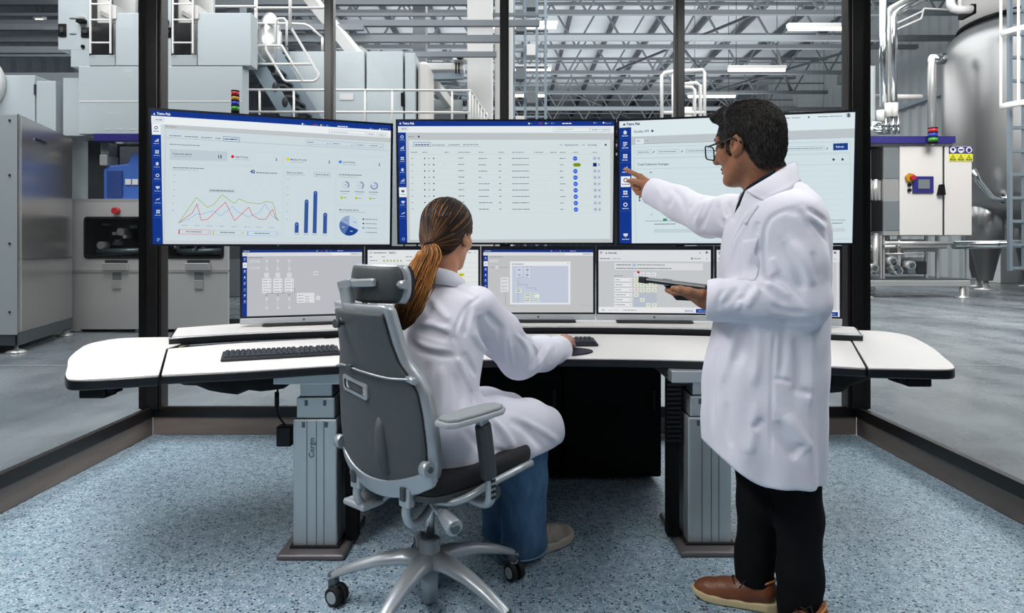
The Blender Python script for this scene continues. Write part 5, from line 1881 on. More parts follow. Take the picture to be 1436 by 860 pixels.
# lower yoke, pivots, bracket tubes
yk = []
for z0, z1, d in ((.425, .50, .012),):
    rings = []
    for i in range(25):
        x = -.205 + .41 * i / 24
        zt = .475 + .055 * (x / .205) ** 2
        zb_ = .418 + .060 * abs(x / .205) ** 2.2
        pb, pt = back_pt(x, zb_, d), back_pt(x, zt, d)
        rings.append([pb, pt, pt + Vector((0, .03, 0)), pb + Vector((0, .03, 0))])
    yk = rings
cl(MB().loft(yk, True, False), 'back_yoke', 'silver', None, .005)
for s_ in (-1, 1):
    q = back_pt(s_ * .20, .535, .0)
    pv = cl(MB().cyl(q + Vector((-.012 * s_, -.012, 0)), q + Vector((.014 * s_, -.012, 0)), .021, n=18), 'back_pivot', 'silver')
    cl(MB().cyl(q + Vector((.013 * s_, -.012, 0)), q + Vector((.018 * s_, -.012, 0)), .009, n=12), 'pivot_screw', 'alu_dark', pv)
    q = back_pt(s_ * .115, .44, .012)
    b_ = cl(MB().box(q.x - .022, q.x + .022, q.y - .006, q.y + .02, .408, .462), 'bracket', 'silver', None, .005)
    cl(MB().box(q.x - .010, q.x + .010, q.y - .013, q.y - .004, .428, .468), 'bracket_clip', 'shell_dark', b_, .003)
    pts = spline([(q.x, q.y + .008, .42), (q.x, q.y + .004, .385), (q.x * .98, q.y + .025, .352), (q.x * .92, q.y + .07, .345), (q.x * .75, q.y + .13, .372), (q.x * .6, q.y + .19, .395)], 6)
    cl(MB().tube(pts, .0125, 12), 'bracket_tube', 'silver')

# headrest
hc = Vector((-.005, -.235, 1.045))
rows = []
for z in np.linspace(-.052, .052, 12):
    w_ = .110 - .012 * abs(z / .052) ** 3
    row_b, row_f = [], []
    for i in range(15):
        x = w_ * (-1 + 2 * i / 14)
        cv = .05 * (x / .118) ** 2
        row_b.append(hc + Vector((x, cv - .02 - .010 * (1 - (z / .052) ** 2), z)))
        row_f.append(hc + Vector((x, cv + .004, z)))
    rows.append(row_b + row_f[::-1])
hr = cl(MB().loft(rows), 'headrest', 'shell_dark')
rows = []
for z in np.linspace(-.056, .056, 12):
    w_ = .116 - .012 * abs(z / .056) ** 3
    rb_, rf_ = [], []
    for i in range(15):
        x = w_ * (-1 + 2 * i / 14)
        cv = .05 * (x / .118) ** 2
        rb_.append(hc + Vector((x, cv - .007, z))); rf_.append(hc + Vector((x, cv + .012, z)))
    rows.append(rb_ + rf_[::-1])
cl(MB().loft(rows), 'headrest_frame', 'silver', hr)
rows = []
for z in np.linspace(-.052, .052, 12):
    w_ = .111 - .012 * abs(z / .052) ** 3
    rb_, rf_ = [], []
    for i in range(15):
        x = w_ * (-1 + 2 * i / 14)
        cv = .05 * (x / .118) ** 2
        rb_.append(hc + Vector((x, cv + .011, z))); rf_.append(hc + Vector((x, cv + .034, z)))
    rows.append(rb_ + rf_[::-1])
cl(MB().loft(rows), 'headrest_pad', 'seat_black', hr)
kx = hc + Vector((.112, .046, .0))
cl(MB().cyl(kx + Vector((-.008, -.022, 0)), kx + Vector((.024, -.022, .001)), .013, n=16), 'headrest_knob', 'silver', hr)
# headrest arm
arm_pts = [(-.045, -.285, .965), (-.045, -.295, 1.045)]
ha = cl(MB().bar((-.045, -.275, .955), (-.045, -.292, 1.042), .046, .022, (0, 1, 0)), 'headrest_arm', 'silver', None, .006)
cl(MB().bar((-.055, -.288, 1.046), (.055, -.262, 1.052), .020, .024), 'headrest_link', 'silver', ha, .006)
cl(MB().bar((-.068, -.292, 1.040), (-.02, -.285, 1.050), .030, .028), 'arm_elbow', 'silver', ha, .006)
cl(MB().box(-.085, .0, -.285, -.262, .935, .988), 'arm_socket', 'silver', None, .006)

# armrests
for s_ in (-1, 1):
    ax = s_ * .275
    rt = spline([(s_ * .13, .0, .395), (s_ * .22, .0, .388), (s_ * .262, -.005, .405), (s_ * .272, -.012, .45), (s_ * .273, -.018, .50)], 6)
    at = cl(MB().tube(rt, .0155, 14), 'armrest_bracket', 'silver')
    po = cl(MB().bar((s_ * .273, -.018, .475), (s_ * .276, -.05, .648), .036, .046, (0, 1, 0)), 'armrest_post', 'shell_dark', None, .012)
    cl(MB().bar((s_ * .2745, -.045, .632), (s_ * .276, -.058, .672), .026, .034, (0, 1, 0)), 'post_neck', 'silver', po, .004)
    for k in range(4):
        cl(MB().box(s_ * .287, s_ * .2895, -.026, -.008, .42 + k * .016, .428 + k * .016), 'height_notch', 'rubber', at)
    oy, oz = (-.088 if s_ > 0 else .03), .664
    pad = [(x + s_ * .272, y + oy) for x, y in ((-.024, -.125), (.024, -.125), (.041, -.10), (.044, 0), (.040, .09), (.020, .122), (-.020, .122), (-.040, .09), (-.044, 0), (-.041, -.10))]
    pb = cl(MB().prism(pad, oz, oz + .016), 'armrest_base', 'silver_plastic', None, .005)
    cl(MB().prism([((x - s_ * .272) * .86 + s_ * .272, (y - oy) * .93 + oy) for x, y in pad], oz + .014, oz + .026), 'armrest_pad', 'pad_grey', pb, .008, seg=3)
# ------------------------------------------------------------------ smooth-solid modelling (for the people)
def _v(p):
    return np.array(tuple(p), float)


def seg(p, a, b, ra, rb=None):
    rb = ra if rb is None else rb
    a, b = _v(a), _v(b)
    ba = b - a
    h = np.clip(((p - a) @ ba) / max(ba @ ba, 1e-12), 0, 1)
    return np.linalg.norm(p - a - h[:, None] * ba, axis=1) - (ra + (rb - ra) * h)


def ell(p, c, r, M=None):
    q = p - _v(c)
    if M is not None:
        q = q @ np.array(M)
    r = np.array(r, float)
    k0 = np.linalg.norm(q / r, axis=1)
    k1 = np.linalg.norm(q / (r * r), axis=1) + 1e-9
    return k0 * (k0 - 1) / k1


def smin(a, b, k):
    h = np.clip(.5 + .5 * (b - a) / k, 0, 1)
    return b * (1 - h) + a * h - k * h * (1 - h)


def smax(a, b, k):
    return -smin(-a, -b, k)


def segd(p, a, b):
    return seg(p, a, b, 0, 0)


def folds(p, d, lst):
    """lst of (a, b, width, depth): depth>0 a crease, depth<0 a ridge"""
    for a, b, w_, dep in lst:
        q = segd(p, a, b)
        d = d + dep * np.exp(-(q / w_) ** 2)
    return d


def hits(f, pts, t0=1.55, t1=3.2):
    """points where the sight lines of photo points meet the solid f"""
    c = np.array((0, 0, CAMZ))
    d = np.array([((x - 718) / FPX, 1.0, -(y - HOR) / FPX) for x, y in pts])
    d /= np.linalg.norm(d, axis=1)[:, None]
    t = np.full(len(d), t0)
    for _ in range(45):
        v = f(c + d * t[:, None])
        t = t + np.where(np.abs(v) > 4e-4, v * .6, 0)
    ok = t < t1 * 1.3
    return c + d * t[:, None], ok


class Fold:
    """crease (dep>0) or ridge (dep<0) running over a cloth surface"""

    def __init__(s, base, pts, w_, dep):
        q = spline(pts, 4) if len(pts) > 2 else [tuple(np.array(pts[0]) + (np.array(pts[1]) - np.array(pts[0])) * t) for t in np.linspace(0, 1, 7)]
        h, ok = hits(base, q)
        s.h = h[ok]
        # drop jumps to other surfaces
        if len(s.h) > 2:
            med = np.median(s.h[:, 1])
            s.h = s.h[np.abs(s.h[:, 1] - med) < .16]
        s.w, s.dep = w_, dep

    def add(s, p, d):
        if len(s.h) < 2:
            return d
        m = s.w * 3
        lo, hi = s.h.min(0) - m, s.h.max(0) + m
        sel = np.where(((p > lo) & (p < hi)).all(1) & (np.abs(d) < .05))[0]
        if len(sel) == 0:
            return d
        q = p[sel]
        best = np.full(len(sel), 9.)
        tt = np.zeros(len(sel))
        n = len(s.h) - 1
        for i in range(n):
            a, b = s.h[i], s.h[i + 1]
            ba = b - a
            hh = np.clip(((q - a) @ ba) / max(ba @ ba, 1e-12), 0, 1)
            e = np.linalg.norm(q - a - hh[:, None] * ba, axis=1)
            k = e < best
            best = np.where(k, e, best); tt = np.where(k, (i + hh) / n, tt)
        taper = np.clip(np.minimum(tt, 1 - tt) * 5, .15, 1)
        d = d.copy()
        d[sel] += s.dep * taper * np.exp(-(best / s.w) ** 2)
        return d


def cloth_noise(p, a, sc=1.0):
    """slow irregular undulation of hanging cloth"""
    x, y, z = p[:, 0] * sc, p[:, 1] * sc, p[:, 2] * sc
    w_ = np.sin(x * 17 + 1.3 * np.sin(z * 11)) + np.sin(y * 19 + 1.7 * np.sin(x * 13 + z * 7))
    v = np.sin(z * 31 + 1.9 * w_ + x * 21) + .6 * np.sin(x * 43 - z * 29 + 1.4 * w_) + .5 * np.sin(y * 51 + z * 37 + 2.1 * w_)
    return a * v


def chain(p, pts, k=.01):
    """pts: (x,y,z,r) limb chain with smooth joints"""
    d = None
    for a, b in zip(pts[:-1], pts[1:]):
        e = seg(p, a[:3], b[:3], a[3], b[3])
        d = e if d is None else smin(d, e, k)
    return d


def sdf_mesh(f, lo, hi, h, coarse=4):
    lo, hi = np.array(lo, float), np.array(hi, float)
    nc = np.ceil((hi - lo) / (h * coarse)).astype(int)
    n = nc * coarse + 1
    H = h * coarse
    # coarse pass at block centres
    ax = [lo[i] + (np.arange(nc[i]) + .5) * H for i in range(3)]
    G = np.stack(np.meshgrid(*ax, indexing='ij'), -1).reshape(-1, 3)
    dc = f(G)
    act = (np.abs(dc) < H * 1.35).reshape(nc)
    val = np.repeat(np.repeat(np.repeat(np.where(dc < 0, -1., 1.).reshape(nc), coarse, 0), coarse, 1), coarse, 2)
    val = np.pad(val, ((0, 1), (0, 1), (0, 1)), mode='edge')
    m = np.zeros(n, bool)
    idx = np.argwhere(act) * coarse
    for a in range(coarse + 1):
        for b in range(coarse + 1):
            for c in range(coarse + 1):
                m[idx[:, 0] + a, idx[:, 1] + b, idx[:, 2] + c] = True
    ii = np.argwhere(m)
    pts = lo + ii * h
    out = np.empty(len(pts))
    for s in range(0, len(pts), 400000):
        out[s:s + 400000] = f(pts[s:s + 400000])
    val[m] = out
    ins = val < 0
    # surface nets
    cn = n - 1
    cnt = np.zeros(cn, np.int8)
    offs = [(a, b, c) for a in (0, 1) for b in (0, 1) for c in (0, 1)]
    sl = lambda o: tuple(slice(o[i], o[i] + cn[i]) for i in range(3))
    for o in offs:
        cnt += ins[sl(o)]
    actc = (cnt > 0) & (cnt < 8)
    vid = -np.ones(cn, np.int64)
    ci = np.argwhere(actc)
    vid[actc] = np.arange(len(ci))
    acc = np.zeros((len(ci), 3)); num = np.zeros(len(ci))
    for o in offs:
        for k in range(3):
            if o[k]:
                continue
            o2 = list(o); o2[k] = 1
            a = val[ci[:, 0] + o[0], ci[:, 1] + o[1], ci[:, 2] + o[2]]
            b = val[ci[:, 0] + o2[0], ci[:, 1] + o2[1], ci[:, 2] + o2[2]]
            cr = (a < 0) != (b < 0)
            t = np.where(cr, a / np.where(cr, a - b, 1), 0)
            pt = np.tile(np.array(o, float), (len(ci), 1))
            pt[:, k] += t
            acc[cr] += pt[cr]; num[cr] += 1
    V = lo + (ci + acc / num[:, None]) * h
    F = []
    for k in range(3):
        u, w_ = (k + 1) % 3, (k + 2) % 3
        s0 = [slice(1, n[i] - 1) for i in range(3)]
        s0[k] = slice(0, n[k] - 1)
        s1 = list(s0); s1[k] = slice(1, n[k])
        A, B = ins[tuple(s0)], ins[tuple(s1)]
        e = np.argwhere(A != B)
        if len(e) == 0:
            continue
        sgn = A[e[:, 0], e[:, 1], e[:, 2]]
        base = e.copy()
        for i in range(3):
            if i != k:
                base[:, i] += 1
        q = []
        for du, dw in ((-1, -1), (0, -1), (0, 0), (-1, 0)):
            c = base.copy()
            c[:, u] += du; c[:, w_] += dw
            q.append(vid[c[:, 0], c[:, 1], c[:, 2]])
        q = np.stack(q, 1)
        q = np.where(sgn[:, None], q, q[:, ::-1])
        F.append(q)
    F = np.concatenate(F)
    F = F[(F >= 0).all(1)]
    return V, F


def np_mesh(name, parts, m, parent, smooth_it=0, local=False, col=None):
    """parts: list of (V,F) joined to one smooth mesh"""
    vs, fs, n = [], [], 0
    for V, F in parts:
        vs.append(V); fs.append(F + n); n += len(V)
    V, F = np.concatenate(vs), np.concatenate(fs)
    me = bpy.data.meshes.new(name)
    me.vertices.add(len(V)); me.vertices.foreach_set('co', V.astype(np.float32).ravel())
    k = F.shape[1]
    me.loops.add(F.size); me.loops.foreach_set('vertex_index', F.astype(np.int32).ravel())
    me.polygons.add(len(F)); me.polygons.foreach_set('loop_start', np.arange(0, F.size, k, dtype=np.int32))
    me.polygons.foreach_set('use_smooth', np.ones(len(F), bool))
    me.update(calc_edges=True)
    me.validate()
    if col is not None:
        at = me.color_attributes.new('col', 'FLOAT_COLOR', 'POINT')
        at.data.foreach_set('color', np.concatenate([col, np.ones((len(col), 1))], 1).astype(np.float32).ravel())
    o = link(name, me, m, parent, local=local)
    if smooth_it:
        md = o.modifiers.new('smooth', 'SMOOTH')
        md.factor = .5
        md.iterations = smooth_it
    return o


SECT = {}


def sections(p, rows, fwd, ex=2.3):
    """upright solid from horizontal oval sections; rows (z, cx, cy, half depth along fwd, half width across)"""
    z = p[:, 2]
    key = id(rows)
    if key not in SECT:
        rs = sorted(rows)
        de = np.array(spline(rs, 6))
        SECT[key] = (np.array([r[0] for r in rs]), de[np.argsort(de[:, 0])])
    zz, dense = SECT[key]
    g = [np.interp(z, dense[:, 0], dense[:, i]) for i in range(1, 5)]
    f = np.array(fwd, float); f = f / np.linalg.norm(f)
    x, y = p[:, 0] - g[0], p[:, 1] - g[1]
    u = x * f[0] + y * f[1]
    v = -x * f[1] + y * f[0]
    k = (np.abs(u / g[2]) ** ex + np.abs(v / g[3]) ** ex) ** (1 / ex)
    d = (k - 1) * np.minimum(g[2], g[3])
    d = smax(d, z - zz[-1], .03)
    return smax(d, zz[0] - z, .004)


def grad(f, p, e=.0015):
    g = np.stack([f(p + np.array(o) * e) - f(p - np.array(o) * e) for o in ((1, 0, 0), (0, 1, 0), (0, 0, 1))], 1)
    return g / (np.linalg.norm(g, axis=1)[:, None] + 1e-9)


def strands(paths, rad, cols, n=3):
    """paths (S,K,3), rad (K,), cols (S,K,3) -> V,F,C of thin tapered strands"""
    S, K, _ = paths.shape
    d = np.gradient(paths, axis=1)
    d /= np.linalg.norm(d, axis=2)[..., None] + 1e-9
    up = np.array((.31, .17, .93))
    a = np.cross(d, up); a /= np.linalg.norm(a, axis=2)[..., None] + 1e-9
    b = np.cross(d, a)
    V = []
    for i in range(n):
        t = 2 * math.pi * i / n
        V.append(paths + (a * math.cos(t) + b * math.sin(t)) * rad[None, :, None])
    V = np.stack(V, 2).reshape(-1, 3)
    C = np.repeat(cols[:, :, None, :], n, 2).reshape(-1, 3)
    s, k, i = np.meshgrid(np.arange(S), np.arange(K - 1), np.arange(n), indexing='ij')
    I = lambda k_, i_: (s * K + k_) * n + i_ % n
    F = np.stack([I(k, i), I(k, i + 1), I(k + 1, i + 1), I(k + 1, i)], -1).reshape(-1, 4)
    return V, F, C


class Head:
    """head in its own axes: x forward, y left, z up; origin between the ears"""

    def __init__(s, c, yaw, pitch=0, roll=0, sc=1.0):
        s.c, s.sc = _v(c), sc
        M = Matrix.Rotation(yaw, 3, 'Z') @ Matrix.Rotation(pitch, 3, 'Y') @ Matrix.Rotation(roll, 3, 'X')
        s.M = np.array(M)

    def loc(s, p):
        return ((p - s.c) @ s.M) / s.sc

    def w(s, q):
        return tuple(s.c + s.M @ (np.array(q, float) * s.sc))

    def face(s, p, fem=False):
        q = s.loc(p)
        m = q.copy(); m[:, 1] = np.abs(m[:, 1])
        d = ell(q, (-.012, 0, .036), (.098, .075, .084))
        d = smin(d, ell(q, (.028, 0, -.022), (.058, .060, .088)), .03)
        jw = .045 if fem else .05
        d = smin(d, seg(m, (-.005, jw, -.050), (.052, .016, -.098), .020, .020), .025)
        d = smin(d, ell(q, (.066, 0, -.100), (.020, .022, .017)), .018)
        d = smin(d, ell(m, (.052, .042, -.022), (.026, .022, .024)), .02)
        d = smin(d, seg(m, (.082, .012, .026), (.066, .050, .024), .012, .010), .014)
        d = smax(d, -ell(m, (.096, .033, .002), (.020, .020, .013)), .012)
        d = smin(d, ell(m, (.074, .033, .001), (.0135, .0135, .0135)), .003)
        d = smin(d, seg(q, (.088, 0, .016), (.110, 0, -.030), .0075, .0125), .012)
        d = smin(d, ell(m, (.098, .013, -.036), (.012, .009, .008)), .007)
        d = smin(d, ell(q, (.080, 0, -.061), (.013, .022, .0060)), .006)
        d = smin(d, ell(q, (.078, 0, -.073), (.013, .019, .0065)), .006)
        d = smax(d, -ell(q, (.100, 0, -.067), (.010, .024, .0012)), .004)
        # ears
        Mr = np.array(Matrix.Rotation(R(-12), 3, 'Y') @ Matrix.Rotation(R(18), 3, 'Z'))
        e = ell(m, (-.012, .077, -.008), (.020, .0075, .033), Mr)
        e = smax(e, -ell(m, (-.007, .085, -.004), (.010, .009, .020), Mr), .003)
        d = smin(d, e, .006)
        d = smin(d, ell(m, (-.004, .075, -.036), (.009, .006, .010)), .004)
        return d * s.sc


def foot_parts(heel, toe, name, parent, m_up, m_sole, m_lace, ln=.285, heavy=0.0, trim=None, pitch=0):
    """low shoe with sole, laces; heel/toe are floor points"""
    heel, toe = Vector(heel), Vector(toe)
    a = math.atan2(toe.y - heel.y, toe.x - heel.x)
    sc = (toe - heel).length / ln
    M = Matrix.Translation(heel) @ Matrix.Rotation(a, 4, 'Z') @ Matrix.Rotation(-pitch, 4, 'Y') @ Matrix.Diagonal((sc, sc, sc, 1))
    Mi = np.array(M)

    def tw(V):
        return V @ Mi[:3, :3].T + Mi[:3, 3]

    def width(x):
        return np.interp(x, [-.01, .0, .03, .08, .14, .20, .245, .275, .290], [.0, .022, .034, .034, .040, .046, .040, .024, .0])

    def up(p):
        d = chain(p, [(.042, 0, .055, .036), (.10, 0, .050, .037), (.17, 0, .040, .040), (.225, 0, .030, .037), (.250, 0, .028, .030)], .02)
        d = smin(d, ell(p, (.045, 0, .075), (.046, .036, .042)), .02)
        d = smin(d, seg(p, (.10, 0, .070), (.17, 0, .050), .024, .024), .02)
        d = smax(d, .018 - p[:, 2], .004)
        c = seg(p, (.05, 0, .125), (.075, 0, .105), .028, .026)
        d = smax(d, -c, .006)
        # toe cap crease, quarter seams
        d = d + .0012 * np.exp(-((p[:, 0] - .205) / .003) ** 2) + .0012 * np.exp(-((p[:, 0] - .095 + (p[:, 2] - .05) * .9) / .003) ** 2)
        return d

    def so(p):
        w_ = width(p[:, 0]) + .003
        d = np.abs(p[:, 1]) - w_
        d = np.maximum(d * .8, np.abs(p[:, 0] - .140) - .152)
        top = .030 + .008 * np.clip((.08 - p[:, 0]) / .08, 0, 1) + heavy + .004 * np.clip((p[:, 0] - .2) / .08, 0, 1)
        bot = .018 * np.clip((p[:, 0] - .22) / .07, 0, 1) ** 2
        dz = np.maximum(p[:, 2] - top, bot + .001 - p[:, 2])
        return smax(d, dz, .008)
    V, F = sdf_mesh(up, (-.02, -.06, .0), (.31, .06, .14), .0035)
    shoe = np_mesh(name, [(tw(V), F)], m_up, parent, 2)
    V, F = sdf_mesh(so, (-.03, -.065, -.01), (.32, .065, .07), .0035)
    np_mesh('sole', [(tw(V), F)], m_sole, shoe, 2)
    lc = MB()
    for k in range(5):
        x = .108 + k * .018
        z = .106 - k * .0088
        pts = [Vector((x - .008, -.026, z - .012)), Vector((x, -.012, z + .001)), Vector((x + .004, 0, z + .003)), Vector((x, .012, z + .001)), Vector((x - .008, .026, z - .012))]
        lc.tube([M @ p for p in pts], .0024 * sc, 6)
    lc.tube([M @ Vector(p) for p in ((.105, .01, .108), (.09, .02, .120), (.10, .038, .106), (.12, .048, .078))], .0022 * sc, 6)
    lc.tube([M @ Vector(p) for p in ((.105, -.01, .108), (.092, -.022, .122), (.105, -.038, .104))], .0022 * sc, 6)
    lc.build('laces', m_lace, shoe)
    if trim:
        tb = MB()
        tb.tube([M @ Vector(p) for p in spline([(.075, .033, .083), (.03, .030, .104), (.004, .0, .108), (.03, -.030, .104), (.075, -.033, .083)], 5)], .004 * sc, 8)
        tb.build('heel_collar', trim, shoe)
    return shoe
# ------------------------------------------------------------------ people
MT['coat'] = mat('white_cotton', '#e2e1ec', .85, 0, (420, .06), sheen=.1)
MT['skin_m'] = mat('tan_skin', '#9f6b4d', .5, 0, (160, .10), (22, '#8c5b3f', .42, .75))
MT['skin_w'] = mat('light_skin', '#c98f6e', .48, 0, (160, .06), (22, '#bd8061', .42, .75))
MT['trousers'] = mat('black_trousers', '#06070a', .85, 0, (300, .15), spec=.2)
MT['jeans'] = mat('blue_denim', '#3f6286', .85, 0, (420, .35), (16, '#5d83a6', .40, .72, (1, 1, .35)))
MT['leather'] = mat('brown_leather', '#6d3c26', .42, 0, (120, .15), (9, '#8a5231', .4, .75))
MT['tan_leather'] = mat('tan_leather', '#b97e45', .5)
MT['sole_cream'] = mat('cream_sole', '#cdbb92', .6)
MT['lace_dark'] = mat('dark_lace', '#17130f', .8)
MT['sneaker'] = mat('grey_beige_suede', '#9c9389', .75, 0, (200, .2), (20, '#b7ada2', .4, .7))
MT['sneaker_sole'] = mat('off_white_sole', '#c9bfae', .6)
MT['lace_light'] = mat('light_lace', '#cfc8be', .8)
MT['hair_m'] = attr_mat('dark_hair', .5)
MT['hair_w'] = attr_mat('brown_hair', .55)
MT['lens'] = glass_mat('spectacle_lens', (.86, .93, .97))
MT['specs'] = mat('black_spectacles', '#0d1016', .25)
MT['collar_dark'] = mat('dark_collar', '#171c2a', .8)
rng = np.random.default_rng(5)

# ================================================================= standing man
man = thing('person', 'standing person in white lab coat and black trousers pointing at the right monitor', 'person', (.85, 2.0, 0))
HM = Head(P(1048, 204, 2.0), R(128), R(4), 0, 1.02)
FW = (-.97, .24)


def man_skin(p):
    d = HM.face(p)
    n = seg(p, HM.w((-.022, 0, -.045)), (.805, 2.0, 1.285), .058, .064)
    n = smin(n, seg(p, HM.w((-.05, 0, -.05)), (.84, 2.0, 1.27), .045, .06), .03)
    d = smin(d, n, .025)
    return d


def px4(px, py, Y, r):
    return (*P(px, py, Y), r)


def hand_far(p):
    W = P(914, 264, 2.655)
    K = [P(898, 248, 2.715), P(896.5, 253.5, 2.725), P(898, 259.5, 2.725), P(901, 265, 2.715)]
    d = seg(p, W, P(925, 270, 2.62), .027, .029)
    for k, q in enumerate(K):
        d = smin(d, seg(p, W, q, .024, (.0135, .014, .013, .0115)[k]), .014)
    f = chain(p, [(*K[0], .0115), px4(887, 242.5, 2.745, .0098), px4(881, 239.5, 2.762, .0088), px4(876.5, 237.5, 2.775, .0072)], .004)
    d = smin(d, f, .006)
    f = chain(p, [(*K[1], .012), px4(887, 257.5, 2.742, .0105), px4(890, 264.5, 2.722, .0098), px4(896, 265, 2.70, .009)], .004)
    d = smin(d, f, .004)
    f = chain(p, [(*K[2], .0118), px4(890, 264.5, 2.738, .0102), px4(894, 270.5, 2.716, .0095), px4(899, 270, 2.697, .0088)], .004)
    d = smin(d, f, .004)
    f = chain(p, [(*K[3], .0105), px4(895, 269.5, 2.725, .0092), px4(899, 274, 2.705, .0085), px4(903, 273, 2.69, .008)], .004)
    d = smin(d, f, .004)
    f = chain(p, [px4(908, 262, 2.655, .016), px4(896, 256, 2.672, .0125), px4(888, 254, 2.69, .011), px4(881, 253.5, 2.705, .0085)], .006)
    d = smin(d, f, .008)
    return d


def hand_near(p):
    W = P(990, 419, 1.905)
    K = [P(957, 408.5, 1.945), P(960, 410, 1.985), P(963, 411, 2.015), P(967, 412, 2.04)]
    d = seg(p, P(1004, 419, 1.89), W, .030, .027)
    for k, q in enumerate(K):
        d = smin(d, seg(p, W, q, .024, .0135), .014)
    for k, q in enumerate(K):
        e = [(936, 407, 2.0), (938, 408, 2.045), (942, 408.5, 2.075), (949, 409, 2.09)][k]
        m_ = [(946, 410.5, 1.975), (948, 411.5, 2.015), (951, 412, 2.045), (957, 412.5, 2.065)][k]
        d = smin(d, chain(p, [(*q, .0118), px4(*m_, .0108), px4(*e, .0085)], .004), .005)
    d = smin(d, chain(p, [px4(982, 414.5, 1.885, .0165), px4(966, 409.5, 1.872, .0135), px4(954, 406.5, 1.878, .0115), px4(944, 405, 1.888, .0088)], .006), .009)
    return d


NS = P(1108, 308, 1.86)      # near shoulder, elbow, wrist
NE = P(1128, 424, 1.83)
NW = P(992, 420, 1.90)
FS = P(1052, 303, 2.16)
FE = P(994, 305, 2.40)
FWR = P(914, 268, 2.63)


def man_body(p):
    d = chain(p, [(.80, 2.0, 1.25, .06), (.81, 2.0, 1.0, .1), (.81, 2.0, .75, .1)], .03)
    d = smin(d, chain(p, [(.81, 2.0, 1.21, .055), (*NS, .045), (*NE, .038), (*NW, .028)], .02), .03)
    d = smin(d, chain(p, [(.81, 2.0, 1.21, .055), (*FS, .045), (*FE, .038), (*FWR, .028)], .02), .03)
    d = smin(d, chain(p, [(.81, 2.05, .72, .07), (.79, 2.06, .33, .045), (.785, 2.07, .08, .035)], .02), .03)
    return smin(d, chain(p, [(.85, 1.96, .72, .07), (.885, 1.96, .33, .045), (.89, 1.955, .08, .035)], .02), .03)


c0 = HM.c
body_parts = [sdf_mesh(man_skin, c0 - .17, c0 + .17, .003), sdf_mesh(man_skin, (.70, 1.88, 1.20), (.93, 2.12, 1.34), .005),
              sdf_mesh(hand_far, P(922, 285, 2.62) - Vector((.25, .04, .03)), P(914, 225, 2.8) + Vector((.05, .03, .04)), .0022),
              sdf_mesh(hand_near, P(930, 425, 1.84) - Vector((.03, .02, .03)), P(1005, 395, 2.13) + Vector((.02, .02, .02)), .0022),
              sdf_mesh(man_body, (.45, 1.7, .0), (1.1, 2.75, 1.45), .011)]
mbody = np_mesh('body', body_parts, 'skin_m', man, 1)
# finger nails of the pointing hand
mb = MB()
for q in (P(876.8, 236.6, 2.768), P(881, 252.2, 2.698)):
    mb.sphere(q, (.005, .004, .0028), 8, 6)
mb.build('finger_nails', mat('nail', '#c99a80', .3), mbody)

# ---- coat
man_rows = [(1.36, .825, 2.0, .062, .075), (1.325, .828, 2.0, .098, .125), (1.285, .826, 2.0, .128, .180), (1.22, .822, 2.0, .150, .205), (1.12, .815, 2.0, .160, .198), (1.0, .81, 2.0, .163, .185), (.90, .802, 2.0, .170, .182),
            (.77, .786, 2.0, .180, .192), (.63, .781, 2.0, .180, .200), (.54, .780, 2.0, .178, .203), (.40, .778, 2.0, .176, .205)]


def man_torso(p):
    d = sections(p, man_rows, FW, 2.25)
    return d


def man_hem(p):
    return .470 + .085 * np.clip((.72 - p[:, 0]) / .13, 0, 1) ** 1.4 - .02 * np.clip((p[:, 0] - .80) / .15, 0, 1)


def man_coat0(p):
    t = man_torso(p)
    ang = np.arctan2(p[:, 1] - 2.0, p[:, 0] - .79)
    low = np.clip((.95 - p[:, 2]) / .5, 0, 1)
    t = t + low * (.006 * np.sin(ang * 7 + 1.2 + p[:, 2] * 2) + .004 * np.sin(ang * 13 + p[:, 2] * 5))
    n = chain(p, [(*NS, .078), (*(NS * .45 + NE * .55), .078), (*NE, .068), (*(NE * .55 + NW * .45), .066), (*(NE * .12 + NW * .88), .057), (*NW, .053)], .03)
    f = chain(p, [(*FS, .080), (*(FS * .5 + FE * .5), .074), (*FE, .071), (*(FE * .5 + FWR * .5), .064), (*FWR, .056)], .03)
    n = smax(n, ((p - _v(NW)) @ _v((NW - NE).normalized())) - .004, .006)
    f = smax(f, ((p - _v(FWR)) @ _v((FWR - FE).normalized())) - .004, .006)
    d = smin(t, f, .030)
    return smin(d, n, .022)


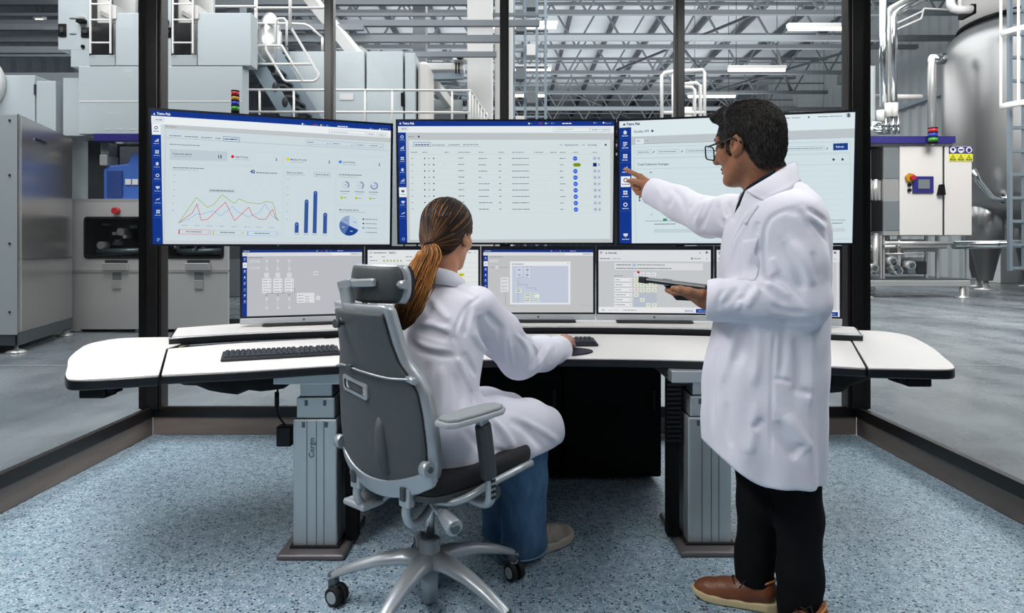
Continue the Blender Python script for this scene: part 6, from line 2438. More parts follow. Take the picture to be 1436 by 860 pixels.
MF = [Fold(man_coat0, pts, w_, dep) for pts, w_, dep in (
    # reaching sleeve
    ([(984, 274), (975, 284), (965, 297)], .010, .010), ([(993, 277), (983, 297), (974, 314)], .009, -.009), ([(998, 284), (990, 303), (980, 322)], .010, .012), ([(1005, 286), (1008, 306), (1016, 320)], .009, .012),
    ([(1013, 281), (1013, 298), (1022, 312)], .008, -.010), ([(1021, 283), (1023, 299), (1030, 310)], .008, .009), ([(940, 262), (955, 277), (962, 300)], .012, .006), ([(920, 262), (935, 285)], .010, -.004), ([(948, 268), (936, 292)], .010, .005),
    # shoulder, armhole seam
    ([(1126, 287), (1080, 307), (1071, 352), (1077, 392)], .0055, .0075), ([(1131, 291), (1161, 311)], .007, .010), ([(1128, 299), (1158, 321)], .007, -.007), ([(1138, 308), (1159, 338)], .007, .008), ([(1100, 296), (1125, 300), (1140, 330)], .010, .006),
    # upper arm and elbow
    ([(1095, 337), (1118, 382), (1125, 410)], .012, .009), ([(1108, 335), (1130, 372), (1140, 405)], .012, -.009), ([(1140, 350), (1150, 395)], .010, .008), ([(1082, 360), (1090, 385)], .010, -.007),
    ([(1078, 391), (1090, 392), (1105, 402), (1128, 426)], .0075, .013), ([(1073, 399), (1090, 402), (1112, 418)], .008, -.011), ([(1062, 396), (1080, 410), (1104, 428)], .008, .012), ([(1055, 397), (1046, 410), (1034, 427)], .009, .011),
    ([(1064, 402), (1056, 416), (1046, 432)], .009, -.010), ([(1036, 402), (1026, 416), (1012, 431)], .008, .009), ([(1045, 405), (1040, 420), (1032, 436)], .007, -.008), ([(1080, 428), (1105, 438), (1130, 440)], .009, .008), ([(1016, 404), (1008, 420), (1006, 436)], .007, .006),
    # chest and lapel edge
    ([(1060, 292), (1040, 318), (1026, 352), (1018, 398)], .006, .006), ([(1050, 300), (1034, 330), (1022, 372)], .010, -.006), ([(1062, 310), (1060, 330)], .008, .005), ([(1066, 345), (1052, 395)], .010, .006),
    # skirt
    ([(1088, 456), (1083, 526), (1081, 650)], .0045, .0060), ([(1045, 452), (1041, 482), (1031, 514)], .014, .014), ([(1030, 452), (1022, 500), (1012, 540)], .013, -.008), ([(1064, 455), (1062, 500), (1056, 545)], .012, -.007), ([(1100, 453), (1098, 500), (1094, 530)], .009, .007),
    ([(1083, 531), (1098, 533), (1113, 538)], .006, .007), ([(1086, 588), (1104, 624), (1124, 640)], .016, .014), ([(1100, 580), (1122, 612), (1138, 632)], .014, -.012), ([(1055, 603), (1062, 596), (1071, 588)], .010, .007),
    ([(1060, 560), (1056, 610), (1050, 640)], .014, -.007), ([(1116, 470), (1122, 510), (1118, 560)], .013, .009), ([(1136, 462), (1138, 520), (1134, 575)], .012, -.008), ([(1018, 560), (1020, 600), (1026, 630)], .012, .008), ([(1110, 545), (1140, 553)], .010, .008), ([(1104, 640), (1135, 618)], .010, .006), ([(1010, 470), (1000, 540), (1000, 600)], .012, .007),
    ([(1088, 448), (1120, 452), (1150, 450)], .010, .010), ([(1030, 446), (1060, 450), (1085, 450)], .009, .008))]


def man_coat1(p):
    d = man_coat0(p) + cloth_noise(p, .0009)
    for f in MF:
        d = f.add(p, d)
    return d


for f_ in MF:
    f_.dep *= 1.35


def man_coat(p):
    d = man_coat1(p)
    hem = man_hem(p)
    d = smax(d, hem - p[:, 2], .006)
    d = smax(d, -np.maximum(d + .010, p[:, 2] - hem - .15), .003)
    d = smax(d, -seg(p, NW + (NW - NE) * .06, NW - (NW - NE) * .12, .046, .04), .006)
    d = smax(d, -seg(p, FWR + (FWR - FE) * .06, FWR - (FWR - FE) * .12, .049, .042), .006)
    # neck opening and the open front below it
    d = smax(d, -seg(p, (.80, 2.0, 1.30), HM.w((-.025, 0, -.09)), .066, .074), .008)
    d = smax(d, -seg(p, (.745, 2.015, 1.345), (.665, 2.035, 1.215), .040, .012), .008)
    return d


coat = np_mesh('lab_coat', [sdf_mesh(man_coat, (.44, 1.68, .42), (1.08, 2.72, 1.45), .0042)], 'coat', man, 1)
# collar: two folded leaves around the neck
fwd = np.array((FW[0], FW[1], 0)); fwd /= np.linalg.norm(fwd)
lef = np.array((-fwd[1], fwd[0], 0))
nc_ = np.array((.815, 2.0, 0))


def leaf(top, bot, name, par, th=.0035, belly=.006):
    """folded collar leaf between a neck line and an outer edge"""
    top, bot = spline(top, 5), spline(bot, 5)
    rows_o, rows_i = [], []
    n_ = len(top)
    rings = []
    for i in range(n_):
        a_, b_ = np.array(top[i]), np.array(bot[i])
        out = np.array(((a_ + b_) / 2)[:2].tolist() + [0]) - nc_
        out[2] = 0
        out /= np.linalg.norm(out) + 1e-9
        o_, i_ = [], []
        for t in np.linspace(0, 1, 6):
            c_ = a_ * (1 - t) + b_ * t + out * belly * math.sin(math.pi * min(1, t * 1.15 + .12))
            o_.append(c_ + out * th); i_.append(c_ - out * th)
        rings.append([Vector(v) for v in o_ + i_[::-1]])
    return MB().loft(rings, True, True).build(name, 'coat', par)


near_top = [P(1113, 227, 2.005), P(1103, 231, 1.950), P(1083, 245, 1.908), P(1062, 258, 1.898), P(1046, 268, 1.915)]
near_bot = [P(1119, 249, 2.005), P(1121, 256, 1.930), P(1109, 266, 1.872), P(1092, 274, 1.852), P(1072, 283, 1.858)]
leaf(near_top, near_bot, 'collar', coat)
far_top = [P(1113, 227, 2.0), P(1106, 230, 2.06), P(1080, 246, 2.095), P(1058, 258, 2.085), P(1044, 268, 2.06)]
far_bot = [P(1119, 249, 2.0), P(1112, 250, 2.10), P(1084, 262, 2.15), P(1056, 270, 2.15), P(1034, 284, 2.10)]
leaf(far_top, far_bot, 'collar', coat)
# lapels turned back below the collar
leaf([P(1046, 268, 1.917), P(1040, 284, 1.925), P(1034, 302, 1.940)], [P(1070, 284, 1.860), P(1060, 296, 1.858), P(1046, 316, 1.868)], 'lapel', coat, .003, .004)
# dark lanyard line lying along the collar
mb = MB()
mb.tube([Vector(v) for v in spline([P(1100, 231, 1.965), P(1086, 240, 1.918), P(1064, 254, 1.903), P(1048, 266, 1.918), P(1038, 284, 1.94), P(1033, 300, 1.955)], 6)], .0065, 8, flat=(.55, 1.1))
mb.build('lanyard', 'collar_dark', man)
mb = MB()
rg = [Vector(nc_ + fwd * (-.008 + .050 * math.cos(t)) + lef * (.052 * math.sin(t))) + Vector((0, 0, 1.335 - .02 * math.cos(t))) for t in [2 * math.pi * k / 30 for k in range(30)]]
mb.tube(rg, .012, 8, closed=True)
mb.build('shirt_collar', 'collar_dark', man)
# chest pocket and side pocket slit
pk = MB()
a0, a1, a2, a3 = P(1038, 338, 1.838), P(1068, 330, 1.79), P(1062, 392, 1.785), P(1030, 384, 1.842)


def on_coat(pt, lift=.004):
    p = np.array([tuple(pt)])
    for _ in range(14):
        d = man_coat(p)
        p = p - grad(man_coat, p) * (d - lift)[:, None] * .8
    return Vector(p[0])


def patch(corners, nu, nv, th, name, m, fn, lift=.003):
    c00, c10, c11, c01 = [np.array(tuple(c)) for c in corners]
    pts = np.array([[(c00 * (1 - u) + c10 * u) * (1 - v) + (c01 * (1 - u) + c11 * u) * v for u in np.linspace(0, 1, nu)] for v in np.linspace(0, 1, nv)]).reshape(-1, 3)
    p = pts.copy()
    for _ in range(16):
        d = fn(p)
        p = p - grad(fn, p) * (d - lift)[:, None] * .8
    g_ = grad(fn, p)
    q = p - g_ * (th + lift)
    V = np.concatenate([p, q])
    n_ = nu * nv
    F = []
    for j in range(nv - 1):
        for i in range(nu - 1):
            a = j * nu + i
            F.append((a, a + 1, a + nu + 1, a + nu))
    rim = [i for i in range(nu)] + [j * nu + nu - 1 for j in range(1, nv)] + [(nv - 1) * nu + i for i in range(nu - 2, -1, -1)] + [j * nu for j in range(nv - 2, 0, -1)]
    for a, b in zip(rim, rim[1:] + rim[:1]):
        F.append((a, b, b + n_, a + n_))
    mb_ = MB()
    mb_.add([tuple(v) for v in V], F, True)
    return mb_.build(name, m, None)


pk = patch([P(1034, 335, 1.86), P(1058, 333, 1.82), P(1056, 388, 1.82), P(1032, 386, 1.86)], 8, 10, .002, 'chest_pocket', 'coat', man_coat, .0025)
pk.parent = coat
pk.location = -wloc(coat)
# buttons down the front edge (far side of the chest)
# ---- hair
def man_hair(p):
    q = HM.loc(p)
    x, y, z = q[:, 0], q[:, 1], q[:, 2]
    d = ell(q, (-.014, 0, .040), (.104, .081, .092))
    d = smin(d, ell(q, (.040, 0, .100), (.055, .060, .028)), .035)
    d = smin(d, ell(q, (.080, .006, .100), (.022, .042, .010)), .016)
    d = smin(d, ell(q, (-.07, 0, -.022), (.040, .062, .055)), .03)
    hl = np.interp(x, [-.13, -.06, -.036, -.027, -.008, .004, .014, .026, .034, .046, .066, .090], [-.074, -.072, -.050, .004, .020, .004, -.026, -.022, .012, .046, .076, .084])
    d = smax(d, hl - z, .016)
    d = d + .0010 * np.sin(x * 260 + 3 * np.sin(z * 70)) * np.sin(z * 230 + y * 140)
    return d * HM.sc


def hair_skin(p):
    return np.minimum(man_hair(p), man_skin(p))


hv, hfc = sdf_mesh(man_hair, c0 - .17, c0 + .19, .003)


def shade(n_, base, spread):
    k = rng.random((n_, 1))
    return np.clip(np.array(base) * (1 + spread * (k * 2 - 1)), 0, 1)


hq = HM.loc(hv)
hc_ = np.tile(np.array(lin('#0f0f10')), (len(hv), 1)) * (1 + .5 * rng.random((len(hv), 1)))
# short strands following the head
g0 = hv[rng.integers(0, len(hv), 15000)]
ql = HM.loc(g0)
dirl = np.stack([-.55 - ql[:, 0] * 2, ql[:, 1] * 5, -.35 - (ql[:, 2] < .06) * .9 + (ql[:, 2] > .10) * .30], 1)
dirl[ql[:, 0] > .03] = np.stack([.75 + 0 * ql[:, 0], ql[:, 1] * 4, -.05 + 0 * ql[:, 0]], 1)[ql[:, 0] > .03]
dirl += rng.normal(0, .22, dirl.shape)
dw = dirl @ HM.M.T
path = [g0]
p = g0.copy()
hl0 = np.interp(ql[:, 0], [-.13, -.06, -.036, -.027, -.008, .004, .014, .026, .034, .046, .066, .090], [-.074, -.072, -.050, .004, .020, .004, -.026, -.022, .012, .046, .076, .084])
stp = np.where(ql[:, 2] - hl0 < .024, np.where(ql[:, 0] > -.03, .0018, .0042), .0055)
for k in range(4):
    g_ = grad(hair_skin, p)
    t = dw - g_ * (dw * g_).sum(1)[:, None]
    t /= np.linalg.norm(t, axis=1)[:, None] + 1e-9
    p = p + t * stp[:, None]
    d = hair_skin(p)
    p = p + g_ * (-d + .0008 + .0013 * k)[:, None] * .8
    path.append(p.copy())
path = np.stack(path, 1)
sc_ = np.array(lin('#242120'))[None, :] * (0.45 + 2.6 * rng.random((len(g0), 1)) ** 2)
top_ = np.clip((ql[:, 2:3] - .095) / .05, 0, 1) * np.clip((.0 - ql[:, 0:1]) / .05 + .5, 0, 1)
grey = (rng.random((len(g0), 1)) < (.16 + .12 * (ql[:, 0:1] < -.04)))
sc_ = np.where(grey, np.array(lin('#575350')), sc_)
sc_ = sc_ + top_ * np.array(lin('#4a4032')) * .5  # crown and back lightened: a highlight put into the strand colour
V, F, C = strands(path, np.array([.0006, .0007, .00065, .0005, .0002]), np.repeat(sc_[:, None, :], 5, 1))
np_mesh('hair', [(hv, hfc), (V, F)], 'hair_m', man, 0, col=np.concatenate([hc_, C]))
# eyebrows
mb = MB()
for s_ in (-1, 1):
    mb.tube([HM.w((.094, s_ * .014, .027)), HM.w((.090, s_ * .032, .033)), HM.w((.074, s_ * .050, .027))], [.0035, .0042, .002], 6)
mb.build('eyebrows', mat('brow', '#151311', .7), man)
# spectacles
sp_ = MB()
for s_ in (-1, 1):
    pts = [HM.w((.112 - .10 * (abs(y) - .01) ** 1.6 * 6, s_ * y, z)) for y, z in rrect(.010, .062, -.028, .014, .010, 4)]
    sp_.tube(pts, .0022 * HM.sc, 6, closed=True)
    sp_.tube([HM.w((.096, s_ * .063, .008)), HM.w((.05, s_ * .076, .010)), HM.w((-.006, s_ * .083, .012)), HM.w((-.03, s_ * .078, -.006))], .0026 * HM.sc, 6, flat=(.7, 1.2))
sp_.tube([HM.w((.111, -.011, .002)), HM.w((.115, 0, .006)), HM.w((.111, .011, .002))], .002, 6)
so_ = sp_.build('spectacles', 'specs', man)
for s_ in (-1, 1):
    pts = [HM.w((.1115 - .10 * (abs(y) - .01) ** 1.6 * 6, s_ * y, z)) for y, z in rrect(.010, .062, -.028, .014, .010, 4)]
    MB().add(pts, [tuple(range(len(pts)))]).build('lens', 'lens', so_)


# ---- trousers, shoes
def man_trousers(p):
    f = chain(p, [(.80, 2.065, .66, .095), (.795, 2.065, .50, .080), (.797, 2.065, .33, .066), (.788, 2.075, .16, .060), (.782, 2.075, .065, .060)], .03)
    n = chain(p, [(.845, 1.955, .66, .088), (.858, 1.955, .50, .078), (.874, 1.955, .33, .066), (.877, 1.955, .16, .063), (.877, 1.955, .040, .067)], .03)
    f = f + .003 * np.sin(p[:, 2] * 70 + p[:, 0] * 30) * np.clip((.2 - p[:, 2]) / .15, 0, 1)
    n = n + .003 * np.sin(p[:, 2] * 64 - p[:, 0] * 24) * np.clip((.2 - p[:, 2]) / .15, 0, 1)
    f = smax(f, .075 - p[:, 2], .006); n = smax(n, .028 - p[:, 2], .006)
    d = smin(f, n, .02)
    q = lambda a, b, Y: (P(*a, Y), P(*b, Y))
    return folds(p, d, [(*q((1095, 722), (1140, 740), 1.89), .010, .005), (*q((1100, 734), (1138, 738), 1.89), .007, -.005), (*q((1060, 690), (1085, 735), 1.95), .010, .006), (*q((1100, 690), (1140, 680), 1.89), .010, .004), (*q((1045, 700), (1070, 716), 2.0), .008, .004)])


np_mesh('trousers', [sdf_mesh(man_trousers, (.66, 1.84, .0), (1.0, 2.18, .78), .0055)], 'trousers', man, 2)
foot_parts((.838, 2.03, 0), (.600, 2.135, 0), 'shoe', man, 'leather', 'sole_cream', 'lace_dark', trim='tan_leather')
foot_parts((.938, 1.925, 0), (.718, 1.83, 0), 'shoe', man, 'leather', 'sole_cream', 'lace_dark', trim='tan_leather')
MB().cyl((.782, 2.075, .05), (.782, 2.075, .11), .040, .043, n=18).build('sock', 'trousers', man)

# ---- tablet held in the near hand
tb = thing('tablet', 'black rugged tablet with strap flap held by the standing person', 'tablet', tuple(P(940, 398, 1.98)))
u = (P(894, 391, 2.05) - P(985, 402.5, 1.90)).normalized()
wv = Vector((.22, .97, -.035)); wv = (wv - u * wv.dot(u)).normalized()
nv_ = u.cross(wv)
if nv_.z < 0:
    nv_ = -nv_
ctr = (P(894, 391, 2.05) + P(985, 402.5, 1.90)) / 2 + wv * .085 + u * -.02
Mt = Matrix((( -u.x, wv.x, nv_.x, ctr.x), (-u.y, wv.y, nv_.y, ctr.y), (-u.z, wv.z, nv_.z, ctr.z), (0, 0, 0, 1)))
L2 = .125
teal = mat('dark_teal_case', '#1d2a30', .35)


def tbx(x0, x1, y0, y1, z0, z1, name, m, par=None, bev=.003):
    return MB().box(x0, x1, y0, y1, z0, z1, M=Mt).build(name, m, par or tb, bev)


tbx(-L2, L2, -.085, .085, -.009, .006, 'case', teal, None, .005)
tbx(-L2 + .004, L2 - .004, -.0865, -.083, -.001, .002, 'edge_strip', 'silver_plastic', None, 0)
tbx(-L2 + .012, L2 - .012, -.073, .073, .0055, .0072, 'glass_front', 'bezel', None, .001)
for sx in (-1, 1):
    for sy in (-1, 1):
        tbx(sx * (L2 - .012) - .014, sx * (L2 - .012) + .014, sy * .075 - .014, sy * .075 + .014, -.012, .0085, 'corner_bumper', 'rubber', None, .004)
MB().add([tuple(Mt @ Vector(q)) for q in ((-.045, -.07, -.010), (.055, -.07, -.010), (.06, -.04, -.045), (-.012, -.04, -.052), (-.045, .06, -.010), (.055, .06, -.010), (.06, .05, -.045), (-.012, .05, -.052))],
         [(0, 1, 2, 3), (7, 6, 5, 4), (0, 4, 5, 1), (1, 5, 6, 2), (2, 6, 7, 3), (3, 7, 4, 0)]).build('strap_flap', 'rubber', tb)

# ================================================================= seated woman
wom = thing('person', 'seated person with ponytail, white lab coat and jeans using a computer mouse', 'person', (-.2, 2.15, 0))
HW = Head(P(629, 330, 2.22), R(66), R(8), 0, .97)
NB = np.array((-.245, 2.19, 1.02))          # neck base
tf = np.array((math.sin(R(25)), math.cos(R(25)), 0))
tr_ = np.array((tf[1], -tf[0], 0))
RS = Vector((-.118, 2.13, .950)); RE = P(728, 502, 2.30); RW = P(788, 490, 2.585)
LS = Vector((-.385, 2.255, .950)); LE = Vector((-.37, 2.36, .70)); LWr = Vector((-.20, 2.52, .60))


def wom_skin(p):
    d = HW.face(p, True)
    n = seg(p, HW.w((-.022, 0, -.045)), NB + np.array((0, 0, .0)), .050, .056)
    return smin(d, n, .02)


def wom_hand(p):
    W = P(790, 487, 2.60)
    K = [P(789, 473.5, 2.69), P(793, 474.5, 2.695), P(797, 477.5, 2.695), P(799.5, 481.5, 2.685)]
    d = seg(p, P(779, 491, 2.55), W, .026, .024)
    for k, q in enumerate(K):
        d = smin(d, seg(p, W, q, .022, .0125), .014)
    e1 = [P(794, 472, 2.745), P(798.5, 474, 2.75), P(802.5, 478, 2.742), P(804, 484, 2.722)]
    e2 = [P(797, 477.5, 2.775), P(801.5, 480, 2.78), P(804.5, 484, 2.765), P(805, 489.5, 2.735)]
    for k in range(4):
        d = smin(d, chain(p, [(*K[k], .0112), (*e1[k], .0098), (*e2[k], .0078)], .004), .0045)
    d = smin(d, chain(p, [px4(784, 484, 2.60, .015), px4(779, 481, 2.655, .012), px4(783, 484.5, 2.705, .0088)], .006), .008)
    return d


def wom_body(p):
    d = chain(p, [(*(NB + np.array((0, 0, .05))), .046), (*NB, .05), (-.25, 2.15, .85, .09), (-.28, 2.06, .58, .10)], .03)
    d = smin(d, chain(p, [(*RS, .04), (*RE, .034), (*RW, .026)], .02), .03)
    d = smin(d, chain(p, [(*LS, .04), (*LE, .034), (*LWr, .026)], .02), .03)
    d = smin(d, chain(p, [(-.2, 2.04, .56, .07), (.06, 2.33, .49, .05), (.045, 2.38, .08, .035)], .02), .03)
    return smin(d, chain(p, [(-.33, 2.12, .56, .07), (-.06, 2.42, .50, .05), (-.05, 2.50, .08, .035)], .02), .03)


cw = HW.c
wbody = np_mesh('body', [sdf_mesh(wom_skin, cw - np.array((.15, .15, .2)), cw + .16, .003),
                         sdf_mesh(wom_hand, P(770, 505, 2.50) - Vector((.02, .02, .02)), P(812, 465, 2.80) + Vector((.03, .03, .02)), .0022),
                         sdf_mesh(wom_body, (-.5, 1.9, .0), (.35, 2.75, 1.1), .011)], 'skin_w', wom, 1)

wom_rows = [(1.045, -.245, 2.185, .060, .075), (1.015, -.248, 2.18, .085, .120), (.975, -.25, 2.175, .105, .165), (.92, -.252, 2.165, .120, .175), (.82, -.255, 2.14, .130, .165), (.70, -.262, 2.10, .135, .160), (.60, -.268, 2.07, .150, .180), (.50, -.272, 2.06, .160, .200), (.455, -.272, 2.06, .15, .19)]


def wom_coat0(p):
    t = sections(p, wom_rows, tf[:2], 2.2)
    n = chain(p, [(*RS, .074), (*(RS * .5 + RE * .5), .076), (*RE, .072), (*(RE * .5 + RW * .5), .063), (*(RE * .1 + RW * .9), .052), (*RW, .045)], .03)
    l = chain(p, [(*LS, .072), (*LE, .066), (*LWr, .048)], .03)
    n = smax(n, ((p - _v(RW)) @ _v((RW - RE).normalized())) + .012, .006)
    # skirt over the thighs
    k1 = chain(p, [(-.20, 2.03, .555, .110), (-.05, 2.18, .540, .100), (.055, 2.30, .515, .090), (.125, 2.375, .485, .078)], .03)
    k2 = chain(p, [(-.33, 2.12, .555, .105), (-.10, 2.37, .535, .095), (-.02, 2.45, .515, .085)], .03)
    k = smin(k1, k2, .05)
    # hanging side flap of the coat
    fl = chain(p, [(-.13, 2.03, .49, .045), (.03, 2.18, .468, .040), (.115, 2.31, .450, .032)], .03)
    k = smin(k, fl, .05)
    ax = np.array((.70, .60, .12)); ax /= np.linalg.norm(ax)
    k = smax(k, ((p - np.array((.115, 2.36, .505))) @ ax) - .052, .008)
    k = smax(k, .435 - p[:, 2], .006)
    d = smin(t, n, .024)
    d = smin(d, l, .03)
    return smin(d, k, .05)


WF = [Fold(wom_coat0, pts, w_, dep) for pts, w_, dep in (
    ([(676, 414), (652, 434), (638, 466), (642, 484)], .0055, .008), ([(586, 462), (607, 467), (630, 476)], .012, .016), ([(590, 454), (612, 456), (634, 466)], .010, -.010), ([(593, 421), (607, 440), (625, 460)], .012, .013), ([(604, 418), (618, 436), (632, 452)], .011, -.009),
    ([(576, 478), (588, 490), (612, 497), (640, 500)], .009, .011), ([(584, 480), (604, 488), (630, 492)], .008, -.008), ([(565, 450), (562, 476), (566, 500)], .016, .012), ([(648, 494), (658, 510), (669, 527)], .010, .010), ([(640, 500), (650, 520), (660, 545)], .009, -.008),
    ([(600, 505), (596, 540), (602, 580)], .013, .009), ([(618, 510), (620, 550), (615, 600)], .013, -.007), ([(636, 520), (644, 560), (640, 600)], .012, .008), ([(622, 398), (648, 406), (668, 420)], .009, .005), ([(660, 545), (664, 570)], .010, .008),
    # right sleeve
    ([(729, 468), (745, 480), (753, 502), (744, 522)], .0085, .016), ([(722, 466), (736, 484), (742, 504), (736, 522)], .008, -.011), ([(737, 473), (752, 488), (757, 502)], .008, -.009), ([(762, 484), (754, 500), (738, 518)], .009, .010), ([(772, 485), (764, 500), (752, 516)], .008, -.007),
    ([(711, 462), (713, 490), (718, 519)], .010, -.009), ([(702, 458), (704, 488), (708, 512)], .010, .009), ([(679, 438), (693, 452), (708, 466)], .011, .007), ([(660, 425), (655, 450), (650, 475)], .010, .007), ([(672, 440), (676, 470), (690, 492)], .014, .009), ([(780, 486), (776, 500), (770, 512)], .007, .008), ([(664, 462), (672, 480), (690, 500)], .012, -.008),
    # lap
    ([(668, 580), (690, 592), (702, 620)], .011, .010), ([(684, 584), (706, 604), (722, 632)], .012, -.008), ([(712, 588), (740, 605), (770, 640)], .013, .007), ([(725, 585), (760, 604), (784, 620)], .011, -.006), ([(690, 630), (720, 640), (750, 644)], .010, .008), ([(650, 600), (672, 625), (690, 645)], .012, .009))]


for f_ in WF:
    f_.dep *= 1.3


def wom_coat(p):
    d = wom_coat0(p) + cloth_noise(p, .0010)
    for f in WF:
        d = f.add(p, d)
    return smax(d, -seg(p, NB + np.array((0, 0, -.02)), HW.w((-.025, 0, -.08)), .058, .064), .008)


wcoat = np_mesh('lab_coat', [sdf_mesh(wom_coat, (-.52, 1.84, .42), (.32, 2.66, 1.11), .0042)], 'coat', wom, 1)


def wcollar(side_):
    st_ = [(-.070, .0, 1.082, .050), (-.062, .034, 1.080, .052), (-.030, .062, 1.068, .055), (.012, .070, 1.045, .058), (.050, .056, 1.015, .060), (.075, .035, .985, .055)]
    rows = []
    for a, b, z, fall in st_:
        top = np.array((NB[0], NB[1], 0)) + tf * a - tr_ * (b * side_) + np.array((0, 0, z))
        outd = tf * a * .6 - tr_ * (b * side_)
        outd = outd / (np.linalg.norm(outd) + 1e-6)
        base = top - np.array((0, 0, fall * .9)) - outd * .004
        edge = top + outd * (.020 + fall * .34) - np.array((0, 0, fall * .9))
        rows.append([base, top, top + outd * .008 + np.array((0, 0, .005)), top + outd * .018 - np.array((0, 0, .007)), edge, edge - outd * .005 - np.array((0, 0, .002)), top + outd * .009 - np.array((0, 0, .013)), base + outd * .006])
    dense = [spline([r_[j] for r_ in rows], 4) for j in range(8)]
    rings = [[Vector(dense[j][i]) for j in range(8)] for i in range(len(dense[0]))]
    MB().loft(rings, True, True).build('collar', 'coat', wcoat)


wcollar(1); wcollar(-1)


# ---- hair: pulled back shell, strands and ponytail
def wom_hair(p):
    q = HW.loc(p)
    x, y, z = q[:, 0], q[:, 1], q[:, 2]
    m = q.copy(); m[:, 1] = np.abs(y)
    d = ell(q, (-.016, 0, .038), (.106, .085, .094))
    d = smin(d, ell(q, (-.060, 0, -.025), (.052, .068, .062)), .035)
    d = smin(d, seg(q, (-.085, 0, -.025), (-.115, 0, -.048), .030, .014), .045)
    hl = np.interp(x, [-.13, -.07, -.04, -.02, .005, .025, .045, .07, .10], [-.085, -.080, -.052, -.030, -.018, .000, .040, .085, .11])
    return smax(d, hl - z, .008) * HW.sc


wv_, wf_ = sdf_mesh(wom_hair, cw - .16, cw + .17, .0035)
wcs = np.tile(np.array(lin('#1d1512')), (len(wv_), 1)) * (1 + .3 * rng.random((len(wv_), 1)))
TIE = np.array(HW.w((-.124, 0, -.050)))
cand = wv_[rng.integers(0, len(wv_), 6500)]
paths, cols = [], []
K_ = 12
p0 = cand.copy()
pathw = [p0]
p = p0.copy()
dist0 = np.linalg.norm(TIE - p0, axis=1)
step = np.minimum(dist0 * 1.12 / K_, .011)
for k in range(K_):
    to = TIE - p
    dd = np.linalg.norm(to, axis=1)
    to /= dd[:, None] + 1e-9
    g_ = grad(wom_hair, p)
    t = to - g_ * (to * g_).sum(1)[:, None] * .9
    t /= np.linalg.norm(t, axis=1)[:, None] + 1e-9
    p = p + t * np.minimum(step, dd * .8)[:, None]
    d = wom_hair(p)
    p = p + g_ * (-d + .0012)[:, None] * .7
    pathw.append(p.copy())
pathw = np.stack(pathw, 1)
u_ = rng.random((len(cand), 1))
br = np.where(u_ < .55, 0, np.where(u_ < .85, 1, 2))
pal = np.array([lin('#140d0a'), lin('#2b1b12'), lin('#6e4524')])
sc0 = pal[br[:, 0]]
close = np.clip(1 - np.linalg.norm(pathw - TIE, axis=2) / .10, 0, 1)[..., None]
sc_w = sc0[:, None, :] * (1 - close * .55) + np.array(lin('#6b4426'))[None, None, :] * close * .55 * (.4 + rng.random((len(cand), 1, 1)))
# broader locks, darker and lighter, lying over the fine hair
sel = rng.choice(len(cand), 520, replace=False)
lk_c = np.array([lin('#120b08'), lin('#3a2416'), lin('#8a5a30'), lin('#241610')])[rng.choice(4, 520, p=[.38, .27, .13, .22])]
lk_c = lk_c[:, None, :] * (1 - close[sel] * .5) + np.array(lin('#8a5a30'))[None, None, :] * close[sel] * .5 * rng.random((520, 1, 1))
V0, F0, C0 = strands(pathw[sel], np.concatenate([[.0006], np.full(K_ - 1, .0024), [.0014]]), lk_c, 4)
V1, F1, C1 = strands(pathw, np.concatenate([[.0003], np.full(K_ - 1, .0009), [.0007]]), sc_w)
# ponytail
pt = spline([tuple(TIE), tuple(P(603, 356, 2.085)), tuple(P(594, 376, 2.06)), tuple(P(584, 402, 2.045)), tuple(P(574, 425, 2.04)), tuple(P(567, 443, 2.04)), tuple(P(562, 462, 2.04))], 5)
pt = np.array(pt)
NK = len(pt)
tt = np.linspace(0, 1, NK)
prof_a = np.interp(tt, [0, .06, .2, .45, .7, .88, 1], [.013, .020, .036, .046, .044, .034, .008])
prof_b = np.interp(tt, [0, .06, .2, .45, .7, .88, 1], [.013, .017, .022, .026, .024, .018, .006])
tan = np.gradient(pt, axis=0); tan /= np.linalg.norm(tan, axis=1)[:, None]
A_ = np.cross(tan, np.array((0, 1, 0))); A_ /= np.linalg.norm(A_, axis=1)[:, None]
B_ = np.cross(tan, A_)
NSr = 900
rad_ = np.sqrt(rng.random(NSr)); ang_ = rng.random(NSr) * 2 * math.pi
ph = rng.random(NSr) * 6.28
amp = rng.normal(0, 1, NSr) * .004
pp_ = pt[None] + A_[None] * (rad_ * np.cos(ang_))[:, None, None] * prof_a[None, :, None] + B_[None] * (rad_ * np.sin(ang_))[:, None, None] * prof_b[None, :, None]
pp_ = pp_ + A_[None] * (amp[:, None] * np.sin(tt[None] * 9 + ph[:, None]))[..., None]
cut = .80 + .25 * rng.random(NSr)
pp_ = pt[0] * 0 + pp_
base_c = np.array([lin('#6b431d'), lin('#a86a2f'), lin('#cf8d48'), lin('#3a2411'), lin('#e3b070')])[rng.choice(5, NSr, p=[.28, .34, .2, .1, .08])]
gl = np.interp(tt, [0, .15, .5, .72, 1], [.75, 1, .95, .45, .16])
colp = base_c[:, None, :] * gl[None, :, None] + np.array(lin('#20150e'))[None, None, :] * (1 - gl)[None, :, None]
rp = np.interp(tt, [0, .1, .8, 1], [.0012, .0019, .0016, .0004])
V2, F2, C2 = strands(pp_, rp, colp)
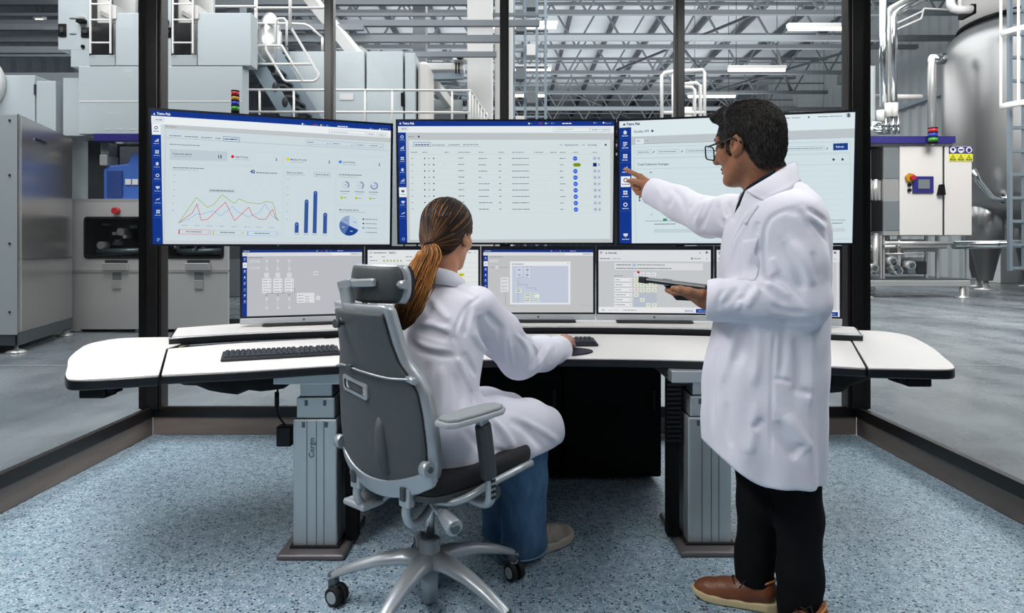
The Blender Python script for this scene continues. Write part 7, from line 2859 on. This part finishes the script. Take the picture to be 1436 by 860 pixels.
# core of the tail so that it is closed
rings = []
for i in range(NK):
    rings.append([pt[i] + A_[i] * (prof_a[i] * .8 * math.cos(2 * math.pi * k / 12)) + B_[i] * (prof_b[i] * .8 * math.sin(2 * math.pi * k / 12)) for k in range(12)])
Vc = np.array(rings).reshape(-1, 3)
Fc = np.array([(i * 12 + k, i * 12 + (k + 1) % 12, (i + 1) * 12 + (k + 1) % 12, (i + 1) * 12 + k) for i in range(NK - 1) for k in range(12)])
Cc = np.repeat((np.array(lin('#6b4420'))[None] * gl[:, None] + np.array(lin('#20150e'))[None] * (1 - gl[:, None])) * .7, 12, 0)
hw = np_mesh('hair', [(wv_, wf_), (V0, F0), (V1, F1), (Vc, Fc), (V2, F2)], 'hair_w', wom, 0, col=np.concatenate([wcs, C0, C1, Cc, C2]))
mb = MB()
q = [TIE + (A_[0] * math.cos(t) + B_[0] * math.sin(t)) * .017 + tan[0] * .004 for t in [2 * math.pi * k / 16 for k in range(16)]]
mb.tube([Vector(v) for v in q], .0055, 8, closed=True)
mb.build('hair_tie', mat('hair_tie', '#2a1a12', .7), hw)


# ---- jeans and trainers
def wom_jeans(p):
    r = chain(p, [(-.20, 2.03, .53, .085), (.055, 2.31, .485, .080), (.045, 2.365, .30, .082), (.043, 2.375, .06, .086)], .03)
    l = chain(p, [(-.33, 2.12, .53, .085), (-.06, 2.40, .485, .078), (-.045, 2.48, .30, .080), (-.035, 2.50, .06, .080)], .03)
    w1 = np.clip((.22 - p[:, 2]) / .2, 0, 1)
    r = r + w1 * .004 * np.sin(p[:, 2] * 58 + p[:, 0] * 28 + p[:, 1] * 20); l = l + w1 * .004 * np.sin(p[:, 2] * 52 + p[:, 0] * 31)
    r = smax(r, .028 + .10 * (p[:, 0] - .045) - p[:, 2], .006); l = smax(l, .03 - p[:, 2], .006)
    q = lambda a, b, Y: (P(*a, Y), P(*b, Y))
    r = folds(p, r, [(*q((700, 690), (725, 680), 2.29), .010, .006), (*q((745, 660), (742, 770), 2.28), .007, .003), (*q((708, 735), (750, 745), 2.28), .010, .004)])
    return smin(r, l, .01)


jn = np_mesh('jeans', [sdf_mesh(wom_jeans, (-.46, 1.9, .0), (.18, 2.62, .64), .0065)], 'jeans', wom, 2)
ring = [Vector((.043 + .088 * math.cos(t), 2.375 + .088 * math.sin(t), .034 + .0088 * math.cos(t) * 1.0)) for t in [2 * math.pi * k / 40 for k in range(40)]]
MB().tube(ring, .003, 6, closed=True).build('hem_stitching', mat('hem', '#7f9cb8', .8), jn)
foot_parts((.015, 2.36, 0), (.235, 2.55, 0), 'trainer', wom, 'sneaker', 'sneaker_sole', 'lace_light', heavy=.006)
foot_parts((-.075, 2.475, 0), (.125, 2.685, 0), 'trainer', wom, 'sneaker', 'sneaker_sole', 'lace_light', heavy=.006)
# ------------------------------------------------------------------ things on the desk
MT['keyb'] = mat('keyboard_black', '#121720', .45)
MT['keycap'] = mat('keycap', '#1d242e', .5)


def keyboard(label, cx, cy, rz, L_=.44, D_=.135):
    t = thing('keyboard', label, 'keyboard', (cx, cy, DZ), rz, 'black keyboards')
    rings = []
    MB().add([(-L_ / 2, -D_ / 2, .0005), (L_ / 2, -D_ / 2, .0005), (L_ / 2, D_ / 2, .0005), (-L_ / 2, D_ / 2, .0005),
              (-L_ / 2, -D_ / 2, .012), (L_ / 2, -D_ / 2, .012), (L_ / 2, D_ / 2, .022), (-L_ / 2, D_ / 2, .022)],
             [(3, 2, 1, 0), (4, 5, 6, 7), (0, 1, 5, 4), (1, 2, 6, 5), (2, 3, 7, 6), (3, 0, 4, 7)]).build('case', 'keyb', t, .004, local=True)
    k = MB()
    for j in range(6):
        y = -D_ / 2 + .012 + j * .0195
        z = .012 + .010 * (y + D_ / 2) / D_
        x = -L_ / 2 + .010
        i = 0
        while x < L_ / 2 - .022:
            w_ = .0165
            if j == 0 and .10 < x + L_ / 2 < .13:
                w_ = .10
            if (i == 14 or i == 17) and j > 0:
                x += .010
            k.add([(x, y, z), (x + w_, y, z), (x + w_, y + .0165, z + .0012), (x, y + .0165, z + .0012),
                   (x + .0018, y + .0015, z + .0065), (x + w_ - .0018, y + .0015, z + .0065), (x + w_ - .0018, y + .0145, z + .0075), (x + .0018, y + .0145, z + .0075)],
                  [(4, 5, 6, 7), (0, 1, 5, 4), (1, 2, 6, 5), (2, 3, 7, 6), (3, 0, 4, 7)])
            x += w_ + .0025
            i += 1
    ko = k.build('keys', 'keycap', t, local=True)
    ko['kind'] = 'stuff'
    return t


keyboard('black keyboard lying on the desk left of the chair', -.915, 2.555, R(21))
keyboard('black keyboard on the desk behind the seated woman\'s hand', .155, 2.86, R(2))
mp = thing('mouse_pad', 'dark navy mouse pad at the desk edge under the woman\'s hand', 'mouse pad', (.23, 2.64, DZ))
pad = spline([(.10, 2.60), (.16, 2.56), (.24, 2.555), (.31, 2.60), (.335, 2.66), (.31, 2.715), (.24, 2.74), (.15, 2.735), (.10, 2.70)], 5)
MB().prism(pad, DZ + .0003, DZ + .006).build('pad', mat('navy_pad', '#10122a', .8), mp, .002)
ms = thing('computer_mouse', 'black computer mouse under the seated woman\'s fingers', 'mouse', (.245, 2.70, DZ + .006))
msv = MB().sphere((0, 0, 0), (.030, .055, .030), 20, 12)
msv.v = [(x + .232, y + 2.70, max(z, 0) * 1.0 + DZ + .0065) for x, y, z in msv.v]
mo = msv.build('shell', 'keyb', ms)
MB().cyl((.229, 2.735, DZ + .028), (.235, 2.735, DZ + .028), .008, n=14).build('scroll_wheel', 'rubber', ms)
